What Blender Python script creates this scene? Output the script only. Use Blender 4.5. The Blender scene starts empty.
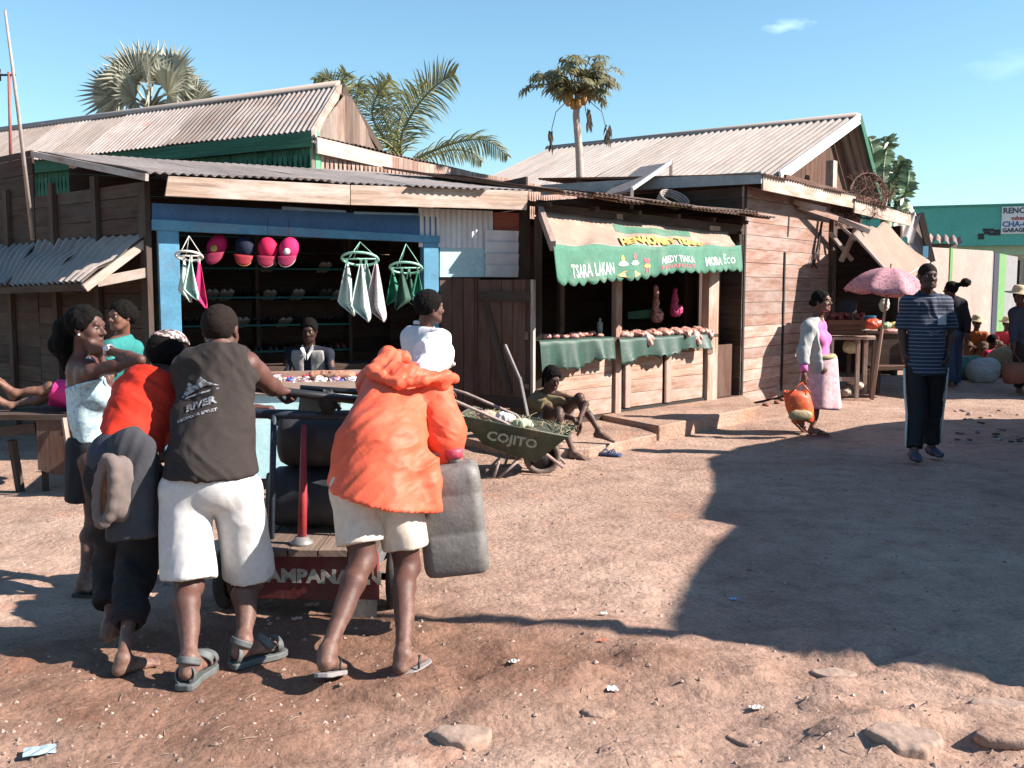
import bpy, bmesh, math, random
import numpy as np
from mathutils import Vector, Matrix
random.seed(7)
R = math.radians
V = Vector
sc = bpy.context.scene
col = sc.collection

# ---------------------------------------------------------------- camera
CAM = V((0, 0, 1.55)); FPX = 1000.0; PITCH = math.atan(94 / FPX)
cd = bpy.data.cameras.new('camera'); cam = bpy.data.objects.new('camera', cd); col.objects.link(cam)
cd.sensor_width = 36; cd.lens = 36 * FPX / 1024; cd.clip_end = 3000; cd.clip_start = 0.05
cam.location = CAM; cam.rotation_euler = (math.pi / 2 - PITCH, 0, 0)
sc.camera = cam
FW = V((0, math.cos(PITCH), -math.sin(PITCH))); UP = V((0, math.sin(PITCH), math.cos(PITCH)))
def ray(px, py): return FW + V((1, 0, 0)) * ((px - 512) / FPX) + UP * ((384 - py) / FPX)
def at(px, py, Y):
    d = ray(px, py); return CAM + d * (Y / d.y)
def onz(px, py, z=0.0):
    d = ray(px, py); return CAM + d * ((z - CAM.z) / d.z)

# ---------------------------------------------------------------- materials
MATS = {}
class NT:
    def __init__(s, m):
        s.m = m; s.t = m.node_tree; s.t.nodes.clear()
        s.out = s.n('ShaderNodeOutputMaterial'); s.b = s.n('ShaderNodeBsdfPrincipled')
        s.l(s.b.outputs[0], s.out.inputs[0])
    def n(s, typ, **k):
        x = s.t.nodes.new(typ)
        for a, v in k.items(): setattr(x, a, v)
        return x
    def l(s, a, b): s.t.links.new(a, b)
    def coord(s, kind='Object', scale=(1, 1, 1)):
        tc = s.n('ShaderNodeTexCoord'); mp = s.n('ShaderNodeMapping'); mp.inputs['Scale'].default_value = scale
        s.l(tc.outputs[kind], mp.inputs[0]); return mp.outputs[0]
    def noise(s, co, scale, detail=6, rough=.6):
        x = s.n('ShaderNodeTexNoise'); x.inputs['Scale'].default_value = scale; x.inputs['Detail'].default_value = detail
        x.inputs['Roughness'].default_value = rough; s.l(co, x.inputs['Vector']); return x.outputs[0]
    def ramp(s, fac, stops):
        x = s.n('ShaderNodeValToRGB'); e = x.color_ramp.elements
        while len(e) > 1: e.remove(e[-1])
        e[0].position = stops[0][0]; e[0].color = c4(stops[0][1])
        for p, c in stops[1:]:
            q = e.new(p); q.color = c4(c)
        s.l(fac, x.inputs[0]); return x.outputs[0]
    def mix(s, a, b, fac, mode='MIX'):
        x = s.n('ShaderNodeMix', data_type='RGBA', blend_type=mode)
        for v, i in ((fac, 0), (a, 6), (b, 7)):
            if hasattr(v, 'links'): s.l(v, x.inputs[i])
            elif i == 0: x.inputs[0].default_value = v
            else: x.inputs[i].default_value = c4(v)
        return x.outputs[2]
    def math(s, op, a, b=None, c=None):
        x = s.n('ShaderNodeMath', operation=op)
        for i, v in enumerate((a, b, c)):
            if v is None: continue
            if hasattr(v, 'links'): s.l(v, x.inputs[i])
            else: x.inputs[i].default_value = v
        return x.outputs[0]
    def bump(s, h, dist=.01, strength=1.0):
        x = s.n('ShaderNodeBump'); x.inputs['Distance'].default_value = dist; x.inputs['Strength'].default_value = strength
        s.l(h, x.inputs['Height']); s.l(x.outputs[0], s.b.inputs['Normal'])
    def color(s, c): s.l(c, s.b.inputs['Base Color'])
    def rough(s, r): s.b.inputs['Roughness'].default_value = r
def c4(c): return (c[0], c[1], c[2], 1.0) if len(c) == 3 else c
def newmat(name):
    m = bpy.data.materials.new(name); m.use_nodes = True; MATS[name] = m; return m, NT(m)
def dark(c, k): return tuple(v * k for v in c)
def mat(name, c, rough=.8, var=.35, scale=6, bump=.004, bscale=40, metal=0.0, c2=None, thr=None, spec=None, island=0.0, stretch=(1, 1, 1), coat=0.0, dirt=None):
    """weathered paint / cloth / stone: colour broken up by two sizes of noise, bumped"""
    if name in MATS: return MATS[name]
    m, t = newmat(name)
    co = t.coord('Object', stretch)
    n1 = t.noise(co, scale, 8, .65)
    c2 = c2 or dark(c, 1 - var)
    lo, hi = thr or (.35, .65)
    base = t.ramp(n1, [(lo, c2), (hi, c)])
    n2 = t.noise(co, scale * 7, 5, .6)
    base = t.mix(base, t.ramp(n2, [(.3, (.72,) * 3), (.7, (1.12,) * 3)]), .5, 'MULTIPLY')
    if dirt:
        n3 = t.noise(co, scale * .45, 9, .75)
        base = t.mix(base, dirt, t.ramp(n3, [(.5, (0,) * 3), (.68, (.85,) * 3)]))
    if island:
        g = t.n('ShaderNodeNewGeometry')
        base = t.mix(base, t.ramp(g.outputs['Random Per Island'], [(0, (1 - island,) * 3), (1, (1 + island * .4,) * 3)]), 1.0, 'MULTIPLY')
    t.color(base); t.rough(rough); t.b.inputs['Metallic'].default_value = metal
    if spec is not None: t.b.inputs['Specular IOR Level'].default_value = spec
    if coat: t.b.inputs['Coat Weight'].default_value = coat
    if bump: t.bump(t.noise(co, bscale, 6, .6), bump)
    return m
def wood(name, c, c2, rough=.85, grey=None, bump=.003, isl=.4):
    """planks: grain runs along the board (UV in metres), every board has its own tone"""
    if name in MATS: return MATS[name]
    m, t = newmat(name)
    g = t.n('ShaderNodeNewGeometry'); uv = t.n('ShaderNodeTexCoord')
    comb = t.n('ShaderNodeCombineXYZ'); t.l(t.math('MULTIPLY', g.outputs['Random Per Island'], 37.0), comb.inputs[2])
    t.l(t.math('MULTIPLY', g.outputs['Random Per Island'], 91.0), comb.inputs[0])
    va = t.n('ShaderNodeVectorMath', operation='ADD'); t.l(uv.outputs['UV'], va.inputs[0]); t.l(comb.outputs[0], va.inputs[1])
    mp = t.n('ShaderNodeMapping'); mp.inputs['Scale'].default_value = (1.6, 34, 1); t.l(va.outputs[0], mp.inputs[0])
    grain = t.noise(mp.outputs[0], 1.0, 8, .7)
    base = t.ramp(grain, [(.25, dark(c2, .55)), (.45, c2), (.7, c)])
    mp2 = t.n('ShaderNodeMapping'); mp2.inputs['Scale'].default_value = (1.1, 4, 1); t.l(va.outputs[0], mp2.inputs[0])
    blot = t.noise(mp2.outputs[0], 1.6, 6, .7)
    if grey: base = t.mix(base, grey, t.ramp(blot, [(.42, (0,) * 3), (.64, (.8,) * 3)]))
    base = t.mix(base, t.ramp(g.outputs['Random Per Island'], [(0, (1 - isl,) * 3), (.5, (.95, .93, .92)), (1, (1.22, 1.2, 1.18))]), 1.0, 'MULTIPLY')
    t.color(base); t.rough(rough); t.b.inputs['Specular IOR Level'].default_value = .2
    t.bump(grain, bump)
    return m
def iron(name, c, c2, rust=(.16, .07, .035), amt=(.52, .7), rough=.75, metal=.0):
    """corrugated sheets: streaks of rust run down the slope (UV v), each sheet its own tone"""
    if name in MATS: return MATS[name]
    m, t = newmat(name)
    g = t.n('ShaderNodeNewGeometry'); uv = t.n('ShaderNodeTexCoord')
    comb = t.n('ShaderNodeCombineXYZ'); t.l(t.math('MULTIPLY', g.outputs['Random Per Island'], 53.0), comb.inputs[2])
    va = t.n('ShaderNodeVectorMath', operation='ADD'); t.l(uv.outputs['UV'], va.inputs[0]); t.l(comb.outputs[0], va.inputs[1])
    mp = t.n('ShaderNodeMapping'); mp.inputs['Scale'].default_value = (5, .7, 1); t.l(va.outputs[0], mp.inputs[0])
    streak = t.noise(mp.outputs[0], 1.5, 8, .7)
    mp2 = t.n('ShaderNodeMapping'); mp2.inputs['Scale'].default_value = (1, 1, 1); t.l(va.outputs[0], mp2.inputs[0])
    blot = t.noise(mp2.outputs[0], 2.2, 8, .7)
    base = t.ramp(streak, [(.3, c2), (.65, c)])
    base = t.mix(base, rust, t.ramp(blot, [(amt[0], (0,) * 3), (amt[1], (.8,) * 3)]))
    base = t.mix(base, t.ramp(g.outputs['Random Per Island'], [(0, (.62, .58, .55)), (.3, (.9, .88, .86)), (1, (1.1, 1.1, 1.12))]), 1.0, 'MULTIPLY')
    t.color(base); t.rough(rough); t.b.inputs['Metallic'].default_value = metal
    t.bump(t.noise(va.outputs[0], 30, 5, .6), .002)
    return m

# ---------------------------------------------------------------- objects
WM = {}                       # world matrix at build time of things and parts
def tag(o, label=None, cat=None, group=None, kind=None):
    if label: o['label'] = label
    if cat: o['category'] = cat
    if group: o['group'] = group
    if kind: o['kind'] = kind
    return o
def thing(name, label, cat, loc=(0, 0, 0), rz=0.0, group=None):
    o = bpy.data.objects.new(name, None); col.objects.link(o)
    o.location = loc; o.rotation_euler = (0, 0, rz); o.empty_display_size = .1
    WM[o.name] = Matrix.Translation(V(loc)) @ Matrix.Rotation(rz, 4, 'Z')
    return tag(o, label, cat, group)
def link_mesh(name, verts, faces, m, parent=None, uvs=None, smooth=False, base=None):
    """verts in world coordinates at build time -> object with its origin at its parent's, or at its own base"""
    vs = np.array([tuple(v) for v in verts], dtype=float) if not isinstance(verts, np.ndarray) else verts.astype(float)
    if parent is not None: M = WM[parent.name]
    else:
        if base is None: base = ((vs[:, 0].min() + vs[:, 0].max()) / 2, (vs[:, 1].min() + vs[:, 1].max()) / 2, vs[:, 2].min())
        M = Matrix.Translation(V(base))
    Mi = np.array(M.inverted())
    lv = vs @ Mi[:3, :3].T + Mi[:3, 3]
    me = bpy.data.meshes.new(name)
    fl = faces.tolist() if isinstance(faces, np.ndarray) else faces
    me.from_pydata(lv.tolist(), [], fl); me.validate(); me.update()
    if uvs is not None and len(uvs) == len(me.loops):
        ul = me.uv_layers.new(name='UVMap'); ul.data.foreach_set('uv', np.array(uvs, dtype=np.float32).ravel())
    mats = m if isinstance(m, (list, tuple)) else [m]
    for x in mats: me.materials.append(x)
    if smooth: me.polygons.foreach_set('use_smooth', [True] * len(me.polygons))
    o = bpy.data.objects.new(name, me); col.objects.link(o)
    if parent is not None: o.parent = parent; WM[o.name] = M
    else: o.location = M.translation; WM[o.name] = M
    return o
class MB:
    def __init__(s): s.v = []; s.f = []; s.uv = []; s.sm = []; s.mi = []; s.cm = 0
    def face(s, idx, uv=None, smooth=False):
        s.f.append(list(idx)); s.uv += (uv if uv else [(s.v[i][0] + s.v[i][1], s.v[i][2]) for i in idx]); s.sm.append(smooth); s.mi.append(s.cm)
    def box(s, c, size, ax=None, jit=0.0):
        """box at centre c; ax = three unit vectors"""
        c = V(c); ax = ax or (V((1, 0, 0)), V((0, 1, 0)), V((0, 0, 1)))
        h = [size[i] / 2 for i in range(3)]; L = max(range(3), key=lambda i: size[i]); oth = [i for i in range(3) if i != L]
        b = len(s.v); loc = []
        for i in (-1, 1):
            for j in (-1, 1):
                for k in (-1, 1):
                    q = V((i * h[0], j * h[1], k * h[2]))
                    if jit: q += V((random.uniform(-jit, jit), random.uniform(-jit, jit), random.uniform(-jit, jit)))
                    loc.append(q); s.v.append(c + ax[0] * q.x + ax[1] * q.y + ax[2] * q.z)
        for q in ((0, 1, 3, 2), (4, 6, 7, 5), (0, 4, 5, 1), (2, 3, 7, 6), (0, 2, 6, 4), (1, 5, 7, 3)):
            s.face([b + i for i in q], [(loc[i][L], loc[i][oth[0]] + loc[i][oth[1]]) for i in q])
    def beam(s, a, b, w, h, up=V((0, 0, 1)), jit=0.0):
        a = V(a); b = V(b); d = (b - a); L = d.length; d = d.normalized()
        r = d.cross(up); r = r.normalized() if r.length > 1e-4 else V((1, 0, 0)); u = r.cross(d)
        s.box((a + b) / 2, (L, w, h), (d, r, u), jit)
    def prism(s, pts, dv):
        """polygon pts (3D, any number) extruded by the vector dv"""
        pts = [V(p) for p in pts]; dv = V(dv); n = len(pts); b = len(s.v)
        e = pts[1] - pts[0]; e = max([pts[(i + 1) % n] - pts[i] for i in range(n)], key=lambda q: q.length).normalized()
        nn = dv.normalized(); g = nn.cross(e).normalized()
        s.v += pts + [p + dv for p in pts]
        U = lambda p: ((p - pts[0]).dot(e), (p - pts[0]).dot(g) + (p - pts[0]).dot(nn))
        s.face(range(b, b + n), [U(s.v[i]) for i in range(b, b + n)])
        s.face(range(b + 2 * n - 1, b + n - 1, -1), [U(s.v[i]) for i in range(b + 2 * n - 1, b + n - 1, -1)])
        for i in range(n):
            j = (i + 1) % n; q = [b + j, b + i, b + n + i, b + n + j]; s.face(q, [U(s.v[k]) for k in q])
    def loft(s, rings, cap=True, smooth=True, closed=True):
        b = len(s.v); n = len(rings[0])
        for r in rings: s.v += [V(p) for p in r]
        m = n if closed else n - 1
        for i in range(len(rings) - 1):
            for j in range(m):
                k = (j + 1) % n
                q = [b + i * n + j, b + i * n + k, b + (i + 1) * n + k, b + (i + 1) * n + j]
                s.face(q, [(i * .1, j / n), (i * .1, (j + 1) / n), ((i + 1) * .1, (j + 1) / n), ((i + 1) * .1, j / n)], smooth)
        if cap and closed:
            s.face(range(b + n - 1, b - 1, -1), None, False)
            e = b + (len(rings) - 1) * n; s.face(range(e, e + n), None, False)
    def tube(s, pts, r, n=8, cap=True, flat=1.0):
        pts = [V(p) for p in pts]; rings = []; ref = None
        for i, p in enumerate(pts):
            d = (pts[min(i + 1, len(pts) - 1)] - pts[max(i - 1, 0)]).normalized()
            if ref is None: ref = d.orthogonal().normalized()
            ref = (ref - d * ref.dot(d)); ref = ref.normalized() if ref.length > 1e-5 else d.orthogonal().normalized()
            w = d.cross(ref); rr = r[i] if isinstance(r, (list, tuple)) else r
            rings.append([p + (ref * math.cos(2 * math.pi * k / n) * rr + w * math.sin(2 * math.pi * k / n) * rr * flat) for k in range(n)])
        s.loft(rings, cap)
    def lathe(s, c, prof, ax=V((0, 0, 1)), n=20, cap=True):
        ax = V(ax).normalized(); a = ax.orthogonal().normalized(); b2 = ax.cross(a); c = V(c)
        s.loft([[c + ax * z + (a * math.cos(2 * math.pi * k / n) + b2 * math.sin(2 * math.pi * k / n)) * r for k in range(n)] for r, z in prof], cap)
    def torus(s, c, R0, r, ax=V((0, 0, 1)), n=24, m=8):
        ax = V(ax).normalized(); a = ax.orthogonal().normalized(); b2 = ax.cross(a); c = V(c); rings = []
        for i in range(n):
            t = 2 * math.pi * i / n; d = a * math.cos(t) + b2 * math.sin(t)
            rings.append([c + d * (R0 + r * math.cos(2 * math.pi * k / m)) + ax * r * math.sin(2 * math.pi * k / m) for k in range(m)])
        s.loft(rings + [rings[0]], False)
    def ball(s, c, r, n=12, m=8, jit=0.0, ax=None):
        c = V(c); r = r if isinstance(r, (tuple, list)) else (r, r, r); rings = []
        ax = ax or (V((1, 0, 0)), V((0, 1, 0)), V((0, 0, 1)))
        for i in range(1, m):
            t = math.pi * i / m
            rings.append([c + sum((ax[q] * w for q, w in enumerate((math.sin(t) * math.cos(2 * math.pi * k / n) * r[0] * (1 + random.uniform(-jit, jit)), math.sin(t) * math.sin(2 * math.pi * k / n) * r[1] * (1 + random.uniform(-jit, jit)), -math.cos(t) * r[2] * (1 + random.uniform(-jit, jit))))), V()) for k in range(n)])
        s.loft(rings, True)
    def build(s, name, m, parent=None, bevel=0.0, base=None):
        o = link_mesh(name, s.v, s.f, m, parent, s.uv, base=base)
        if len(o.data.polygons) == len(s.sm):
            o.data.polygons.foreach_set('use_smooth', s.sm); o.data.polygons.foreach_set('material_index', s.mi)
        if bevel:
            md = o.modifiers.new('Bevel', 'BEVEL'); md.width = bevel; md.segments = 1; md.limit_method = 'ANGLE'
        return o
def copy_tree(o, parent=None):
    c = o.copy(); col.objects.link(c); c.parent = parent
    for ch in list(o.children): copy_tree(ch, c)
    return c
class Pl:
    """a vertical facade plane through two ground points; u along it, n outwards"""
    def __init__(s, a, b):
        s.o = V((a[0], a[1], 0)); d = V((b[0] - a[0], b[1] - a[1], 0)); s.L = d.length; s.u = d.normalized(); s.n = V((s.u.y, -s.u.x, 0))
    def P(s, u, z, off=0.0): return s.o + s.u * u + s.n * off + V((0, 0, z))
    def hit(s, px, py, off=0.0):
        d = ray(px, py); o = s.o + s.n * off; t = (o - CAM).dot(s.n) / d.dot(s.n); p = CAM + d * t
        return ((p - s.o).dot(s.u), p.z)
    def W(s, px, py, off=0.0): return s.P(*s.hit(px, py, off), off)
    def box(s, mb, u0, u1, z0, z1, o0, o1, jit=0.0):
        mb.box(s.P((u0 + u1) / 2, (z0 + z1) / 2, (o0 + o1) / 2), (abs(u1 - u0), abs(z1 - z0), abs(o1 - o0)), (s.u, V((0, 0, 1)), s.n), jit)
    def pbox(s, mb, x0, y0, x1, y1, o0, o1):
        """board whose front face (offset o1) covers the pixel rectangle at mid height"""
        u0, z0 = s.hit(x0, y1, o1); u1, z1 = s.hit(x1, y0, o1); s.box(mb, u0, u1, z0, z1, o0, o1)
    def quad(s, mb, pts, o0, o1):
        mb.prism([s.W(x, y, o1) for x, y in pts], s.n * (o0 - o1))
    def planks(s, mb, u0, u1, z0, z1, bh, o0=0.0, th=.02, gap=.006, vert=False, top=None):
        if vert:
            u = u0
            while u < u1 - .01:
                w = min(bh * random.uniform(.85, 1.15), u1 - u); zt = top(u + w / 2) if top else z1
                s.box(mb, u, u + w - gap, z0, zt, o0, o0 + th + random.uniform(-.003, .004), .0015); u += w
        else:
            z = z0
            while z < z1 - .01:
                w = min(bh * random.uniform(.85, 1.15), z1 - z)
                s.box(mb, u0, u1, z, z + w - gap, o0, o0 + th + random.uniform(-.003, .004), .0015); z += w
def corr(mb, a, b, c, d, pitch=.076, amp=.009, sheet=.8, lap=.003, nv=4, sag=.006, frame=None):
    """corrugated iron: a->b is the eave, d->c the ridge (a,b,c,d corners); waves run down the slope"""
    a, b, c, d = map(V, (a, b, c, d)); L = (b - a).length; ns = max(1, round(L / sheet))
    n = (b - a).cross(d - a).normalized(); n = n if n.z > 0 else -n
    for i in range(ns):
        t0 = i / ns; t1 = min(1, (i + 1) / ns + .04 / L * (i < ns - 1)); st = max(4, int((t1 - t0) * L / pitch * 6))
        e0 = random.uniform(-.02, .02); off = n * (lap * (i % 2) + random.uniform(0, .003)); rows = []
        for j in range(nv + 1):
            w = j / nv; row = []
            for k in range(st + 1):
                t = t0 + (t1 - t0) * k / st
                lo = a.lerp(b, t); hi = d.lerp(c, t); q = lo.lerp(hi, w + (e0 * (1 - w) if j == 0 else 0))
                row.append(q + off + n * (amp * math.cos(2 * math.pi * t * L / pitch) + sag * math.sin(w * 9 + i * 2.1)))
            rows.append(row)
        base = len(mb.v); m = st + 1; S = (d - a).length
        for r in rows: mb.v += r
        for j in range(nv):
            for k in range(st):
                q = [base + j * m + k, base + j * m + k + 1, base + (j + 1) * m + k + 1, base + (j + 1) * m + k]
                mb.face(q, [((t0 + (t1 - t0) * kk / st) * L, jj / nv * S) for kk, jj in ((k, j), (k + 1, j), (k + 1, j + 1), (k, j + 1))], True)
def text_mesh(s, size, depth=.002, bold=0.0):
    cu = bpy.data.curves.new('lettering', 'FONT'); cu.body = s; cu.size = size; cu.extrude = depth; cu.offset = bold
    cu.align_x = 'CENTER'; cu.align_y = 'CENTER'; cu.resolution_u = 2
    ob = bpy.data.objects.new('lettering', cu); col.objects.link(ob)
    dg = bpy.context.evaluated_depsgraph_get(); me = bpy.data.meshes.new_from_object(ob.evaluated_get(dg))
    bpy.data.objects.remove(ob); bpy.data.curves.remove(cu); return me
def lettering(s, size, centre, xdir, ydir, m, parent, bold=0.0, depth=.0015, sx=1.0, warp=None, name='lettering'):
    me = text_mesh(s, size, depth, bold); xdir = V(xdir).normalized(); ydir = V(ydir).normalized(); n = xdir.cross(ydir)
    vs = []
    for v in me.vertices:
        q = V(centre) + xdir * v.co.x * sx + ydir * v.co.y + n * v.co.z
        if warp: q = warp(q)
        vs.append(q)
    fs = [list(p.vertices) for p in me.polygons]; bpy.data.meshes.remove(me)
    return link_mesh(name, vs, fs, m, parent)

# ---------------------------------------------------------------- implicit bodies and cloth
def vnoise(p, seed=0):
    """vectorised value noise, p (N,3) -> -1..1"""
    i = np.floor(p).astype(np.int64); f = p - i; f = f * f * (3 - 2 * f); out = 0
    def h(a):
        x = (a[:, 0] * 374761393 + a[:, 1] * 668265263 + a[:, 2] * 2147483647 + seed * 1013904223) & 0xffffffff
        x = ((x ^ (x >> 13)) * 1274126177) & 0xffffffff
        return ((x ^ (x >> 16)) & 0xffff) / 32767.5 - 1
    for dx in (0, 1):
        for dy in (0, 1):
            for dz in (0, 1):
                w = (f[:, 0] if dx else 1 - f[:, 0]) * (f[:, 1] if dy else 1 - f[:, 1]) * (f[:, 2] if dz else 1 - f[:, 2])
                out = out + w * h(i + np.array((dx, dy, dz)))
    return out
def A(v): return np.array((v[0], v[1], v[2]), dtype=np.float32)
def Cn(a, ra, b, rb, k=.02, flat=None, cap=None):
    """round cone a->b; flat=(dir,factor) squeezes it; cap = list of (point, normal) that cut it off"""
    return dict(t='c', a=A(a), b=A(b), ra=ra, rb=rb, k=k, flat=flat, cap=cap)
def El(c, r, ax, k=.015, sub=False): return dict(t='e', c=A(c), r=A(r), ax=[A(x) for x in ax], k=k, sub=sub)
def sdf_mesh(prims, h, cuts=()):
    lo = []; hi = []
    for p in prims:
        if p['t'] == 'c':
            l = np.minimum(p['a'] - p['ra'], p['b'] - p['rb']); u = np.maximum(p['a'] + p['ra'], p['b'] + p['rb'])
        else:
            r = max(p['r']); l = p['c'] - r; u = p['c'] + r
        p['lo'] = l - p['k'] - 2.5 * h; p['hi'] = u + p['k'] + 2.5 * h; lo.append(p['lo']); hi.append(p['hi'])
    L = np.min(lo, 0); U = np.max(hi, 0); N = np.ceil((U - L) / h).astype(int) + 2
    D = np.full(N, .5, dtype=np.float32)
    for p in prims:
        i0 = np.clip(((p['lo'] - L) / h).astype(int), 0, N - 1); i1 = np.clip(np.ceil((p['hi'] - L) / h).astype(int) + 1, 1, N)
        gx, gy, gz = [(np.arange(i0[q], i1[q]) * h + L[q]).astype(np.float32) for q in range(3)]
        X = gx[:, None, None]; Y = gy[None, :, None]; Z = gz[None, None, :]
        if p['t'] == 'c':
            a, b = p['a'], p['b']; d = b - a; dd = float(d @ d) + 1e-9
            x, y, z = X - a[0], Y - a[1], Z - a[2]
            t = np.clip((x * d[0] + y * d[1] + z * d[2]) / dd, 0, 1)
            ex, ey, ez = x - t * d[0], y - t * d[1], z - t * d[2]
            if p['flat']:
                fd, ff = p['flat']; fd = A(fd); w = (ex * fd[0] + ey * fd[1] + ez * fd[2]) * (1 / ff - 1)
                ex, ey, ez = ex + w * fd[0], ey + w * fd[1], ez + w * fd[2]
            dist = np.sqrt(ex * ex + ey * ey + ez * ez) - (p['ra'] + (p['rb'] - p['ra']) * t)
            if p['flat']: dist = dist * (.5 + .5 * ff)
            for cp, cn in (p['cap'] or ()):
                cp = A(cp); cn = A(cn); dist = np.maximum(dist, (X - cp[0]) * cn[0] + (Y - cp[1]) * cn[1] + (Z - cp[2]) * cn[2])
        else:
            c = p['c']; x, y, z = X - c[0], Y - c[1], Z - c[2]; q = 0
            for e, r in zip(p['ax'], p['r']): q = q + ((x * e[0] + y * e[1] + z * e[2]) / r) ** 2
            q = np.sqrt(q); dist = (q - 1) * float(min(p['r']) * .5 + sorted(p['r'])[1] * .5)
        s = (slice(i0[0], i1[0]), slice(i0[1], i1[1]), slice(i0[2], i1[2])); o = D[s]; k = p['k']
        if p.get('sub'):
            hh = np.clip(.5 - .5 * (o + dist) / k, 0, 1); D[s] = o * (1 - hh) - dist * hh + k * hh * (1 - hh)
        else:
            hh = np.clip(.5 + .5 * (o - dist) / k, 0, 1); D[s] = np.minimum(o, o * (1 - hh) + dist * hh - k * hh * (1 - hh))
    if len(cuts):
        gx, gy, gz = [(np.arange(N[q]) * h + L[q]).astype(np.float32) for q in range(3)]
        for cp, cn in cuts:
            D = np.maximum(D, (gx[:, None, None] - cp[0]) * cn[0] + (gy[None, :, None] - cp[1]) * cn[1] + (gz[None, None, :] - cp[2]) * cn[2])
    D[0] = D[-1] = .5; D[:, 0] = D[:, -1] = .5; D[:, :, 0] = D[:, :, -1] = .5
    S = D < 0
    c = S[:-1, :-1, :-1].astype(np.int8)
    for dx in (0, 1):
        for dy in (0, 1):
            for dz in (0, 1):
                if dx or dy or dz: c = c + S[dx:N[0] - 1 + dx, dy:N[1] - 1 + dy, dz:N[2] - 1 + dz]
    act = (c > 0) & (c < 8); idx = np.argwhere(act); vid = -np.ones(act.shape, dtype=np.int64); vid[act] = np.arange(len(idx))
    cor = {}
    for q in np.ndindex(2, 2, 2): cor[q] = D[idx[:, 0] + q[0], idx[:, 1] + q[1], idx[:, 2] + q[2]]
    acc = np.zeros((len(idx), 3)); cnt = np.zeros(len(idx))
    for q in np.ndindex(2, 2, 2):
        for ax in range(3):
            if q[ax]: continue
            q2 = list(q); q2[ax] = 1; q2 = tuple(q2); d0, d1 = cor[q], cor[q2]; m = (d0 < 0) != (d1 < 0)
            t = np.where(m, d0 / np.where(m, d0 - d1, 1), 0); pt = np.tile(np.array(q, float), (len(idx), 1)); pt[:, ax] = t
            acc[m] += pt[m]; cnt[m] += 1
    vs = (idx + acc / cnt[:, None]) * h + L
    faces = []
    for ax in range(3):
        o1, o2 = [(1, 2), (2, 0), (0, 1)][ax]
        sl0 = [slice(None)] * 3; sl1 = [slice(None)] * 3; sl0[ax] = slice(0, -1); sl1[ax] = slice(1, None)
        a0, a1 = S[tuple(sl0)], S[tuple(sl1)]; e = np.argwhere(a0 != a1)
        e = e[(e[:, o1] > 0) & (e[:, o2] > 0) & (e[:, 0] < N[0] - 1) & (e[:, 1] < N[1] - 1) & (e[:, 2] < N[2] - 1)]
        if not len(e): continue
        flip = S[e[:, 0], e[:, 1], e[:, 2]]
        def cell(u, v):
            g = e.copy(); g[:, o1] -= u; g[:, o2] -= v; return vid[g[:, 0], g[:, 1], g[:, 2]]
        q = np.stack([cell(0, 0), cell(1, 0), cell(1, 1), cell(0, 1)], 1)
        q[~flip] = q[~flip][:, ::-1]; faces.append(q)
    F = np.concatenate(faces); F = F[(F >= 0).all(1)]
    return vs, F
def vnormals(vs, F):
    n = np.zeros_like(vs); fn = np.cross(vs[F[:, 2]] - vs[F[:, 0]], vs[F[:, 3]] - vs[F[:, 1]])
    for i in range(4): np.add.at(n, F[:, i], fn)
    return n / (np.linalg.norm(n, axis=1)[:, None] + 1e-12)
def relax(vs, F, it=1, w=.5):
    for _ in range(it):
        s = np.zeros_like(vs); c = np.zeros(len(vs))
        for i in range(4):
            np.add.at(s, F[:, i], vs[F[:, (i + 1) % 4]]); np.add.at(c, F[:, i], 1)
            np.add.at(s, F[:, i], vs[F[:, (i + 3) % 4]]); np.add.at(c, F[:, i], 1)
        vs = vs * (1 - w) + w * s / c[:, None]
    return vs
def folds(vs, F, amp=.008, fx=(9, 9, 4), seed=0, amp2=.003, rot=0.0):
    """wrinkles: ridged noise pushed along the normal"""
    n = vnormals(vs, F); f = np.array(fx, float); v0 = vs
    if rot: c_, s_ = math.cos(rot), math.sin(rot); vs = np.stack([vs[:, 0] * c_ + vs[:, 2] * s_, vs[:, 1], vs[:, 2] * c_ - vs[:, 0] * s_], 1)
    w = vnoise(vs * 3.1 + 7.7, seed + 5)[:, None] * .35
    r = 1 - 2 * np.abs(vnoise(vs * f + w * 3, seed)); r2 = 1 - 2 * np.abs(vnoise(vs * f * 2.3 + w * 4, seed + 1))
    return v0 + n * (amp * r + amp2 * r2)[:, None]
# ---------------------------------------------------------------- people
def frame(f, u):
    f = V(f).normalized(); r = f.cross(V(u)).normalized(); return r, f, r.cross(f)
def foot_prims(J, s, sc_, bare=True):
    a = J['a' + s]; t = V(J['t' + s]); tl = t.normalized()
    up = V(J.get('fu' + s, (0, 0, 1))); r, f, u = frame(tl, up); g = sc_
    P = []
    heel = a - u * .045 * g - f * .022 * g; ball = a + f * .125 * g - u * .058 * g
    P.append(Cn(a, .036 * g, heel, .032 * g, .02 * g))
    P.append(Cn(a + f * .01 * g - u * .012 * g, .034 * g, ball, .024 * g, .02 * g, flat=(u, .8)))
    for q in (-1, 1): P.append(Cn(heel + f * .01 * g, .026 * g, ball + r * q * .018 * g, .02 * g, .02 * g, flat=(u, .8)))
    sd = 1 if s == 'R' else -1
    for i, (o, l, rr) in enumerate(((-.028, .062, .0125), (-.011, .058, .009), (.003, .052, .0085), (.016, .044, .008), (.028, .035, .0078))):
        b = ball + r * sd * o * g - u * .004 * g
        P.append(Cn(b, rr * g * 1.15, b + f * l * g - u * .006 * g + r * sd * o * .12 * g, rr * g, .004 * g))
    return P
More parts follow.
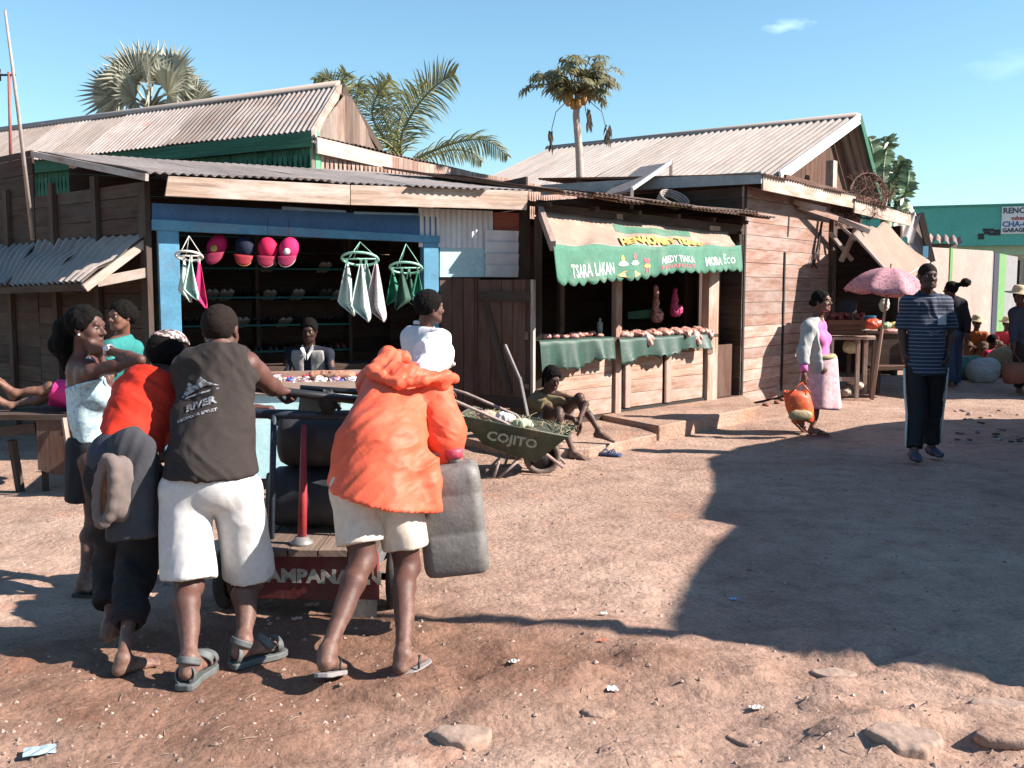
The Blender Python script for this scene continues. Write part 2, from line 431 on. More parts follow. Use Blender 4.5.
def hand_prims(J, s, sc_):
    w = V(J['w' + s]); d = V(J['d' + s]).normalized(); n = V(J['n' + s]); g = sc_ * J.get('hsz', 1.0); cu = J.get('c' + s, .35)
    n = (n - d * n.dot(d)).normalized()                      # palm normal
    r = d.cross(n).normalized()                              # across the palm
    th = 1 if s == 'R' else -1                               # side of the thumb
    th = -th if J.get('flipthumb' + s) else th
    P = []
    kn = []
    for i, o in enumerate((.030, .010, -.010, -.028)):       # index .. little
        b = w + d * (.088, .092, .087, .078)[i] * g + r * th * o * g; kn.append(b)
        P.append(Cn(w + r * th * o * .45 * g + d * .01 * g, .014 * g, b, .0115 * g, .012 * g))
    for i, b in enumerate(kn):
        L = ((.040, .025, .020), (.045, .028, .021), (.041, .026, .020), (.032, .020, .018))[i]
        ang = 0; p = b; sp = (.10, .03, -.03, -.11)[i] * th
        for j in range(3):
            ang += cu * (1.1, 1.25, .8)[j] + (.05 * i if j == 0 else 0)
            dd = (d * math.cos(ang) + n * math.sin(ang) + r * sp * (1 - cu * .6)).normalized(); q = p + dd * L[j] * g
            P.append(Cn(p, (.0098, .0088, .0078)[j] * g, q, (.0088, .0078, .0066)[j] * g, .003 * g)); p = q
    b = w + d * .022 * g + r * th * .022 * g + n * .006 * g; tc = J.get('tc' + s, .4)
    d1 = (d * .70 + r * th * .62 + n * .35).normalized(); q = b + d1 * .042 * g
    P.append(Cn(b, .0165 * g, q, .0125 * g, .01 * g))
    d2 = (d * .9 + r * th * (.30 - tc * .5) + n * tc).normalized(); q2 = q + d2 * .032 * g; P.append(Cn(q, .0118 * g, q2, .0098 * g, .004 * g))
    d3 = (d * .95 + r * th * (.12 - tc * .9) + n * tc * .9).normalized(); P.append(Cn(q2, .0098 * g, q2 + d3 * .026 * g, .0078 * g, .003 * g))
    return P
def head_prims(J, hs, fem=False, ears=True):
    c = V(J['hd']); r, f, u = frame(J['face'], J.get('hup', (0, 0, 1))); ax = (r, f, u); g = hs
    L = lambda x, y, z: c + r * x * g + f * y * g + u * z * g
    P = [El(L(0, -.014, .024), (.074 * g, .093 * g, .084 * g), ax, .01), El(L(0, .026, -.036), (.057 * g, .060 * g, .074 * g), ax, .03 * g),
         Cn(L(-.03, .062, -.088), .018 * g, L(.03, .062, -.088), .018 * g, .03 * g), El(L(0, .072, -.096), (.018 * g,) * 3, ax, .02 * g)]
    for q in (-1, 1):
        P += [El(L(q * .036, .052, -.030), (.024 * g, .026 * g, .024 * g), ax, .02 * g), Cn(L(q * .052, -.005, -.05), .018 * g, L(q * .038, .045, -.08), .016 * g, .025 * g),
              El(L(q * .031, .086, .001), (.015 * g, .014 * g, .0095 * g), ax, .008 * g, True)]
        if ears: P += [El(L(q * .075, -.008, -.006), (.009 * g, .019 * g, .031 * g), (r * 1.0, f, u), .006 * g), El(L(q * .083, .0, -.006), (.007 * g, .010 * g, .016 * g), ax, .004 * g, True)]
    P.append(Cn(L(-.034, .076, .022), .011 * g, L(.034, .076, .022), .011 * g, .016 * g))
    P += [Cn(L(0, .082, .004), .008 * g, L(0, .105, -.026), .0125 * g, .008 * g), El(L(.014, .092, -.032), (.010 * g,) * 3, ax, .006 * g), El(L(-.014, .092, -.032), (.010 * g,) * 3, ax, .006 * g)]
    P += [Cn(L(-.020, .080, -.056), .0075 * g, L(.020, .080, -.056), .0075 * g, .005 * g), Cn(L(0, .088, -.056), .008 * g, L(0, .088, -.0565), .008 * g, .006 * g), Cn(L(-.016, .082, -.068), .0085 * g, L(.016, .082, -.068), .0085 * g, .005 * g)]
    return P
def torso_prims(J, g, t=0.0, fem=False, k=.05):
    r, f, u = J['ax']; nk, pv = V(J['nk']), V(J['pv']); sl, sr = V(J['sL']), V(J['sR'])
    ch = nk.lerp(pv, .26); wa = nk.lerp(pv, .62) + V(J.get('belly', (0, 0, 0))); wf = J.get('fat', 1.0)
    fl = (f, .70)
    P = []
    for s in (sl, sr):
        m = ch.lerp(s, .42); P.append(Cn(m, (.098 * g + t), wa + (m - ch) * .45, (.088 * g * wf + t), k, flat=fl))
        P.append(Cn(nk.lerp(ch, .25), .055 * g + t, s, .050 * g + t, k))
        m2 = (m - ch).normalized() * .05 * g * J.get('hip', 1)
        P.append(Cn(wa + m2 * .8, .085 * g * wf + t, pv + m2 * 1.15, (.100 if fem else .092) * g * wf * J.get('hip', 1) + t, k, flat=(f, .8)))
    P.append(Cn(nk.lerp(ch, .3) , .06 * g + t, wa, .09 * g * wf + t, k, flat=fl))
    P.append(Cn(nk.lerp(ch, .6) - f * .035 * g, .09 * g + t, ch.lerp(wa, .6) - f * .025 * g, .08 * g + t, k, flat=fl))
    if fem:
        for s in (sl, sr):
            b = nk.lerp(pv, .34) + (s - nk) * .48 + f * .075 * g; P.append(El(b - f * .012 * g, (.056 * g + t, .050 * g + t, .056 * g + t), (r, f, u), .05))
    return P
def body_prims(J, g, fem=False, bare=True, arms=True):
    P = torso_prims(J, g, 0, fem); r, f, u = J['ax']; hd = V(J['hd']); nk = V(J['nk'])
    hr, hf, hu = frame(J['face'], J.get('hup', (0, 0, 1))); hs = J.get('hs', g)
    P.append(Cn(nk - (hd - nk).normalized() * .03 * g, .060 * g, hd - hu * .06 * hs - hf * .018 * hs, .052 * g * J.get('neckw', 1), .02))
    for s in 'LR':
        for q in (1,):
            sh, el, wr = V(J['s' + s]), V(J['e' + s]), V(J['w' + s]); am = J.get('arm', 1.0) * g
            P.append(Cn(sh, .050 * am, sh.lerp(el, .5), .046 * am, .02)); P.append(Cn(sh.lerp(el, .4), .045 * am, el, .036 * am, .02))
            P.append(Cn(el, .036 * am, el.lerp(wr, .3), .040 * am, .012)); P.append(Cn(el.lerp(wr, .3), .039 * am, wr, .025 * am, .012))
            P.append(Cn(wr, .024 * am, wr + V(J['d' + s]).normalized() * .02 * g, .023 * am, .01)); P += hand_prims(J, s, g)
        hp, kn, an = V(J['h' + s]), V(J['k' + s]), V(J['a' + s]); lg = J.get('leg', 1.0) * g
        d = (an - kn).normalized(); back = d.cross((hp - kn).cross(d)); 
        tv = V(J['t' + s]).normalized(); back = -(tv - d * tv.dot(d)).normalized()
        P.append(Cn(hp, .088 * lg, kn, .056 * lg, .03)); P.append(El(kn - back * .012 * g, (.050 * lg, .050 * lg, .055 * lg), (r, f, u), .02))
        c1 = kn.lerp(an, .28) + back * .018 * g
        P.append(Cn(kn, .050 * lg, c1, .050 * lg, .02)); P.append(Cn(c1, .052 * lg, kn.lerp(an, .62), .036 * lg, .02)); P.append(Cn(kn.lerp(an, .5), .040 * lg, an, .030 * lg, .02))
        if bare: P += foot_prims(J, s, g)
        else: P += foot_prims(J, s, g * .96)
    hpk = J.get('hip', 1.0) * g; P.append(El(V(J['pv']) - f * .05 * hpk + u * -.02, (.13 * hpk, .075 * hpk, .095 * hpk), (r, f, u), .05))
    P += head_prims(J, hs, fem)
    return P
SKINS = {}
def skin(name, c):
    if name in MATS: return MATS[name]
    m, t = newmat(name); co = t.coord('Object')
    n = t.noise(co, 9, 6, .6); base = t.ramp(n, [(.3, dark(c, .72)), (.7, dark(c, 1.12))])
    sx = t.n('ShaderNodeSeparateXYZ'); t.l(co, sx.inputs[0]); hz = t.ramp(sx.outputs[2], [(.0, (.75,) * 3), (.14, (.35,) * 3), (.34, (0,) * 3)])
    base = t.mix(base, (.30, .19, .145), t.math('MULTIPLY', hz, t.ramp(t.noise(co, 28, 7, .7), [(.35, (.15,) * 3), (.65, (1,) * 3)])))
    n2 = t.noise(co, 45, 6, .65); base = t.mix(base, t.ramp(n2, [(.3, (.78,) * 3), (.7, (1.12,) * 3)]), .7, 'MULTIPLY')
    t.color(base); t.rough(.5); t.b.inputs['Specular IOR Level'].default_value = .28
    t.b.inputs['Subsurface Weight'].default_value = .04; t.b.inputs['Subsurface Radius'].default_value = (.02, .008, .004)
    t.bump(t.noise(co, 110, 6, .7), .0016); return m
def mk_person(label, J, g, m, h=.008, fem=False, group=None, bare=True, eyes=True):
    J['ax'] = frame(J['fwd'], V(J['nk']) - V(J['pv']))
    for s in 'LR':
        J.setdefault('d' + s, V(J['w' + s]) - V(J['e' + s])); J.setdefault('n' + s, V((0, 0, -1)))
    vs, F = sdf_mesh(body_prims(J, g, fem, bare), h); vs = relax(vs, F, 1, .4)
    feet = min(V(J['aL']).z, V(J['aR']).z); b = (V(J['pv']).x, V(J['pv']).y, vs[:, 2].min())
    o = link_mesh('person', vs, F, m, None, smooth=True, base=b); tag(o, label, 'person', group)
    hs = J.get('hs', g); c = V(J['hd']); r, f, u = frame(J['face'], J.get('hup', (0, 0, 1)))
    J['hax'] = (r, f, u)
    if eyes:
        ew = mat('eye_white', (.30, .26, .235), .45, .05, 4, 0); ed = mat('eye_dark', (.012, .008, .006), .2, .05, 4, 0)
        for q in (-1, 1):
            mb = MB(); p = c + r * q * .031 * hs + f * .0705 * hs; mb.cm = 0
            mb.ball(p, .0118 * hs, 12, 8); mb.cm = 1; mb.ball(p + f * .0075 * hs, (.0080 * hs, .0080 * hs, .0080 * hs), 10, 6)
            mb.build('eye', [ew, ed], o)
            mb = MB(); pts = [c + r * q * x * hs + f * y * hs + u * z * hs for x, y, z in ((.016, .084, .022), (.030, .085, .027), (.046, .072, .020))]
            mb.tube(pts, [.0022 * hs, .003 * hs, .0015 * hs], 6); mb.build('eyebrow', ed, o)
        mb = MB()
        mb.ball(c + f * .0895 * hs - u * .0625 * hs, (.017 * hs, .0045 * hs, .0045 * hs), 12, 6, ax=(r, f, u)); mb.build('mouth', mat('lips', (.13, .035, .03), .4, .2, 8, 0), o)
    return o
def short_hair(o, J, m, t=.007, front=.045, low=-.02, h=.006, rough=.003):
    r, f, u = J['hax']; c = V(J['hd']); g = J.get('hs', 1)
    L = lambda x, y, z: c + r * x * g + f * y * g + u * z * g
    P = [El(L(0, -.016, .026), ((.074 + t) * g, (.093 + t) * g, (.084 + t) * g), (r, f, u), .01)]
    n1 = (f * .9 - u * .42).normalized(); n2 = (-u + f * .35).normalized()
    vs, F = sdf_mesh(P, h, [(L(0, front, .02), n1), (L(0, -.04, low - .03), n2)])
    vs = folds(vs, F, rough, (60, 60, 60), 3, rough * .5)
    return link_mesh('hair', vs, F, m, o, smooth=True)
def cloth(name, prims, m, o, h=.009, cuts=(), amp=.006, fx=(8, 8, 5), seed=0, amp2=.0025, it=1, rot=0.0):
    vs, F = sdf_mesh(prims, h, cuts); vs = relax(vs, F, it, .5)
    vs = folds(vs, F, amp, fx, seed, amp2, rot)
    return link_mesh(name, vs, F, m, o, smooth=True)
def shirt_prims(J, g, t=.016, fem=False, sl=.5, sr=.5, rs=.062, re=.066, pull=0):
    P = torso_prims(J, g, t, fem)
    for s, q in (('L', sl), ('R', sr)):
        if q <= 0: continue
        a, e, w = V(J['s' + s]), V(J['e' + s]), V(J['w' + s])
        if q <= 1:
            b = a.lerp(e, q); d = (e - a).normalized(); P.append(Cn(a, rs * g, b + d * .03, re * g, .03, cap=[(b, d)]))
        else:
            b = e.lerp(w, q - 1); d = (w - e).normalized(); P.append(Cn(a, rs * g, e, re * g, .03)); P.append(Cn(e, re * g, b + d * .03, re * .86 * g, .03, cap=[(b, d)]))
    return P
def legs_prims(J, g, t=.02, q=.85, rh=.105, re=.1, ql=None, waist=.05):
    """trousers or shorts; q <= 1 thigh only, q <= 2 down the shin"""
    r, f, u = J['ax']; pv = V(J['pv']); P = []
    for s in 'LR':
        qq = q if (ql is None or s == 'R') else ql
        h_, k_, a_ = V(J['h' + s]), V(J['k' + s]), V(J['a' + s])
        P.append(Cn(pv.lerp(h_, .6) + u * waist, rh * .84 * g + t * .4, h_, rh * g + t * .4, .03, flat=(f, .92)))
        if qq <= 1:
            b = h_.lerp(k_, qq); d = (k_ - h_).normalized(); P.append(Cn(h_, rh * g, b + d * .04, re * g, .014, cap=[(b, d)]))
        else:
            b = k_.lerp(a_, qq - 1); d = (a_ - k_).normalized(); P.append(Cn(h_, rh * g, k_, (rh + re) * .46 * g, .02)); P.append(Cn(k_, (rh + re) * .46 * g, b + d * .03, re * .8 * g, .02, cap=[(b, d)]))
    P.append(El(pv - f * .050 * g - u * .035 * g, (.146 * g, .098 * g, .112 * g), (r, f, u), .04))
    return P
# ---------------------------------------------------------------- sky, sun, ground
SUN_EL, SUN_AZ = R(34), R(-9)                       # azimuth from +X
SD = V((math.cos(SUN_EL) * math.cos(SUN_AZ), math.cos(SUN_EL) * math.sin(SUN_AZ), math.sin(SUN_EL)))
w = bpy.data.worlds.new('World'); sc.world = w; w.use_nodes = True; nt = w.node_tree; nt.nodes.clear()
wo = nt.nodes.new('ShaderNodeOutputWorld'); bg = nt.nodes.new('ShaderNodeBackground'); sky = nt.nodes.new('ShaderNodeTexSky')
sky.sky_type = 'NISHITA'; sky.sun_disc = False; sky.sun_elevation = SUN_EL; sky.sun_rotation = R(90) - SUN_AZ
sky.air_density = 1.3; sky.dust_density = .2; sky.ozone_density = 2.2; sky.altitude = 300
bg.inputs[1].default_value = .066
# two wisps of cloud high up, as directions on the sky
tc = nt.nodes.new('ShaderNodeTexCoord'); last = sky.outputs[0]
for (cx, cy, wx, wy, amt) in ((787, 25, .020, .006, .5), (1018, 62, .04, .012, .2)):
    d = ray(cx, cy).normalized()
    vs_ = nt.nodes.new('ShaderNodeVectorMath'); vs_.operation = 'SUBTRACT'; nt.links.new(tc.outputs['Generated'], vs_.inputs[0]); vs_.inputs[1].default_value = d
    mp = nt.nodes.new('ShaderNodeMapping'); mp.inputs['Scale'].default_value = (1 / wx, 1 / wx, 1 / wy); nt.links.new(vs_.outputs[0], mp.inputs[0])
    ln = nt.nodes.new('ShaderNodeVectorMath'); ln.operation = 'LENGTH'; nt.links.new(mp.outputs[0], ln.inputs[0])
    nz = nt.nodes.new('ShaderNodeTexNoise'); nz.inputs['Scale'].default_value = 1.1; nz.inputs['Detail'].default_value = 8; nt.links.new(mp.outputs[0], nz.inputs['Vector'])
    m1 = nt.nodes.new('ShaderNodeMath'); m1.operation = 'MULTIPLY_ADD'; nt.links.new(nz.outputs[0], m1.inputs[0]); m1.inputs[1].default_value = 2.2
    m0 = nt.nodes.new('ShaderNodeMath'); m0.operation = 'MULTIPLY'; nt.links.new(ln.outputs['Value'], m0.inputs[0]); m0.inputs[1].default_value = -1; nt.links.new(m0.outputs[0], m1.inputs[2])
    cr = nt.nodes.new('ShaderNodeMapRange'); cr.inputs[1].default_value = .1; cr.inputs[2].default_value = 1.1; cr.inputs[4].default_value = amt; nt.links.new(m1.outputs[0], cr.inputs[0])
    mx = nt.nodes.new('ShaderNodeMix'); mx.data_type = 'RGBA'; nt.links.new(cr.outputs[0], mx.inputs[0]); nt.links.new(last, mx.inputs[6]); mx.inputs[7].default_value = (7.5, 8.0, 8.4, 1); last = mx.outputs[2]
tn = nt.nodes.new('ShaderNodeMix'); tn.data_type = 'RGBA'; tn.blend_type = 'MULTIPLY'; tn.inputs[0].default_value = 1; nt.links.new(last, tn.inputs[6]); tn.inputs[7].default_value = (.74, .95, 1.02, 1); nt.links.new(tn.outputs[2], bg.inputs[0]); nt.links.new(bg.outputs[0], wo.inputs[0])
sl = bpy.data.lights.new('sun', 'SUN'); sl.energy = 4.9; sl.angle = R(.5); sl.color = (1.0, .90, .80)
so = bpy.data.objects.new('sun', sl); col.objects.link(so); so.rotation_euler = SD.to_track_quat('Z', 'Y').to_euler(); so.location = SD * 30
sc.view_settings.view_transform = 'Standard'; sc.view_settings.look = 'None'; sc.view_settings.gamma = 1; sc.view_settings.exposure = 1.52
sc.render.resolution_x = 1024; sc.render.resolution_y = 768
sc.cycles.max_bounces = 6; sc.cycles.use_denoising = True

def worley(x, y):
    """cells: random number of the nearest cell, distance to its border"""
    ix, iy = np.floor(x), np.floor(y); best = np.full(x.shape, 9.); sec = np.full(x.shape, 9.); cid = np.zeros(x.shape)
    for dx in (-1, 0, 1):
        for dy in (-1, 0, 1):
            cx, cy = ix + dx, iy + dy; rx = np.sin(cx * 127.1 + cy * 311.7) * 43758.5; ry = np.sin(cx * 269.5 + cy * 183.3) * 43758.5; rx -= np.floor(rx); ry -= np.floor(ry)
            d = np.hypot(cx + rx - x, cy + ry - y); sec = np.where(d < best, best, np.minimum(sec, d)); cid = np.where(d < best, (rx * 7.3 + ry * 3.1) % 1, cid); best = np.minimum(best, d)
    return cid, sec - best
def gh(x, y):
    """height of the trodden dirt (m), x, y arrays"""
    p = np.stack([x, y, 0 * x], 1)
    near = np.clip((9 - y) / 4, 0, 1)
    h = .028 * vnoise(p * .55, 1) + .018 * vnoise(p * 1.7, 2) + .007 * vnoise(p * 5.1, 3) + .0035 * vnoise(p * 14, 4) * (.4 + near) + .0016 * vnoise(p * 37, 8) * near
    # foreground: slabby, eroded bumps with broken edges
    t = vnoise(p * 2.3 + 11, 5) + .45 * vnoise(p * 7 + 3, 6); m = np.clip((4.6 - y) / 1.0, 0, 1) * np.clip((x + .9) / .7, 0, 1)
    h = h + m * (.034 * np.clip((t - .15) * 7, 0, 1) + .02 * np.clip((t - .5) * 8, 0, 1) + .02 * vnoise(p * 3.3, 9) + .006 * vnoise(p * 19, 12))
    ce, ed = worley(x * 2.1 + .35 * vnoise(p * 2.6, 31), y * 2.9 + .35 * vnoise(p * 2.6, 32))
    mm = np.clip((4.9 - y) / .8, 0, 1) * np.clip((x + 1.3) / .6, 0, 1) * (ce > .35)
    h = h + mm * (ce - .15) * .060 * np.clip(ed * 7, 0, 1) * (1 + .3 * vnoise(p * 9, 34))
    ce2, ed2 = worley(x * 5.7 + .3 * vnoise(p * 7, 33), y * 7.3); m2 = np.clip((6.5 - y) / 2.5, 0, 1) * (ce2 > .72)
    h = h + m2 * .014 * np.clip(ed2 * 4, 0, 1)
    flat = np.clip(1 - np.abs(y - 9) / 60, .0, 1)
    return h * flat
def gz(x, y): return float(gh(np.array([float(x)]), np.array([float(y)]))[0])
def ground_mat():
    m, t = newmat('trodden_dirt'); co = t.coord('Object')
    n1 = t.noise(co, .55, 8, .65); n2 = t.noise(co, 5, 8, .7); n3 = t.noise(co, 55, 5, .7); n4 = t.noise(co, 190, 3, .6)
    base = t.ramp(n1, [(.28, (.225, .142, .108)), (.48, (.32, .215, .167)), (.7, (.40, .285, .225))])
    base = t.mix(base, t.ramp(n2, [(.3, (.62, .58, .56)), (.52, (.98,) * 3), (.75, (1.2, 1.18, 1.16))]), .85, 'MULTIPLY')
    base = t.mix(base, (.36, .15, .085), t.math('MULTIPLY', t.ramp(t.noise(co, 2.1, 5, .6), [(.6, (0,) * 3), (.72, (1,) * 3)]), .45))
    base = t.mix(base, t.ramp(n3, [(.3, (.6, .57, .55)), (.5, (1,) * 3), (.72, (1.28, 1.26, 1.24))]), .8, 'MULTIPLY')
    base = t.mix(base, (.08, .055, .045), t.ramp(n4, [(.66, (0,) * 3), (.74, (.8,) * 3)]))
    base = t.mix(base, (.55, .47, .42), t.ramp(t.noise(co, 120, 3, .6), [(.68, (0,) * 3), (.75, (.7,) * 3)]))
    # darker, redder patch of ground around the cart
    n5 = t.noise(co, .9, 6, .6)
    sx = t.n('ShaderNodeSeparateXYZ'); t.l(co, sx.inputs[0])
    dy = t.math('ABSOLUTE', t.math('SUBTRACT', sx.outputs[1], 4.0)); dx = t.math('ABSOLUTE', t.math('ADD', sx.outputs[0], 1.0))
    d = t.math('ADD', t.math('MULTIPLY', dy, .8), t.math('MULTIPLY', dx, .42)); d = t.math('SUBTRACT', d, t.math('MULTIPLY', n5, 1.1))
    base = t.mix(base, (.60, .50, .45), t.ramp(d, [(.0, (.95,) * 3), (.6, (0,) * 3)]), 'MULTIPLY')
    t.color(base); t.rough(.95); t.b.inputs['Specular IOR Level'].default_value = .15
    vo = t.n('ShaderNodeTexVoronoi'); vo.inputs['Scale'].default_value = 26; t.l(co, vo.inputs['Vector']); vs2 = t.n('ShaderNodeTexVoronoi'); vs2.inputs['Scale'].default_value = 75; t.l(co, vs2.inputs['Vector'])
    n6 = t.noise(co, 14, 9, .8); hh = t.math('ADD', t.math('MULTIPLY', n2, .9), t.math('ADD', t.math('MULTIPLY', n6, .7), t.math('ADD', t.math('MULTIPLY', vo.outputs['Distance'], -.45), t.math('MULTIPLY', vs2.outputs['Distance'], -.16)))); t.bump(hh, .028, .6)
    return m
xs = np.concatenate([-np.geomspace(500, 9, 16), np.arange(-8.7, 8.8, .045), np.geomspace(9, 500, 16)])
ys = np.concatenate([np.array([-200, -60, -20, -6, -1, 1]), np.arange(1.5, 6.0, .022), np.arange(6.0, 16, .06), np.geomspace(16.2, 900, 34)])
GX, GY = np.meshgrid(xs, ys); gx, gy = GX.ravel(), GY.ravel(); gv = np.stack([gx, gy, gh(gx, gy)], 1)
nx, ny = len(xs), len(ys); ii = (np.arange(ny - 1)[:, None] * nx + np.arange(nx - 1)[None]).ravel()
gf = np.stack([ii, ii + 1, ii + nx + 1, ii + nx], 1)
GM = ground_mat()
g_o = link_mesh('ground', gv, gf, GM, None, smooth=True, base=(0, 0, 0)); tag(g_o, kind='structure')
# loose gravel and grit: nobody could count it
def pebble(mb, x, y, r, fl=.6, jit=.25, n=6, m=4):
    a = random.uniform(0, 6.3); ax = (V((math.cos(a), math.sin(a), 0)), V((-math.sin(a), math.cos(a), 0)), V((0, 0, 1)))
    mb.ball((x, y, gz(x, y) + r * fl * .3), (r * random.uniform(.7, 1.3), r, r * fl), n, m, jit, ax)
mb = MB(); PT = []
rs = np.random.RandomState(5)
for i in range(9000):
    Y = 2.8 + (rs.rand() ** 1.6) * 9; X = rs.uniform(-.56, .56) * Y
    PT.append((X, Y, .0022 + .011 * rs.rand() ** 5))
gzs = gh(np.array([p[0] for p in PT]), np.array([p[1] for p in PT]))
for (X, Y, r), z in zip(PT, gzs):
    a = rs.rand() * 6.3; cs, sn = math.cos(a), math.sin(a); b = len(mb.v); q = [rs.uniform(.6, 1.3) for _ in range(6)]
    for k in range(5): t = k * 1.2566; mb.v.append(V((X + r * q[k] * math.cos(t + a) * 1.2, Y + r * q[k] * math.sin(t + a), z - .001)))
    mb.v.append(V((X, Y, z + r * .9 * q[5]))); 
    for k in range(5): mb.face([b + k, b + (k + 1) % 5, b + 5])
m_peb = mat('pebble_stone', (.44, .31, .25), .9, .6, 3, .001, island=.5)
o = mb.build('gravel', m_peb, None, base=(0, 0, 0)); tag(o, 'small stones and grit scattered over the trodden dirt', 'gravel', kind='stuff')
# ---------------------------------------------------------------- materials of the place
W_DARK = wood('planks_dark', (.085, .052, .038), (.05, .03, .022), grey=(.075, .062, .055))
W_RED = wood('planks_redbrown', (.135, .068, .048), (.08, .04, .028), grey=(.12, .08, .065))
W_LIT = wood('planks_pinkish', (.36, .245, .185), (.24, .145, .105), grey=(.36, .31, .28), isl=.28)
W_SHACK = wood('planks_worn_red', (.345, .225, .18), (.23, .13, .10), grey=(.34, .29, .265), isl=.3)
W_GREY = wood('timber_grey', (.40, .33, .29), (.25, .19, .16), grey=(.42, .40, .38))
W_BEAM = wood('timber_pale', (.38, .285, .23), (.25, .18, .14), grey=(.42, .38, .35))
IRON = iron('iron_grey', (.33, .29, .265), (.21, .175, .16), rust=(.24, .15, .115))
IRON_P = iron('iron_pale', (.32, .285, .26), (.21, .185, .17), rust=(.34, .25, .21))
IRON_R = iron('iron_rusty', (.27, .20, .17), (.13, .09, .07), rust=(.11, .055, .035), amt=(.4, .6))
IRON_W = iron('iron_white', (.64, .64, .66), (.50, .50, .52), rust=(.40, .33, .30), amt=(.66, .8))
BLUE = mat('paint_blue', (.085, .27, .42), .55, .28, 5, .0015, 60, dirt=(.12, .15, .19))
BLUE_D = mat('paint_blue_deep', (.035, .12, .28), .55, .28, 5, .0015, 60)
MINT = mat('paint_mint', (.40, .62, .66), .6, .2, 4, .001, dirt=(.42, .50, .48))
GREEN_W = wood('boards_green', (.05, .165, .11), (.03, .10, .068), isl=.2)
GREEN_P = mat('paint_green', (.10, .38, .20), .6, .3, 6, .001)
TEAL = mat('paint_teal', (.075, .40, .33), .65, .15, 1.5, .001, dirt=(.07, .33, .28))
CONC = mat('concrete_render', (.36, .28, .245), .9, .22, 1.6, .003, 40, dirt=(.34, .27, .24))
BLACK = mat('blackened', (.015, .013, .012), .8, .4, 5, .001)
STEEL_D = mat('steel_dark', (.035, .035, .04), .45, .4, 8, .001, metal=.3)

ZUP = V((0, 0, 1))
# ---------------------------------------------------------------- stall with blue frame
F1 = Pl((-3.23, 9.0), (0.2, 10.75)); L1 = F1.L
S1 = Pl((-3.23 - .75 * 6, 9.0 + .66 * 6), (-3.23, 9.0))         # its left side wall, recedes to the left
bs = thing('market_stall', 'open-fronted timber shoe stall with a blue painted frame and rusty iron roof', 'market stall', (F1.P(L1 / 2, 0, -1)), 0)
D1 = 2.3; us_, zs_ = S1.hit(36, 152, 0)
mb = MB()
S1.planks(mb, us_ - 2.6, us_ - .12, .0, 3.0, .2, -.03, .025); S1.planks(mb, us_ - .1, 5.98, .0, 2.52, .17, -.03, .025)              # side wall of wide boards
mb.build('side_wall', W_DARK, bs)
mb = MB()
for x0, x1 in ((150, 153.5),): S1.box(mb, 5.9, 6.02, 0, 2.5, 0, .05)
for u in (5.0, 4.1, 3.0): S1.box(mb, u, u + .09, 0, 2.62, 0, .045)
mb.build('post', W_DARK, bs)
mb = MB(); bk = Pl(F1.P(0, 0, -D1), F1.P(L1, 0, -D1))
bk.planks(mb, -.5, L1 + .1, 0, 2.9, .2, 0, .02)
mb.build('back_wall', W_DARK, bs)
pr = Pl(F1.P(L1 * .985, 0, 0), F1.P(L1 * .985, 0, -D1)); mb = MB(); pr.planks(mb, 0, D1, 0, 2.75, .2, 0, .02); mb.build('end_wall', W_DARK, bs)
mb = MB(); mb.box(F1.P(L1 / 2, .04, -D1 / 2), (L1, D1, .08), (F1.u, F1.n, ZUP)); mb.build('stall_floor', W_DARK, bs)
# blue frame
mb = MB(); F1.pbox(mb, 160, 226, 181, 520, -.02, .06); 
u0, _ = F1.hit(160, 300, .06); mb = MB(); u1, _ = F1.hit(181, 300, .06); F1.box(mb, u0, u1, .0, 2.12, -.04, .06); mb.build('frame_post', BLUE, bs, .004)
mb = MB(); u2, _ = F1.hit(424, 300, .06); u3, _ = F1.hit(439, 300, .06); F1.box(mb, u2, u3, .9, 2.08, -.04, .06); mb.build('frame_post', BLUE, bs, .004)
mb = MB(); F1.quad(mb, [(152, 230), (152, 219), (440, 236), (440, 243)], -.02, .075); mb.build('lintel', BLUE, bs, .003)
mb = MB(); F1.quad(mb, [(152, 219), (152, 203), (438, 217), (438, 236)], -.03, .03); mb.build('lintel_board', BLUE_D, bs)
mb = MB(); F1.quad(mb, [(282, 209.6), (282, 206.4), (346, 210.5), (346, 212.5)], .03, .036); F1.quad(mb, [(354, 214), (354, 211.5), (420, 213.5), (420, 215.5)], .03, .036); mb.build('lintel_sun_streak', mat('blue_sunlit', (.25, .45, .62), .6), bs)  # pale strips stand in for sunlight slipping onto the upper board
# roof of corrugated iron, fascia board
zE = 2.60; ov = .42
e0 = F1.P(-.06, F1.hit(165, 173.5, ov)[1], ov); e1 = F1.P(L1 + .05, F1.hit(528, 191.5, ov)[1], ov); us_, zs_ = S1.hit(36, 152, 0); r0 = S1.P(us_, zs_); r1 = F1.P(L1 + .25, 3.05, -3.0)
mb = MB(); corr(mb, e0 + V((0, 0, .0)), e1 + V((0, 0, .0)), r1, r0, nv=5, amp=.011); mb.build('roof', IRON, bs)
mb = MB(); F1.quad(mb, [(165, 196), (168, 176), (350, 185), (350, 205)], ov - .05, ov - .02); F1.quad(mb, [(350.6, 205), (350.6, 185), (528, 191), (527, 210)], ov - .052, ov - .022)
mb.build('fascia', W_BEAM, bs, .003)
mb = MB(); S1.box(mb, 3.0, 6.05, 0, .10, 0, .04)
mb = MB(); a = r0 + V((-.04, 0, -.02)); b = e0 + V((0, 0, -.04)); mb.beam(a, b, .03, .06); mb.build('verge_board', W_GREY, bs)
mb = MB()
for t in (.1, .3, .5, .7, .9): mb.beam(F1.P(L1 * t, zE - .13, ov - .12), F1.P(L1 * t, 2.86, -2.4), .05, .08)
mb.build('rafter', W_DARK, bs)
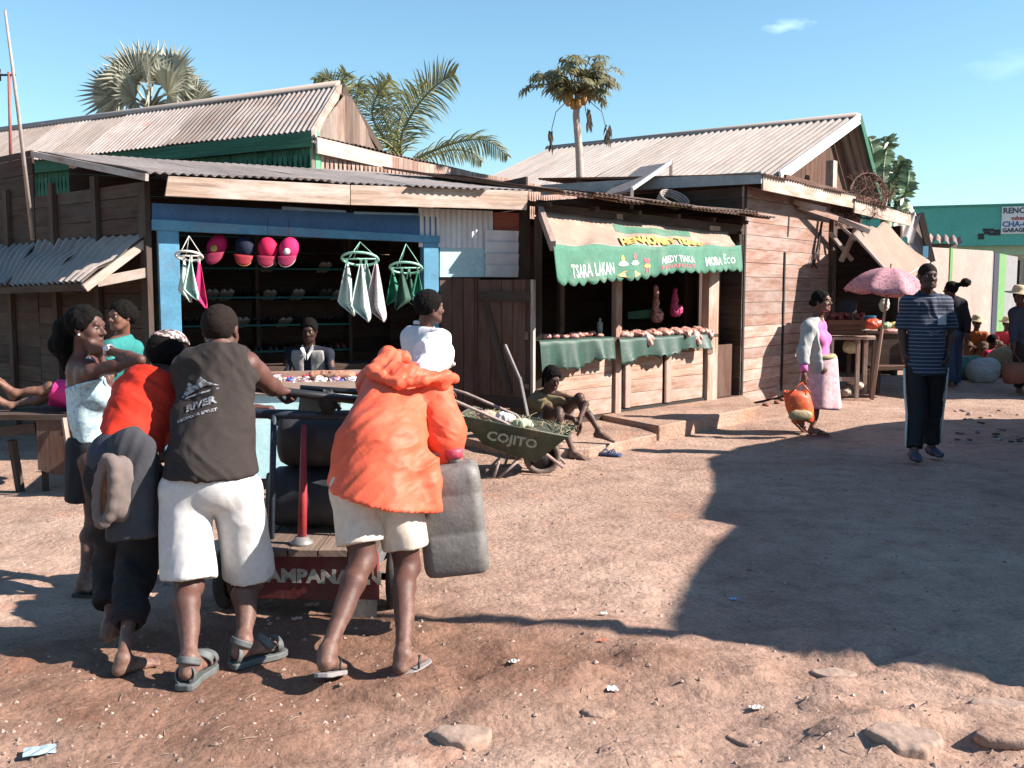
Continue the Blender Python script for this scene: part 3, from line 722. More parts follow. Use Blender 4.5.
# white corrugated patches and mint sheet right of the opening
mb = MB()
def ppanel(mb, pl, x0, y0, x1, y1, off, pitch=.06, amp=.008):
    ua, za = pl.hit(x0, y1, off); ub, zb = pl.hit(x1, y0, off); k = int((ub - ua) / pitch * 8); row0 = []; row1 = []
    for i in range(k + 1):
        u = ua + (ub - ua) * i / k; o = off + amp * math.sin(u / pitch * 6.283); row0.append(pl.P(u, za, o)); row1.append(pl.P(u, zb, o))
    b = len(mb.v); mb.v += row0 + row1
    for i in range(k): mb.face([b + i, b + i + 1, b + k + 2 + i, b + k + 1 + i], [(i * .01, 0), (i * .01 + .01, 0), (i * .01 + .01, 1), (i * .01, 1)], True)
ppanel(mb, F1, 419, 211, 493, 247, .035); mb.build('iron_panel', IRON_W, bs)
mb = MB(); F1.quad(mb, [(440, 277), (440, 247), (485, 248), (486, 277)], .0, .03); mb.build('mint_panel', MINT, bs)
mb = MB(); ua, za = F1.hit(485, 277, .05); ub, zb = F1.hit(519, 231, .05)
for i in range(4):
    z = za + (zb - za) * i / 4; mb.prism([F1.P(ua, z, .05), F1.P(ub, z, .03), F1.P(ub, z + (zb - za) / 4, .05), F1.P(ua + (ub - ua) * .0, z + (zb - za) / 4, .07)], -F1.n * .004)
mb.build('iron_panel', IRON_W, bs)
mb = MB(); F1.pbox(mb, 494, 213, 519, 231, -.01, .03); mb.build('red_board', wood('planks_orange', (.36, .12, .08), (.26, .08, .055)), bs)
mb = MB(); F1.box(mb, F1.hit(440, 300)[0], L1 * .99, 0, F1.hit(470, 277)[1], -.02, 0); 
mb = MB(); F1.planks(mb, F1.hit(440, 300)[0], F1.hit(481, 300)[0], 0.05, F1.hit(460, 278)[1], .13, -.02, .02, vert=True); mb.build('front_wall', W_RED, bs)
mb = MB(); F1.box(mb, F1.hit(519, 250)[0], F1.hit(530, 250)[0], 0.1, 2.5, -.06, .0); mb.build('post', W_DARK, bs)
# door leaf, ajar
hz = F1.hit(481, 280)[1]; ha = F1.P(F1.hit(480, 300, .04)[0], 0, .04); hb = at(535, 350, 10.1); hb.z = 0
DL = Pl(ha, hb); mb = MB(); DL.planks(mb, 0, DL.L - .03, .14, hz + .0, .15, 0, .03, vert=True); dr = mb.build('door', W_RED, bs)
mb = MB(); DL.box(mb, DL.L - .03, DL.L, .12, hz, -.01, .04); mb.build('door_edge', W_BEAM, dr)  # pale timber puts the sunlit thickness of the leaf into its colour
mb = MB(); DL.box(mb, .02, DL.L - .03, hz - .22, hz - .12, .032, .055); DL.box(mb, .02, DL.L - .03, .35, .45, .032, .055)
mb.prism([DL.P(.05, hz - .25, .036), DL.P(.13, hz - .25, .036), DL.P(.42, .5, .036), DL.P(.34, .5, .036)], DL.n * .018); mb.build('door_brace', W_DARK, dr)
for q_ in ((.10, .05, 1.05, 1.13), (.12, .04, .55, .6)): mb = MB(); DL.box(mb, DL.L - q_[0], DL.L - q_[1], q_[2], q_[3], .03, .05); mb.build('latch', mat('rusty_metal', (.22, .14, .11), .6, .5, 20, .001, metal=.4), dr)
# inside: shelves with edges painted teal
SH = Pl(F1.P(.25, 0, -1.55), F1.P(2.35, 0, -1.55)); shy = (268, 296.5, 324, 350)
shelf_z = []
for k, y in enumerate(shy):
    z = SH.hit(290, y)[1]; shelf_z.append(z); mb = MB(); SH.box(mb, 0, SH.L, z - .02, z, -.22, .0); mb.build('shelf', wood('shelf_teal', (.05, .20, .20), (.03, .13, .13)), bs)
mb = MB(); 
for u in (0, SH.L * .5, SH.L): SH.box(mb, u - .02, u + .02, .1, 2.2, -.22, -.01)
mb.build('shelf_upright', W_DARK, bs)
mb = MB(); F1.box(mb, .3, 3.1, .75, .80, -.75, -.3); mb.build('counter', W_DARK, bs)

# lean-to of pale iron on the left
e_a = at(85, 281, 8.55); e_b = e_a + V((-.75 * 3.2, .66 * 3.2, -.06)); t_a = at(150, 236, 9.02); t_b = t_a + V((-.75 * 4.6, .66 * 4.6, .04))
lt = thing('lean_to', 'low lean-to roof of pale corrugated iron over the bench at the left edge', 'lean-to roof', (e_a.x, e_a.y, 0))
mb = MB(); corr(mb, e_b, e_a, t_a, t_b, pitch=.11, amp=.02, sheet=.85, nv=4, sag=.02); mb.build('roof', IRON_P, lt)
mb = MB(); mb.beam(e_a + V((-.02, .03, -.06)), t_a + V((-.03, .0, -.05)), .035, .07); mb.build('rafter', W_BEAM, lt)
mb = MB(); q0 = at(97, 282, 8.75); q1 = at(149, 272, 8.98); mb.beam(q0, q1, .03, .085); mb.build('bracket', W_BEAM, lt)
mb = MB(); mb.beam(e_a + V((.0, .05, -.05)), e_b + V((0, .05, -.05)), .05, .06); mb.build('purlin', W_DARK, lt)

# thin leaning pole and the aerial mast at the far left
mb = MB(); mb.tube([at(33, 240, 9.6), at(18, 110, 9.3), at(5, 10, 9.1)], [.022, .017, .011], 8); o = mb.build('bamboo_pole', mat('bamboo_grey', (.36, .30, .27), .7, .3, 8, .002)); tag(o, 'long thin leaning pole rising above the roofs at the far left', 'pole')
ae = thing('aerial_mast', 'short red aerial mast fixed above the roof ridge at the far left', 'aerial', at(10, 140, 14.0))
mb = MB(); mb.tube([at(11, 175, 14.0), at(9, 72, 14.0)], .022, 8); mb.build('mast', mat('paint_red', (.32, .10, .09), .6, .3), ae)
mb = MB(); p = at(9, 75, 14.0); mb.tube([p + V((-.2, 0, 0)), p + V((.09, .0, 0))], .015, 6); mb.tube([p + V((-.12, 0, .08)), p + V((-.12, 0, -.08))], .012, 6); mb.build('aerial_rod', STEEL_D, ae)

# ---------------------------------------------------------------- green building behind (gable + lean-to)
K = V((-2.42, 12.4, 0)); gl = V((-.86, .51, 0)).normalized(); gb = V((.50, .866, 0)).normalized()
gh_ = thing('green_house', 'green boarded building with a grey iron gable roof behind the blue-framed stall', 'building', K)
G1 = Pl(K + gl * 8.5, K); mb = MB(); G1.planks(mb, 0, 8.5, 1.8, 3.42, .12, -.03, .02, vert=True); mb.build('front_wall', GREEN_W, gh_)
# zigzag-cut boards under the eave
def zigzag(pl, u0, u1, z0, z1, off, m, name, parent):
    mb = MB(); u = u0
    while u < u1:
        w = .085; n_ = 4; L_ = []; R_ = []
        for i in range(n_ + 1):
            z = z0 + (z1 - z0) * i / n_; s_ = .016 if i % 2 else 0; L_.append((u + s_, z)); R_.append((u + w - .008 - s_, z))
        mb.prism([pl.P(a, b, off) for a, b in L_ + R_[::-1]], pl.n * .015); u += w
    mb.build(name, m, parent)
zg = MB(); zigzag(G1, 3.0, 8.4, 2.75, 3.2, .01, GREEN_W, 'cut_boards', gh_)
mb = MB(); G1.box(mb, 0, 8.55, 3.28, 3.46, .05, .09); mb.build('eave_board', GREEN_W, gh_)
mb = MB(); mb.box(K + ZUP * 3.05 + gb * .03, (.09, .09, .85), (gb, gl, ZUP)); mb.build('corner_post', GREEN_P, gh_)
G2 = Pl(K, K + gb * 8.0); mb = MB(); G2.planks(mb, 0, 8, 1.8, 3.35, .12, -.02, .02, vert=True); mb.build('side_wall', W_SHACK, gh_)
zigzag(G2, .1, 7.5, 2.75, 3.2, .01, W_SHACK, 'cut_boards', gh_)
pk = at(338, 86, 14.0); el = at(311, 131, 12.3) ; er = at(377, 146, 15.6)
rb = pk + gl * 8.3; 
mb = MB(); corr(mb, el + gl * 8.6 - gb * .1, el, pk, pk + gl * 8.6, nv=4, amp=.012, sheet=.82, pitch=.09); corr(mb, er, er + gl * 8.6, pk + gl * 8.6, pk, nv=3, amp=.012, pitch=.09); mb.build('roof', IRON, gh_)
mb = MB(); mb.tube([pk + ZUP * .03, pk + gl * 8.5 + ZUP * .03], .07, 8, flat=.5); mb.build('ridge_cap', IRON_P, gh_)
mb = MB(); a_ = el + V((0, 0, -.08)); b_ = pk + V((0, 0, -.06)); mb.prism([a_, el + ZUP * .02, pk + ZUP * .02, b_ + V((.0, 0, -.1))], V((.05, .02, 0))); mb.build('verge_board', W_BEAM, gh_)
mb = MB(); mb.beam(pk + V((.05, 0, -.05)), er + V((.05, 0, -.05)), .04, .14); mb.build('verge_board', W_DARK, gh_)
gp = Pl(el, er); mb = MB(); n_ = 9
for i in range(n_):
    ta, tb = i / n_, (i + 1) / n_ - .006
    def top(t): 
        q = el.lerp(er, t); zt = (el.z + (pk.z - el.z) * t / .5) if t < .5 else (pk.z + (er.z - pk.z) * (t - .5) / .5); return V((q.x, q.y, zt - .08))
    def bot(t): q = el.lerp(er, t); return V((q.x, q.y, 3.0))
    ps = [bot(ta), bot(tb), top(tb), top(ta)] if not ta < .5 < tb else [bot(ta), bot(tb), top(tb), V((pk.x, pk.y, pk.z - .08)), top(ta)]
    mb.prism(ps, V((.02, .012, 0)))
mb.build('gable_wall', wood('boards_brown', (.24, .17, .14), (.15, .10, .08), grey=(.2, .18, .16)), gh_)
# lean-to roof along the street side
la = at(314, 136, 12.25); lb = at(566, 195, 19.6)
mb = MB(); up = V((-.8, .5, 0)); corr(mb, la, lb, lb + up * 2.6 + ZUP * .55, la + up * 1.4 + gb * 1.2 + ZUP * .28, nv=3, pitch=.1, amp=.016); mb.build('roof', IRON_R, gh_)
mb = MB(); dv = (lb - la).normalized(); mb.beam(la + V((.03, 0, -.11)), lb + V((.03, 0, -.16)), .03, .19); mb.build('fascia', W_GREY, gh_, .003)
# nothing shows what stands behind the roof: plain body
mb = MB(); mb.box(K + gl * 4.2 + gb * 3.6 + ZUP * 1.5, (8.2, 7.0, 3.0), (gl, gb, ZUP)); mb.build('inner_wall', W_DARK, gh_)

# ---------------------------------------------------------------- butcher's stall
F2 = Pl((.27, 10.4), (3.03, 13.2)); L2 = F2.L
bu = thing('butcher_stall', 'timber meat stall with two plank counters under the green awning', 'market stall', F2.P(L2 / 2, 0, -1))
mb = MB(); b2 = Pl(F2.P(0, 0, -2.2), F2.P(L2, 0, -2.2)); b2.planks(mb, -.2, L2, 0, 2.5, .2, 0, .02); mb.build('back_wall', W_DARK, bu)
e2 = Pl(F2.P(L2 - .02, 0, 0), F2.P(L2 - .02, 0, -2.2)); mb = MB(); e2.planks(mb, 0, 2.2, 0, 2.5, .2, 0, .02); mb.build('end_wall', W_DARK, bu)
mb = MB(); mb.box(F2.P(L2 / 2, .1, -1.1), (L2, 2.2, .12), (F2.u, F2.n, ZUP)); mb.build('stall_floor', W_DARK, bu)
uu = lambda x, o=0: F2.hit(x, 300, o)[0]
def zz(x, y, off=0): return F2.hit(x, y, off)[1]
mb = MB(); F2.box(mb, uu(615), uu(621), .12, 2.4, -.05, .02); mb.build('post', W_SHACK, bu, .004)
mb = MB(); F2.box(mb, uu(707), uu(717), .12, 2.35, -.08, .03); mb.build('post', W_LIT, bu, .004)
mb = MB(); F2.box(mb, uu(652), uu(656), 1.0, 2.35, -1.5, -1.44); mb.build('post', W_SHACK, bu)
mb = MB(); F2.box(mb, uu(600), uu(607), .12, 2.3, -1.2, -1.1); mb.build('post', W_RED, bu)
zc1 = zz(575, 340); zc2 = zz(665, 337)
mb = MB(); F2.planks(mb, uu(556), uu(612), .17, zc1 - .02, .155, -.02, .025, gap=.005); 
mb.build('front_boards', W_LIT, bu)
mb = MB(); F2.box(mb, uu(541), uu(619), zc1 - .03, zc1 + .01, -.5, .1); mb.build('counter_top', W_DARK, bu)
mb = MB(); F2.box(mb, uu(621), uu(712), zc2 - .03, zc2 + .01, -.5, .1); mb.build('counter_top', W_DARK, bu)
# the two low plank doors
for xa, xb, zb in ((625, 664, .20), (666, 704, .20)):
    ua, ub = uu(xa), uu(xb); mb = MB(); F2.planks(mb, ua + .0, ub, zb, zc2 - .06, .15, -.03, .025, gap=.004); d_ = mb.build('plank_door', W_LIT, bu)
    mb = MB(); F2.box(mb, ua, ua + .10, zb, zc2 - .06, .0, .022); mb.build('door_batten', W_LIT, d_)
mb = MB(); 
for x in (622.5, 665, 704): F2.box(mb, uu(x) - .012, uu(x) + .012, .16, zc2 - .03, -.04, -.012)
F2.box(mb, uu(622), uu(706), .15, .19, -.05, .0); mb.build('door_frame', BLACK, bu)
mb = MB(); F2.box(mb, uu(664.5), uu(668), .2, zc2 - .05, .012, .02); mb.build('batten', W_RED, bu)
for q_ in ((705.5, 711, .75, .83), (621, 627, .72, .8)): mb = MB(); F2.box(mb, uu(q_[0]), uu(q_[1]), q_[2], q_[3], .03, .045); mb.build('hasp', MATS['rusty_metal'], bu)
mb = MB(); F2.box(mb, uu(717), L2 - .02, .9, 2.35, -.5, -.46); mb.build('inner_wall', W_DARK, bu)
mb = MB(); F2.planks(mb, uu(717), uu(740), .12, zz(728, 345), .4, -.12, .03, vert=True, gap=.003); mb.build('side_door', W_RED, bu)
mb = MB(); F2.box(mb, uu(717), uu(738), zz(728, 345) + .02, 2.3, -.3, -.27); mb.build('recess_board', W_DARK, bu)
# its thin rusty roof
ra = F2.P(-.05, 2.50, .38); rb_ = F2.P(L2 + .06, 2.47, .38)
mb = MB()
for k in range(2):
    corr(mb, ra + V((0, 0, .018 * k)) + F2.n * (.05 * k), rb_ + V((0, 0, .018 * k)) + F2.n * (.03 * k), rb_ - F2.n * 2.9 + ZUP * .45, ra - F2.n * 2.9 + ZUP * .5, nv=3, sheet=.45, lap=.012, sag=.015, amp=.012)
mb.build('roof', IRON_R, bu)
mb = MB()
for t in np.linspace(.02, .98, 6): mb.beam(F2.P(L2 * t, 2.42, .10), F2.P(L2 * t, 2.70, -2.3), .05, .05)
mb.build('rafter', W_DARK, bu)
mb = MB(); mb.beam(F2.P(0, 2.38, -.02), F2.P(L2, 2.33, -.02), .06, .12); mb.build('header_beam', W_DARK, bu)
mb = MB(); mb.beam(F2.P(.0, 2.3, .0), F2.P(.0, .1, .0), .08, .08); mb.build('post', W_DARK, bu)
# awning: canvas top, green valance with painted lettering
A0, A1 = V((.38, 9.52, 0)), V((2.73, 11.86, 0)); AW = Pl(A0, A1)
aw = thing('awning', 'faded green and beige canvas awning with scalloped edge and painted lettering', 'awning', (1.5, 10.8, 0))
TL, TR = F2.W(543, 211, .02), F2.W(727, 232, .02); BL, BR = at(553, 246, A0.y), at(741, 247, A1.y)
def awpt(s, t):
    """s along 0..1, t 0 at the wall .. 1 at the front edge"""
    p = TL.lerp(TR, s).lerp(BL.lerp(BR, s), t)
    return p + V((0, 0, -.05 * math.sin(math.pi * t) * (.6 + .4 * math.sin(s * 9)) - (.012 * math.sin(s * 31 + t * 5) - .006 * math.sin(s * 60 + t * 3)) * min(1, .25 + t)))
NS = 90
mb = MB(); mb.loft([[awpt(i / NS, t) for i in range(NS + 1)] for t in np.linspace(0, 1, 11)], False, True, False)
BEI = mat('canvas_beige', (.33, .235, .185), .9, .16, 5, .004, 30, dirt=(.42, .36, .28)); CGR = mat('canvas_green', (.065, .20, .135), .85, .3, 5, .003, 30, dirt=(.16, .21, .16))
o = mb.build('canopy', BEI, aw); md = o.modifiers.new('Solid', 'SOLIDIFY'); md.thickness = .004
mb = MB(); mb.loft([[awpt(.32 + .42 * i / 40, t0 + (.05 * math.sin(math.pi * i / 40)) + w_ * .035 * math.sin(math.pi * i / 40)) + V((0, -.004, .006)) for i in range(41)] for t0, w_ in ((.18, 0), (.40 , 1), (.62, 2))][:2], False, True, False); mb.build('green_stripe', CGR, aw)
def vapt(s, t):
    p = BL.lerp(BR, s); drop = .37 - .09 * s + .02 * math.sin(s * 7.3) + .012 * math.sin(s * 19); z = p.z + .01 * (1 - t) - t * drop
    wv = (.012 * math.sin(s * 40) + .010 * math.sin(s * 73 + 1) + .02 * math.sin(s * 11)) * t
    return V((p.x, p.y, z)) + AW.n * (wv + .05 * t) + V((0, 0, -.012 * math.sin(s * 31 + 5) * (1 - t)))
NV = 260; NSC = 22
def scal(s): f = (s * NSC) % 1; return 1 - .11 * (1 - math.sin(math.pi * f)) 
mb = MB(); mb.loft([[vapt(i / NV, t * (scal(i / NV) if t > .8 else 1)) for i in range(NV + 1)] for t in np.linspace(0, 1, 9)], False, True, False)
o = mb.build('valance', CGR, aw); md = o.modifiers.new('Solid', 'SOLIDIFY'); md.thickness = .003
mb = MB(); mb.prism([vapt(1, 0), vapt(1, .95), F2.W(738, 268, .2), F2.W(736, 240, .1)], V((.002, .002, 0))); mb.build('side_flap', CGR, aw)
mb = MB(); mb.beam(BL + V((0, .02, -.02)), BR + V((0, .02, -.02)), .03, .03); mb.beam(BR, F2.P(L2 * .98, 2.3, .0), .03, .03); mb.build('awning_bar', W_DARK, aw)
mb = MB(); mb.beam(F2.P(.0, 2.36, .03), BL, .05, .1); mb.build('side_board', W_SHACK, aw)
PW = mat('paint_white', (.58, .60, .56), .8, .3, 55, 0, c2=(.16, .30, .23), thr=(.38, .5)); PY = mat('paint_yellow', (.60, .40, .09), .8, .15, 55, 0, c2=(.30, .26, .13), thr=(.38, .5)); PR = mat('paint_crimson', (.45, .09, .13), .8, .2, 55, 0, c2=(.22, .18, .15), thr=(.38, .5)); PO = mat('paint_ochre', (.50, .33, .14), .7, .2, 20, 0)
AWL = (BR - BL).length
def vtext(s, x0, y0, x1, y1, m, bold=.0):
    """paints words on the valance so that they fill a box given in its own fractions"""
    me = text_mesh(s, .1, .0008, bold); xs_ = [v.co.x for v in me.vertices]; ys_ = [v.co.y for v in me.vertices]
    a, b, c, d = min(xs_), max(xs_), min(ys_), max(ys_); vs = []
    for v in me.vertices:
        s_ = x0 + (x1 - x0) * (v.co.x - a) / (b - a); t_ = y1 + (y0 - y1) * (v.co.y - c) / (d - c); vs.append(vapt(s_, t_) + AW.n * (.006 + v.co.z))
    fs = [list(p.vertices) for p in me.polygons]; link_mesh('lettering', vs, fs, m, aw)
vtext('TSARA LAKAN', .065, .46, .265, .80, PW, .002)
vtext('ABEDY TIAKA', .51, .36, .69, .60, PW, .002); vtext('FANAFODY', .51, .66, .69, .80, PR, .002)
vtext('MORA', .76, .42, .86, .74, PW, .003); vtext('Eco', .875, .30, .95, .68, mat('paint_palegreen', (.38, .62, .50), .7), .001)
def vblob(s, t, a, b, m, name='painted_emblem'):
    mb = MB(); pts = [vapt(s + a * math.cos(q) * (1 + .2 * math.sin(3 * q)), t + b * math.sin(q)) + AW.n * .007 for q in np.linspace(0, 2 * math.pi, 19)[:-1]]
    mb.prism(pts, AW.n * .001); mb.build(name, m, aw)
vblob(.315, .50, .022, .08, PW); vblob(.315, .34, .008, .09, PY); vblob(.375, .50, .022, .07, PW); vblob(.375, .32, .009, .09, PR); vblob(.345, .80, .055, .10, PO)
vtext('TT', .425, .38, .455, .80, PR, .006); vblob(.44, .6, .016, .06, PY)
# the yellow words run along the fold
def ftext(s, x0, x1, m):
    me = text_mesh(s, .1, .0008, .006); xs_ = [v.co.x for v in me.vertices]; ys_ = [v.co.y for v in me.vertices]; a, b, c, d = min(xs_), max(xs_), min(ys_), max(ys_); vs = []
    for v in me.vertices:
        s_ = x0 + (x1 - x0) * (v.co.x - a) / (b - a); t_ = (d - v.co.y) / (d - c) * .26 - .30
        vs.append((vapt(s_, t_) if t_ > 0 else awpt(s_, 1 + t_ * 1.3)) + AW.n * (.014 + v.co.z) + V((0, 0, .016)))
    fs = [list(p.vertices) for p in me.polygons]; link_mesh('lettering', vs, fs, m, aw)
ftext('HENAOMBY TSARA', .32, .78, PY)
# counter cloths
def cloth_strip(pl, ua, ub, z, drop0, drop1, o_, m, name, label, seed=0, group=None):
    rng = random.Random(seed); n_ = 80; rings = []; ph = [rng.uniform(0, 6) for _ in range(5)]
    for t in np.linspace(-.25, 1, 16):
        row = []
        for i in range(n_ + 1):
            s = i / n_; u = ua + (ub - ua) * s; dr = drop0 + (drop1 - drop0) * s + .02 * math.sin(s * 13 + ph[0]) + (.012 * math.sin(s * 55 + ph[1]) + .014 * math.sin(s * 97 + ph[4]) if t > .95 else 0)
            if t < 0: row.append(pl.P(u, z + .018, o_ + t * .9))
            else: row.append(pl.P(u, z + .018 - t * dr, o_ + .02 + t * (.035 * math.sin(s * 14 + ph[2]) * .8 + .02 * math.sin(s * 37 + ph[3]) + .03) + (.012 if t > 0 else 0)))
        rings.append(row)
    mb = MB(); mb.loft(rings, False, True, False); o = mb.build(name, m); md = o.modifiers.new('Solid', 'SOLIDIFY'); md.thickness = .003; tag(o, label, 'cloth', group); return o
TARP = mat('tarp_green', (.018, .062, .046), .55, .3, 5, .003, 25)
cloth_strip(F2, uu(541, .15), uu(616, .15), zc1, .36, .22, .1, TARP, 'counter_cloth', 'green plastic cloth hanging from the left counter, longer at its left end', 3)
cloth_strip(F2, uu(621, .15), uu(711, .15), zc2, .26, .16, .1, TARP, 'counter_cloth', 'green plastic cloth hanging from the right counter above the plank doors', 8)

# step slabs in front of the stall
def slab(name, pts, z0, z1, label, m):
    mb = MB(); mb.prism([V((p.x, p.y, z0)) for p in pts], V((0, 0, z1 - z0))); o = mb.build(name, m, bevel=.012); tag(o, label, 'step'); return o
STP = mat('step_earth', (.50, .375, .31), .95, .22, 3, .008, 20, dirt=(.36, .26, .21))
slab('step_slab', [onz(659, 426, .155), onz(760, 406, .155), F2.P(L2 + .1, 0, -.02), F2.P(1.05, 0, -.02)], -.05, .155, 'raised earth step along the foot of the plank doors', GM)
slab('step_slab', [onz(520, 452, .10), onz(590, 448, .10), onz(657, 434, .10), F2.P(1.2, 0, .05), F2.P(-.9, 0, -.4)], -.05, .10, 'lower step slab under the seated man beside the meat stall', GM)

# ---------------------------------------------------------------- plank shack
C3 = V((3.05, 13.3, 0)); F3 = Pl(C3, (5.12, 16.0)); L3 = F3.L; bk3 = V((-.79, .61, 0))
sh = thing('plank_shack', 'tall shack of weathered pinkish horizontal planks right of the meat stall', 'shack', F3.P(L3 / 2, 0, -1.5))
mb = MB(); F3.planks(mb, 0, L3 * .93, .02, 2.92, .165, -.03, .026, gap=.007); mb.build('front_wall', W_SHACK, sh)
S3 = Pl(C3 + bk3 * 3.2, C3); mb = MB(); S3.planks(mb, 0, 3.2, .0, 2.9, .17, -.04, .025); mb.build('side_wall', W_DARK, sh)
mb = MB(); u_ = F3.hit(783, 300)[0]; F3.box(mb, u_ - .02, u_ + .02, .1, F3.hit(783, 252)[1], .0, .02); F3.box(mb, .0, .05, 0, 2.9, -.0, .02)
mb.build('door_gap', BLACK, sh)
mb = MB(); F3.box(mb, L3 * .93, L3 * .98, 0, 2.8, -.05, .06); mb.build('post', W_DARK, sh)
zt = 3.02
mb = MB(); mb.beam(F3.P(-.08, zt - .09, .28), F3.P(L3 + .05, zt - .1, .28), .03, .20); mb.build('fascia', W_BEAM, sh, .003)
mb = MB(); mb.beam(F3.P(-.1, zt - .03, .28), F3.P(-.1, zt - .03, .28) + bk3 * 3.5 + V((0, 0, .05)), .04, .15); mb.build('verge_board', mat('paint_greyblue', (.26, .31, .33), .7, .3, 4), sh)
mb = MB(); a = F3.P(-.14, zt, .33); b = F3.P(L3 + .1, zt - .01, .33); corr(mb, a, b, b + bk3 * 3.6 + ZUP * .18, a + bk3 * 3.6 + ZUP * .18, nv=2, amp=.014, pitch=.09, sheet=.7); mb.build('roof', IRON_R, sh)
mb = MB(); mb.box(C3 + bk3 * 3.3 + F3.u * 1.6 + ZUP * 1.45, (.05, L3, 2.9), (bk3, F3.u, ZUP)); mb.build('back_wall', W_DARK, sh)
mb = MB()
for (x0, y0, x1, y1, w_) in ((794, 202, 826, 210, .07), (798, 206, 868, 229, .07)):
    mb.beam(F3.W(x0, y0, .05), F3.W(x1, y1, .45), .05, w_)
mb.build('loose_rail', W_SHACK, sh)
mb = MB(); mb.tube([F3.W(822, 222, .05), F3.W(818, 245, .06), F3.W(814, 264, .05), F3.W(817, 268, .06)], .018, 6); mb.tube([F3.W(816, 252, .07), F3.W(812, 268, .07)], .012, 6); mb.build('hanging_strap', BLACK, sh)

# coil, loose sheet on posts lying on the roofs
mb = MB(); c_ = F2.P(L2 * .90, 2.72, -.9)
for k in range(4): mb.torus(c_ + V((.02 * k, .0, .02 * k)), .17 + .01 * k, .014, V((.25, -.5, .8)), 22, 6)
o = mb.build('wire_coil', mat('coil_grey', (.30, .25, .22), .8, .4, 20)); tag(o, 'coil of old grey hose lying on the rusty roof', 'coil')
tp = thing('tilted_panel', 'grey flat panel propped at a slant on two posts above the meat stall roof', 'panel', at(640, 205, 13.6))
pa, pb_, pc, pd = at(601, 196, 13.9), at(632, 189, 13.4), at(671, 162, 14.3), at(640, 167, 15.3)
mb = MB(); mb.prism([pa, pb_, pc, pd], V((0, 0, -.03))); mb.build('sheet', mat('panel_grey', (.20, .175, .165), .6, .25, 3), tp)
mb = MB(); mb.beam(pb_, pc, .03, .05); mb.build('frame_edge', mat('alu', (.62, .62, .62), .4, .1, 5, 0, metal=.5), tp)
for p in (pb_, pc): mb = MB(); mb.beam(p, V((p.x, p.y, 2.62)), .04, .04); mb.build('leg', W_GREY, tp)

# ---------------------------------------------------------------- big gabled shed behind
PK = V((7.30, 21.6, 5.2)); g3 = V((.61, .79, 0)); ELf = V((4.84, 18.4, 3.62)); ERt = PK + V((1.15, 1.5, -1.95)); rv = V((-.79, .61, 0))
gs = thing('gabled_shed', 'large shed with a grey corrugated gable roof rising behind the plank shack', 'building', (PK.x, PK.y, 0))
mb = MB(); corr(mb, ELf + rv * 8.2, ELf, PK, PK + rv * 8.0, pitch=.16, amp=.025, sheet=.9, nv=4); corr(mb, ERt, ERt + rv * 8, PK + rv * 8, PK, pitch=.16, amp=.025, nv=2); mb.build('roof', IRON_P, gs)
mb = MB(); mb.tube([PK + ZUP * .04, PK + rv * 8.1 + ZUP * .04], .08, 8, flat=.5); mb.build('ridge_cap', IRON, gs)
mb = MB(); mb.beam(ELf - g3 * .1 + V((.05, -.05, -.04)), PK + V((.05, -.05, -.04)), .04, .20); mb.build('verge_board', IRON_W, gs)
mb = MB(); mb.beam(PK + V((.05, -.05, -.04)), ERt + V((.05, -.05, -.04)), .05, .16); mb.build('verge_board', GREEN_W, gs)
ins = rv * .45; n_ = 10; W0 = ELf + ins; W1 = ERt + ins; Pk2 = PK + ins; mb = MB(); GP = Pl(W0, W1); LL = GP.L; up_ = (V((Pk2.x, Pk2.y, 0)) - V((W0.x, W0.y, 0))).dot(GP.u)
def gz_top(u): return (W0.z + (Pk2.z - W0.z) * u / up_ if u < up_ else Pk2.z + (W1.z - Pk2.z) * (u - up_) / (LL - up_)) - .08
u = 0
while u < LL: 
    w_ = .22; mb.prism([GP.P(u, 0), GP.P(min(u + w_ - .01, LL), 0), GP.P(min(u + w_ - .01, LL), gz_top(min(u + w_, LL))), GP.P(u, gz_top(u))], -GP.n * .03); u += w_
mb.build('gable_wall', W_RED, gs)
mb = MB(); GP.box(mb, 2.6, 2.82, 2.5, 4.15, .35, .5); mb.build('post', W_BEAM, gs)
mb = MB(); mb.beam(ELf + V((0, 0, -.05)) - rv * .1, ERt + V((0, 0, .25)), .08, .12); mb.build('tie_beam', W_RED, gs)
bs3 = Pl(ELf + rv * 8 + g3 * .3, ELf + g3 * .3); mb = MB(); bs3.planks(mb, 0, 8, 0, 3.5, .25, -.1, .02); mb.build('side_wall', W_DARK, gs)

# ---------------------------------------------------------------- food stall beyond the shack
F4 = Pl(F3.P(L3 * .99, 0, 0), F3.P(L3 * .99, 0, 0) + V((2.6, 3.1, 0)))
fs_ = thing('food_stall', 'dark vegetable stall with a drooping beige tarpaulin on crossed poles', 'market stall', F4.P(1.5, 0, -1))
z4 = 2.95
mb = MB(); mb.beam(F4.P(0, z4 - .1, .3), F4.P(2.6, z4 - .18, .3), .03, .2); mb.build('fascia', W_BEAM, fs_)
mb = MB(); a = F4.P(-.05, z4, .34); b = F4.P(2.75, z4 - .08, .34); corr(mb, a, b, b - F4.n * 2.6 + ZUP * .2, a - F4.n * 2.6 + ZUP * .2, nv=2, pitch=.1, amp=.014); mb.build('roof', IRON_R, fs_)
mb = MB(); kb = Pl(F4.P(0, 0, -2.0), F4.P(3, 0, -2.0)); kb.planks(mb, -.5, 3.2, 0, 2.9, .2, 0, .02, gap=0); mb.build('back_wall', W_DARK, fs_)
mb = MB(); F4.box(mb, 2.9, 3.0, 0, 2.7, -.06, .04); kb.box(mb, -.5, 3.2, .0, 2.9, -.05, -.03); mb.build('post', W_DARK, fs_)  # post, plus an added backing board that stops light through the back wall
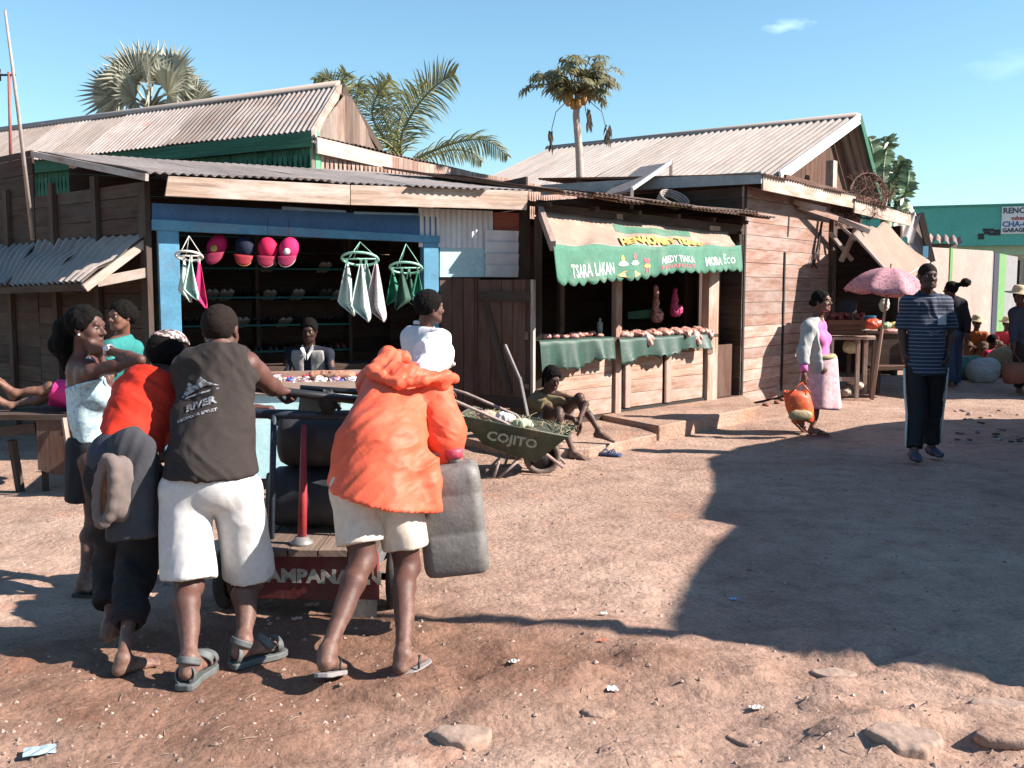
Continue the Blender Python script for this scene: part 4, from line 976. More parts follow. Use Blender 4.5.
mb = MB(); ke = Pl(F4.P(3.0, 0, 0), F4.P(3.0, 0, -2.0)); ke.planks(mb, 0, 2, 0, 2.7, .2, 0, .02, gap=0); mb.build('end_wall', W_DARK, fs_)
def stick(mb, x0, y0, o0, x1, y1, o1, w_=.06): mb.beam(F4.W(x0, y0, o0), F4.W(x1, y1, o1), w_, w_)
mb = MB(); stick(mb, 830, 233, .1, 852, 260, .3, .05); stick(mb, 858, 226, .55, 841, 261, .25, .06); stick(mb, 826, 213, .12, 870, 232, .75, .07); stick(mb, 836, 222, .2, 856, 240, .5, .04); mb.build('crossed_pole', W_GREY, fs_)
# tarp
q00, q10, q11, q01 = F4.W(853, 234, .7), F4.W(888, 222, .35), F4.W(929, 262, .75), F4.W(897, 281, 1.35)
# corners: upper left, upper right, lower right, lower left
rows = []
for t in np.linspace(0, 1, 14):
    row = []
    for s in np.linspace(0, 1, 26):
        p = q00.lerp(q10, s).lerp(q01.lerp(q11, s), t); row.append(p + V((0, 0, -.10 * math.sin(math.pi * s) * t + .03 * math.sin(s * 17 + t * 3) - .06 * math.sin(math.pi * t))))
    rows.append(row)
mb = MB(); mb.loft(rows, False, True, False); o = mb.build('tarpaulin', mat('tarp_beige', (.25, .18, .14), .9, .18, 3, .004, 20), fs_); md = o.modifiers.new('Solid', 'SOLIDIFY'); md.thickness = .004
mb = MB(); mb.tube([q00, q01 + V((0, 0, -.02))], .02, 6); mb.tube([q01, q11], .02, 6); mb.build('tarpaulin_pole', W_GREY, fs_)
# small iron roof further on
sr = thing('small_roof_hut', 'small hut with a steep striped iron roof beyond the tarpaulin', 'hut', at(906, 330, 19))
a, b, c_, d = at(895, 228, 18.2), at(912, 250, 18.0), at(918, 213, 19.6), at(899, 213, 20)
mb = MB(); corr(mb, at(892, 226, 18.6), at(912, 244, 18.2), at(920, 214, 19.5), at(900, 212, 20.2), pitch=.2, amp=.035, nv=2); mb.build('roof', IRON, sr)
mb = MB(); mb.beam(at(920, 213, 19.5), at(932, 262, 19.5), .06, .12); mb.build('verge_board', W_DARK, sr)
mb = MB(); mb.prism([at(908, 246, 19.5), at(930, 262, 19.5), at(919, 215, 19.6)], V((0, .05, 0))); mb.prism([V((p.x, p.y, 0)) for p in (at(895, 300, 19.8), at(930, 300, 19.8), at(930, 300, 22), at(895, 300, 22))], V((0, 0, 2.3))); mb.build('wall', W_GREY, sr)
mb = MB(); mb.box(at(925, 252, 19.0), (.10, .06, .22)); o = mb.build('blue_jug', mat('plastic_lightblue', (.16, .42, .60), .4, .1)); tag(o, 'light blue plastic container hung under the hut gable', 'container')

# concrete walls with painted stripes
cw = thing('concrete_wall', 'rendered pale concrete wall with green and dark blue painted stripes', 'wall', at(950, 360, 21))
P1_, P2_, P3_ = at(915, 300, 20.2), at(991, 300, 22.6), at(1016, 300, 25.5)
w1 = Pl(P1_, P2_); w2 = Pl(P2_, P3_)
mb = MB(); zt1 = w1.hit(960, 249)[1]; w1.box(mb, 0, w1.L, -.1, zt1, -.2, 0); mb.build('front_panel', CONC, cw, .01)
mb = MB(); zt2 = w2.hit(1002, 254)[1]; w2.box(mb, 0.01, w2.L, -.1, zt2, -.2, -.003); mb.build('side_panel', mat('concrete_shaded', (.20, .20, .21), .9, .2, 2, .003), cw, .01)  # greyer render than the front: the panel's shade is put into its colour
mb = MB(); u_ = w1.hit(949, 300)[0]; w1.box(mb, u_ - .06, u_ + .06, -.05, zt1 + .01, .003, .02); mb.build('painted_stripe', mat('stripe_green', (.10, .24, .08), .8, .2), cw)
mb = MB(); ua = w2.hit(992, 300)[0]; ub = w2.hit(997, 300)[0]; uc = w2.hit(1004, 300)[0]; w2.box(mb, max(.01, ua), ub, -.05, zt2, 0, .015); mb.build('painted_stripe', mat('stripe_navy', (.010, .012, .035), .8, .2), cw)
mb = MB(); w2.box(mb, ub + .01, uc, -.05, zt2, 0, .014); mb.build('painted_stripe', MATS['stripe_green'], cw)
rr = thing('rusty_canopy', 'rusty iron sheet canopy on a low mud wall behind the hut', 'canopy', at(945, 330, 24))
mb = MB(); corr(mb, at(928, 241, 23), at(962, 244, 23), at(960, 237, 25.5), at(930, 235, 25.5), nv=2, pitch=.2, amp=.04); mb.build('sheet', IRON_R, rr)
mb = MB(); q = [at(930, 244, 24), at(957, 246, 24), at(957, 246, 24.5), at(930, 244, 24.5)]; mb.prism([V((p.x, p.y, 1.5)) for p in q], V((0, 0, 1.15))); mb.prism([V((p.x, p.y, 0)) for p in q], V((0, 0, 1.5))); mb.build('wall', CONC, rr)

# teal shop building at the far right
TB = Pl(at(905, 300, 33.5), at(905, 300, 33.5) + V((9.5, -3.6, 0)))
tb = thing('teal_building', 'flat-roofed teal shop building with a white sign board at the far right', 'building', TB.P(4, 0, -2))
zT = TB.hit(1000, 207)[1]; zB = TB.hit(1000, 246)[1]
mb = MB(); TB.box(mb, -2, 11, zB, zT, -.3, .5); mb.build('parapet', TEAL, tb)
mb = MB(); TB.box(mb, -2, 11, zT, zT + .06, -.35, .56); mb.build('coping', mat('paint_teal_dark', (.05, .28, .23), .7, .2), tb)
CREAM = mat('wall_cream', (.52, .47, .36), .85, .2, 2)
mb = MB(); TB.box(mb, -2, 11, -.1, zB - .003, -5, .0); mb.build('wall', CREAM, tb)
mb = MB(); TB.box(mb, -2, 11, -.1, .9, .0, .02); mb.build('wall_base', TEAL, tb)
mb = MB(); TB.box(mb, -2, 11, zB - .3, zB - .0, .0, .12); mb.build('band', mat('paint_palegreen2', (.35, .55, .42), .8, .15), tb)
for xx in (1006, 1015, 1030, 975): 
    ua, zb_ = TB.hit(xx, 274, .03); mb = MB(); TB.box(mb, ua - .17, ua + .17, 1.6, 2.55, .0, .05); f_ = mb.build('window', mat('window_frame', (.45, .45, .40), .6), tb)
    mb = MB(); TB.box(mb, ua - .13, ua + .13, 1.65, 2.5, .045, .055); mb.build('pane', mat('window_glass', (.02, .025, .03), .08, .1, 3, 0, spec=.6), f_)
for i, (xx, yy) in enumerate(((981, 235), (987, 233), (991, 230), (992, 234), (997, 231), (986, 230), (981, 238), (997, 234))):
    u_, z_ = TB.hit(xx, yy, .5); mb = MB(); TB.box(mb, u_ - .09, u_ + .09, z_ - .045, z_ + .045, .5, .515); mb.build('tile', STEEL_D, tb)
mb = MB(); ua, zb_ = TB.hit(1001, 234, .55); TB.box(mb, ua, ua + 3.2, zb_, TB.hit(1012, 206.5, .55)[1], .502, .56); sg = mb.build('sign_board', mat('sign_white', (.62, .68, .68), .6, .08), tb)
def slet(s, y, size, m, x=1003):
    u_, z_ = TB.hit(x, y, .56); me_w = size * .62 * len(s); lettering(s, size, TB.P(u_ + me_w / 2, z_, .566), TB.u, ZUP, m, sg, .008)
INK = mat('ink_dark', (.04, .06, .10), .7, .1, 9, 0); INB = mat('ink_blue', (.03, .12, .35), .7, .1, 9, 0); INR = mat('ink_red', (.35, .08, .08), .7, .1, 9, 0)
slet('RENCALEC', 211, .24, INK); slet('vulcanisation', 218.5, .16, INR); slet('CHA-CHA', 224.5, .24, INB); slet('GARAGE', 230.5, .17, INK)

# ---------------------------------------------------------------- off to the right: the building whose shade lies on the street
rh = thing('street_building', 'timber trading house on the right side of the street, outside the picture, shading the road', 'building', (7.4, 7, 0))
SHP = [(1060, 702), (1024, 692), (900, 668), (800, 655), (740, 647), (680, 640), (668, 632), (672, 618), (690, 580), (712, 548), (733, 527), (718, 524), (700, 521), (706, 505), (713, 492), (709, 475), (704, 461), (740, 447), (800, 436), (860, 426), (905, 421)]
prof = []
for x_, y_ in SHP:                                   # roof line as its shadow on the road tells it
    p_ = onz(x_, y_); k_ = (6.25 - p_.x); prof.append((p_.y + k_ * math.tan(SUN_AZ), k_ * math.tan(SUN_EL) / math.cos(SUN_AZ)))
prof = [(prof[0][0] - .5, 0), (prof[0][0] - .5, prof[0][1])] + prof + [(prof[-1][0] + .05, .9), (prof[-1][0] + .05, 0)]
mb = MB(); mb.prism([V((6.25, y, z)) for y, z in prof], V((3.6, 0, 0))); mb.build('wall', W_LIT, rh)
mb = MB()
for (y0, z0), (y1, z1) in zip(prof[1:-2], prof[2:-1]): mb.beam(V((8.15, y0, z0 + .0)), V((8.15, y1, z1 + .0)), 3.8, .02)
mb.build('roof', IRON, rh)
mb = MB(); p_ = onz(420, 622); k_ = 6.3 - p_.x; m1_ = V((6.3, p_.y + k_ * math.tan(SUN_AZ), k_ * math.tan(SUN_EL) / math.cos(SUN_AZ))); p_ = onz(672, 638); k_ = 6.3 - p_.x; m0_ = V((6.3, p_.y + k_ * math.tan(SUN_AZ), k_ * math.tan(SUN_EL) / math.cos(SUN_AZ))); mb.tube([m0_, m0_.lerp(m1_, .5), m1_, m1_ + (m1_ - m0_) * .4], [.06, .055, .05, .04], 8); mb.build('mast', W_GREY, rh)
r2 = thing('far_street_building', 'low timber house further along the right side of the street, outside the picture', 'building', (11.5, 18, 0))
prof2 = [(13.6, 0), (13.6, 2.6), (15, 3.1), (16.5, 3.3), (17.6, 3.2), (17.6, 0)]
mb = MB(); mb.prism([V((9.9, y, z)) for y, z in prof2], V((3.6, 0, 0))); mb.build('wall', W_LIT, r2)
mb = MB()
for (y0, z0), (y1, z1) in zip(prof2[1:-2], prof2[2:-1]): mb.beam(V((11.6, y0, z0 + .03)), V((11.6, y1, z1 + .03)), 3.9, .02)
mb.build('roof', IRON, r2)
# ---------------------------------------------------------------- plants behind the roofs
def leafmat(name, c, c2, rough=.5):
    if name in MATS: return MATS[name]
    m, t = newmat(name); g = t.n('ShaderNodeNewGeometry'); co = t.coord('Object')
    b = t.ramp(g.outputs['Random Per Island'], [(0, c2), (.5, c), (1, tuple(min(1, x * 1.35) for x in c))]); b = t.mix(b, t.ramp(t.noise(co, 3, 4), [(.3, (.75,) * 3), (.7, (1.15,) * 3)]), .7, 'MULTIPLY')
    t.color(b); t.rough(rough); t.b.inputs['Specular IOR Level'].default_value = .35
    tr = t.n('ShaderNodeBsdfTranslucent'); t.l(b, tr.inputs[0]); mx = t.n('ShaderNodeMixShader'); mx.inputs[0].default_value = .25
    t.l(t.b.outputs[0], mx.inputs[1]); t.l(tr.outputs[0], mx.inputs[2]); t.l(mx.outputs[0], t.out.inputs[0]); return m
BARK = mat('bark_grey', (.34, .27, .24), .9, .35, 6, .01, 12)
def blade(mb, p, d, n, L, w, droop=0.0, segs=3):
    """pointed strip from p along d, lying in the plane across n"""
    d = d.normalized(); s = d.cross(n).normalized(); b = len(mb.v); q = V(p); dd = d.copy()
    for i in range(segs + 1):
        t = i / segs; ww = w * (.55 + .9 * t) * (1 - t) ** .6 if i < segs else 0.0
        if i == segs: mb.v.append(q.copy())
        else: mb.v += [q - s * ww, q + s * ww]
        dd = (dd + V((0, 0, -droop / segs))).normalized(); q = q + dd * L / segs
    for i in range(segs - 1): mb.face([b + 2 * i, b + 2 * i + 1, b + 2 * i + 3, b + 2 * i + 2])
    mb.face([b + 2 * segs - 2, b + 2 * segs - 1, b + 2 * segs])
# fan palm
c0 = at(150, 108, 19)
fp = thing('fan_palm', 'silvery fan palm with stiff round leaves above the grey gable roof', 'palm tree', (c0.x, c0.y, 0))
mb = MB(); mb.tube([V((c0.x, c0.y, 0)), V((c0.x + .1, c0.y, 2)), c0 + V((0, 0, -.1))], [.22, .18, .17], 10); mb.build('trunk', BARK, fp)
mb = MB(); rng = random.Random(4); FM = leafmat('fan_leaf', (.33, .33, .26), (.17, .18, .13), .5)
fans = [(100, 84, -.3), (112, 62, .2), (133, 56, -.3), (156, 50, .3), (182, 54, -.2), (199, 70, .3), (125, 92, -.6), (150, 74, -.8), (178, 82, -.7), (200, 92, -.4), (224, 94, .2), (108, 102, .3)]
fans_ = [(98, 88, -.3), (92, 66, .2), (108, 60, -.6), (118, 85, .5), (133, 55, -.3), (150, 52, .5), (172, 52, -.4), (190, 62, .2), (200, 78, .6), (186, 88, -.5), (160, 72, -.9), (140, 78, -.8), (176, 72, .8), (216, 92, -.2), (226, 96, .3), (205, 100, -.7), (124, 104, -.2), (150, 60, 1.0), (110, 100, .4)]
for fx, fy, dy in fans:
    h_ = at(fx, fy, 19 + dy); d = h_ - c0; hub = c0 + V((d.x * .62, d.y * .6, d.z * .5))
    mb.tube([c0 + d * .03, c0 + d * .3 + V((0, 0, .05)), hub], [.03, .022, .014], 5)
    dn = d.normalized(); nrm = (V((rng.uniform(-.45, .45), -1, rng.uniform(-.2, .55)))).normalized(); nrm = (nrm - dn * nrm.dot(dn)).normalized(); side = dn.cross(nrm)
    Rr = rng.uniform(.66, .86) * (.72 if fx > 196 else 1); nb = 30
    def rib(k):
        a = (k / (nb - 1) - .5) * 2 * R(112); return (dn * math.cos(a) + side * math.sin(a) + nrm * (.10 * abs(a) + .05 * math.sin(a * 3))).normalized()
    for k in range(nb - 1):
        d0, d1 = rib(k), rib(k + 1); dm = (d0 + d1).normalized(); r1 = Rr * .60; fold = nrm * .035; b = len(mb.v); Rk = Rr * rng.uniform(.88, 1.08); tip = hub + dm * Rk + V((0, 0, -.10 * Rk * rng.random() - .03)) + nrm * rng.uniform(-.05, .05)
        mb.v += [hub.copy(), hub + d0 * r1 - fold * 0, hub + dm * r1 + fold, hub + d1 * r1, tip]
        mb.face([b, b + 1, b + 2]); mb.face([b, b + 2, b + 3]); mb.face([b + 1, b + 4, b + 2]); mb.face([b + 2, b + 4, b + 3])
mb.build('crown', FM, fp)
# feathery palms
CM = leafmat('coconut_leaf', (.17, .17, .065), (.08, .085, .035), .5)
def frond(mb, pts, L, dens=34, w=.016, seed=0, droop=.9, gap=0):
    rng = random.Random(seed); P_ = [V(p) for p in pts]
    def cur(t):
        n = len(P_) - 1; i = min(int(t * n), n - 1); f = t * n - i; a = P_[max(i - 1, 0)]; b = P_[i]; c = P_[i + 1]; d = P_[min(i + 2, n)]
        return .5 * ((2 * b) + (c - a) * f + (2 * a - 5 * b + 4 * c - d) * f * f + (3 * b - a - 3 * c + d) * f ** 3)
    mb.tube([cur(t) for t in np.linspace(0, 1, 12)], [.026 * (1 - t) + .006 for t in np.linspace(0, 1, 12)], 5)
    for i in range(dens):
        t = .12 + .88 * i / dens; p = cur(t); tg = (cur(min(t + .03, 1)) - cur(max(t - .03, 0))).normalized(); sd = tg.cross(V((rng.uniform(-.2, .2), -1, .25))).normalized()
        for q in (-1, 1):
            if rng.random() < gap: continue
            d = (tg * .75 + sd * q + V((0, rng.uniform(-.35, .35), rng.uniform(-.1, .2)))).normalized(); LL_ = L * (math.sin(math.pi * min(1, t * .85 + .12)) ** .6) * rng.uniform(.8, 1.1)
            blade(mb, p, d, V((0, -1, .3)), LL_, w, droop * rng.uniform(.6, 1.4), 4)
c1 = at(402, 165, 18)
cp = thing('coconut_palm', 'green feathery palm with arching fronds between the two house roofs', 'palm tree', (c1.x, c1.y, 0))
mb = MB(); mb.tube([V((c1.x - .3, c1.y, 0)), V((c1.x - .1, c1.y, 1.5)), c1], [.17, .14, .13], 10); mb.build('trunk', BARK, cp)
mb = MB(); T = lambda x, y, d=0: at(x, y, 18 + d)
frond(mb, [c1, T(402, 135), T(418, 105, -.1), T(438, 84, -.2), T(455, 74, -.3)], .62, 52, .018, 1)
frond(mb, [c1, T(398, 135, .2), T(404, 110, .4), T(418, 92, .6), T(428, 82, .8)], .55, 44, .018, 9)
frond(mb, [c1, T(392, 135, .3), T(380, 105, .5), T(384, 88, .6), T(392, 80, .7)], .55, 46, .018, 2)
frond(mb, [c1, T(385, 140), T(372, 115, -.1), T(378, 94, -.2), T(384, 88, -.3)], .45, 44, .017, 3)
frond(mb, [c1, T(430, 152), T(458, 142, -.2), T(485, 140, -.3), T(508, 156, -.4)], .42, 46, .018, 4, 1.6)
frond(mb, [c1, T(425, 158, .4), T(450, 150, .6), T(470, 152, .7), T(482, 162, .8)], .35, 30, .016, 5, 1.5)
frond(mb, [c1, T(395, 150, -.5), T(378, 138, -.8), T(366, 140, -1), T(358, 150, -1)], .35, 26, .016, 6, 1.2)
mb.build('crown', CM, cp)
c2 = at(350, 130, 19)
cp = thing('coconut_palm', 'palm mostly hidden behind the wooden gable, only its frond tips showing', 'palm tree', (c2.x, c2.y, 0))
mb = MB(); mb.tube([V((c2.x, c2.y, 0)), c2], [.16, .13], 10); mb.build('trunk', BARK, cp)
mb = MB(); T = lambda x, y, d=0: at(x, y, 19 + d)
frond(mb, [c2, T(347, 108), T(338, 88), T(326, 78), T(314, 80)], .32, 44, .018, 11)
frond(mb, [c2, T(352, 105, .3), T(346, 88, .4), T(343, 78, .5), T(346, 72, .5)], .38, 34, .018, 12)
frond(mb, [c2, T(356, 110), T(358, 92), T(358, 84, -.2), T(366, 92, -.3)], .32, 34, .017, 13)
mb.build('crown', CM, cp)
# papaya tree
b0 = at(581, 192, 15); t0 = at(578, 94, 15)
pp = thing('papaya_tree', 'slim papaya tree with a bare pale trunk and one dense round crown', 'tree', (b0.x, b0.y, 0))
mb = MB(); mb.tube([V((b0.x + .02, b0.y, 0)), b0, at(579, 150, 15), at(576, 115, 15), t0], [.072, .064, .056, .050, .048], 12); mb.build('trunk', mat('bark_pale', (.42, .33, .29), .9, .3, 8, .006, 14), pp)
mb = MB(); LMp = leafmat('papaya_leaf', (.16, .15, .07), (.07, .07, .035), .5); st = MB(); rng = random.Random(9)
for i in range(78):
    if i < 60: ang = rng.uniform(0, 6.283); el_ = rng.uniform(-.1, 1.3); rr = rng.uniform(.3, .82) * (1 - .18 * max(0, el_)); 
    else: ang = rng.uniform(0, 6.283); el_ = rng.uniform(-.5, .3); rr = rng.uniform(.15, .6)
    hub = t0 + V((math.cos(ang) * math.cos(el_) * rr, math.sin(ang) * math.cos(el_) * rr, math.sin(el_) * rr * .66 + .14))
    st.tube([t0, t0.lerp(hub, .6) + V((0, 0, .05)), hub], [.012, .009, .006], 4)
    out = (hub - t0 - V((0, 0, .14))).normalized(); nrm = (V((0, 0, 1)) + out * .6 + V((rng.uniform(-.4, .4), rng.uniform(-.6, .1), 0))).normalized(); o1 = (out - nrm * out.dot(nrm)).normalized(); s1 = nrm.cross(o1)
    for k in range(7):
        a = (k - 3) * .62; Ls = .22 * (1 - .09 * abs(k - 3)) * rng.uniform(.8, 1.15); dd = o1 * math.cos(a) + s1 * math.sin(a); blade(mb, hub, dd, nrm, Ls, .030, .9, 3)
        m_ = hub + dd * Ls * .5; blade(mb, m_, dd * .6 + s1 * .7, nrm, Ls * .45, .016, .8, 2); blade(mb, m_, dd * .6 - s1 * .7, nrm, Ls * .45, .016, .8, 2)
mb.build('crown', LMp, pp); st.build('leaf_stalk', mat('stalk', (.22, .20, .08), .6, .3), pp)
for i, (x, y) in enumerate(((568, 101), (573, 104), (579, 103), (570, 96), (584, 100))):
    f_ = MB(); f_.ball(at(x, y, 14.9 + .05 * (i % 2)), (.05, .05, .085), 10, 8); f_.build('fruit', mat('papaya_fruit', (.42, .22, .06), .5, .4, 12), pp)
for pts in ([(568, 100), (556, 112), (552, 128), (551, 146)], [(586, 98), (602, 112), (607, 132), (608, 140)], [(584, 100), (586, 112), (588, 124)]):
    mb = MB(); w_ = [at(x, y, 14.95) for x, y in pts]; mb.tube(w_, .006, 5)
    for k in range(16): blade(mb, w_[-1] + V((rng.uniform(-.03, .03), 0, rng.uniform(0, .22))), V((rng.uniform(-.4, .4), rng.uniform(-.3, .3), -1)), V((0, 1, 0)), .16, .02, .2, 2)
    mb.build('dried_leaf', mat('leaf_dry', (.10, .07, .05), .8, .4), pp)
# banana clump
c3 = at(886, 222, 27)
bn = thing('banana_plant', 'tall banana plant with ragged upright leaves right of the big gable', 'plant', (c3.x, c3.y, 0))
mb = MB(); mb.tube([V((c3.x, c3.y, 0)), c3 + V((0, 0, .4))], [.22, .15], 10); mb.build('trunk', mat('banana_stem', (.14, .17, .08), .6), bn)
mb = MB(); BM = leafmat('banana_leaf', (.105, .165, .085), (.05, .08, .04), .35); rng = random.Random(3)
for pts, wd in (([(882, 222), (876, 185), (872, 150), (868, 138)], .36), ([(884, 222), (883, 175), (886, 150), (889, 137)], .34), ([(886, 222), (893, 190), (899, 170), (905, 160)], .34), ([(888, 225), (899, 205), (906, 190), (909, 172)], .34), ([(884, 225), (880, 205), (874, 195), (866, 192)], .3), ([(888, 228), (896, 215), (905, 208), (911, 214)], .26), ([(885, 222), (890, 185), (880, 165), (876, 160)], .28)):
    sp = [at(x, y, 27 + rng.uniform(-.4, .4)) for x, y in pts]; n_ = 26
    def cur(t, sp=sp):
        i = min(int(t * 3), 2); f = t * 3 - i; a, b, c, d = sp[max(i - 1, 0)], sp[i], sp[i + 1], sp[min(i + 2, 3)]
        return .5 * ((2 * b) + (c - a) * f + (2 * a - 5 * b + 4 * c - d) * f * f + (3 * b - a - 3 * c + d) * f ** 3)
    mb.tube([cur(t) for t in np.linspace(0, 1, 10)], .03, 5)
    for k in range(n_):
        t = .25 + .75 * k / n_; p = cur(t); tg = (cur(min(t + .02, 1)) - cur(t - .02)).normalized(); sd = tg.cross(V((.3 * math.sin(k), -1, .1))).normalized()
        for q in (-1, 1): blade(mb, p, sd * q + tg * .55, V((0, -1, 0)), wd * math.sin(math.pi * min(.97, (t - .2) * 1.15)) ** .5 * rng.uniform(.85, 1.1), .075, .5 * rng.random() + .25, 3)
mb.build('crown', BM, bn)
# pile of dry sticks on the roof
bp = MB(); rng = random.Random(12)
cA, cB = at(868, 196, 16.6), at(850, 206, 16.4)
for i in range(420):
    cc = cA if rng.random() < .72 else cB; Rr = .36 if cc is cA else .26
    a = rng.uniform(0, 6.283); el_ = rng.uniform(-1, 1.2); p = cc + V((math.cos(a) * Rr * rng.uniform(.3, 1), rng.uniform(-.3, .3), math.sin(a) * Rr * rng.uniform(.3, .95)))
    d = V((rng.gauss(0, 1), rng.gauss(0, .6), rng.gauss(0, .8))).normalized() * rng.uniform(.12, .3); m_ = p + d * .5 + V((rng.uniform(-.03, .03), 0, rng.uniform(-.03, .03)))
    bp.tube([p, m_, p + d], [.006, .005, .003], 4, False)
for k in range(5): bp.torus(cA + V((.0, 0, .02 * k)), .37 - .02 * k, .012, V((.3, -1, .1 * k)), 22, 5)
o = bp.build('stick_bundle', mat('twigs_redbrown', (.17, .085, .06), .9, .45, 20)); tag(o, 'big round bundle of dry reddish sticks lying on the food stall roof', 'stick bundle')
# ---------------------------------------------------------------- the people
HAIR = mat('hair_black', (.006, .005, .0045), .9, .5, 60, .006, 220, spec=.15)
HAIR_S = mat('hair_cropped', (.018, .012, .010), .9, .4, 90, .002, 300, spec=.15)
SK = skin('skin_dark', (.098, .045, .036)); SK2 = skin('skin_brown', (.16, .072, .050)); SK3 = skin('skin_deep', (.060, .030, .023))
def footp(px, ysole, g=1.0, lift=.0, sole_=.018):
    p = onz(px, ysole); return V((p.x, p.y, gz(p.x, p.y) + .080 * g + sole_ + lift))
def fabric(name, c, rough=.85, var=.12, scale=5, bump=.002, **k):
    return mat(name, c, rough, var, scale, bump, 18, spec=.2, **k)
def JP(**k):
    """joints given as (pixel x, pixel y, distance) or as vectors"""
    J = {}
    for n, v in k.items():
        J[n] = at(*v) if (isinstance(v, tuple) and len(v) == 3 and abs(v[0]) > 2.5 and n not in VECS) else (V(v) if isinstance(v, tuple) else v)
    return J
VECS = {'face', 'fwd', 'hup', 'tL', 'tR', 'dL', 'dR', 'nL', 'nR', 'fuL', 'fuR', 'belly'}
def sole(mb, J, s, g, th=.018, grow=1.12, up=None, gap=.0):
    """flat sole following the foot of joint s"""
    a = V(J['a' + s]); r, f, u = frame(J['t' + s], J.get('fu' + s, (0, 0, 1))); sd = 1 if s == 'R' else -1
    pts = []
    for y, w in ((-.065, .018), (-.055, .032), (-.02, .036), (.04, .033), (.09, .042), (.13, .048), (.165, .044), (.19, .030), (.198, .012)): pts.append((y, w))
    base = a - u * (.080 + gap) * g
    L_ = [base + f * y * g + r * w * g * grow for y, w in pts]; R_ = [base + f * y * g - r * w * g * grow for y, w in pts]
    mb.prism(L_ + R_[::-1], -u * th)
def flipflop(o, J, s, g, m, ms, name='flip_flop'):
    mb = MB(); sole(mb, J, s, g); w = mb.build(name, m, o, .003)
    a = V(J['a' + s]); r, f, u = frame(J['t' + s], J.get('fu' + s, (0, 0, 1))); base = a - u * .075 * g
    for q in (-1, 1):
        mb = MB(); mb.tube([base + f * .055 * g + r * q * .043 * g, base + f * .085 * g + r * q * .036 * g + u * .045 * g, base + f * .15 * g + r * q * .004 * g + u * .016 * g], .006 * g, 6, flat=.6); mb.build('strap', ms, w)
    return w

# --- man in the orange jacket ------------------------------------------------
J = JP(hd=(433, 361, 4.86), nk=(411, 380, 4.68), pv=(376, 478, 4.20), sL=(376, 384, 4.72), sR=(432, 392, 4.52),
       eL=(384, 430, 5.0), wL=(372, 402, 5.1), eR=(444, 432, 4.42), wR=(453, 460, 4.40), hL=(354, 492, 4.16), hR=(398, 494, 4.20),
       kL=(363, 560, 4.10), aL=(333, 664, 3.93), kR=(407, 566, 4.20), aR=(405, 650, 4.10),
       face=(.35, .92, -.30), fwd=(.22, .8, -.5), tL=(.05, .9, -.30), tR=(.40, 1, .0), nL=(0, .2, -1), dL=(.25, .9, .1), dR=(.05, .0, -1), nR=(-.9, .2, 0), cL=.9, cR=1.0, tcR=.8, hs=1.0)
J['aL'] = footp(328, 690, .98, .03); J['fuL'] = (0, .3, .9); J['aR'] = footp(403, 680, .98); J['hup'] = V((.1, .35, .9))
g = .98
o = mk_person('person in a puffy orange hooded jacket and pale shorts, bending to push the cart', J, g, SK, .0065, eyes=False)
OR = fabric('jacket_orange', (.66, .115, .06), .55, .14, 3, .004)
f = V(J['ax'][1]); u = J['ax'][2]; r = J['ax'][0]
bk_ = torso_prims(J, g, .028)
bk_ += [Cn(at(393, 400, 4.5), .15, at(380, 450, 4.26), .185, .05, flat=(V((0, 1, -.1)).normalized(), .85)), Cn(at(380, 450, 4.26), .185, at(374, 530, 4.16), .245, .04, flat=(V((0, 1, -.1)).normalized(), .92)), Cn(J['sL'], .085, J['eL'], .085, .03), Cn(J['eL'], .08, J['wL'], .07, .03)]
hemn = (at(330, 484, 4.2) - at(430, 508, 4.2)).cross(V((0, 1, 0))).normalized(); hemn = hemn if hemn.z < 0 else -hemn
cuts_ = [(at(378, 496, 4.2), hemn), (at(426, 362, 4.72), V((.12, .50, .72)).normalized())]
cloth('jacket', bk_ + [Cn(at(424, 470, 4.22), .075, at(430, 520, 4.18), .05, .04), Cn(J['sR'], .088, J['sR'].lerp(J['eR'], .4), .08, .03)], OR, o, .0065, cuts_, .0075, (4, 7, 17), 11, .0025, rot=R(38))
cloth('sleeve', [Cn(J['sR'] + V((-.01, 0, .0)), .082, J['eR'], .092, .03), Cn(J['eR'], .092, J['eR'].lerp(J['wR'], .75) + V((-.02, 0, -.02)), .066, .03)], OR, o, .007, (), .008, (6, 8, 18), 13, .003, rot=R(-30))
# bunched hood and collar
pr_ = []
hp_ = [at(369, 371, 4.46), at(382, 378, 4.38), at(398, 384, 4.34), at(424, 381, 4.36), at(446, 375, 4.44), at(455, 379, 4.52)]
for a_, b_ in zip(hp_[:-1], hp_[1:]): pr_.append(Cn(a_, .017, b_, .017, .02))
pr_ += [Cn(at(380, 366, 4.52), .040, at(388, 356, 4.60), .030, .04), Cn(at(388, 356, 4.60), .032, at(404, 358, 4.62), .030, .04), Cn(at(392, 360, 4.58), .030, at(398, 380, 4.40), .034, .02), Cn(at(378, 372, 4.46), .036, at(410, 376, 4.44), .042, .04), Cn(at(406, 374, 4.48), .036, at(440, 384, 4.46), .036, .04)]
cloth('hood', pr_, OR, o, .0065, (), .006, (10, 14, 26), 21, .003, rot=R(50))
WHC = fabric('cap_white', (.72, .70, .68), .85, .08)
hx = J['hax']; hd = J['hd']
cloth('cap', [El(hd + hx[2] * .035, (.094, .108, .105), hx, .01), El(hd - hx[1] * .06 - hx[2] * .06, (.080, .07, .09), hx, .03), Cn(hd + hx[1] * .07 + hx[2] * .03, .06, hd + hx[1] * .14 + hx[2] * .02, .05, .02, flat=(hx[2], .2))], WHC, o, .007, (), .005, (14, 14, 10), 5, .002)
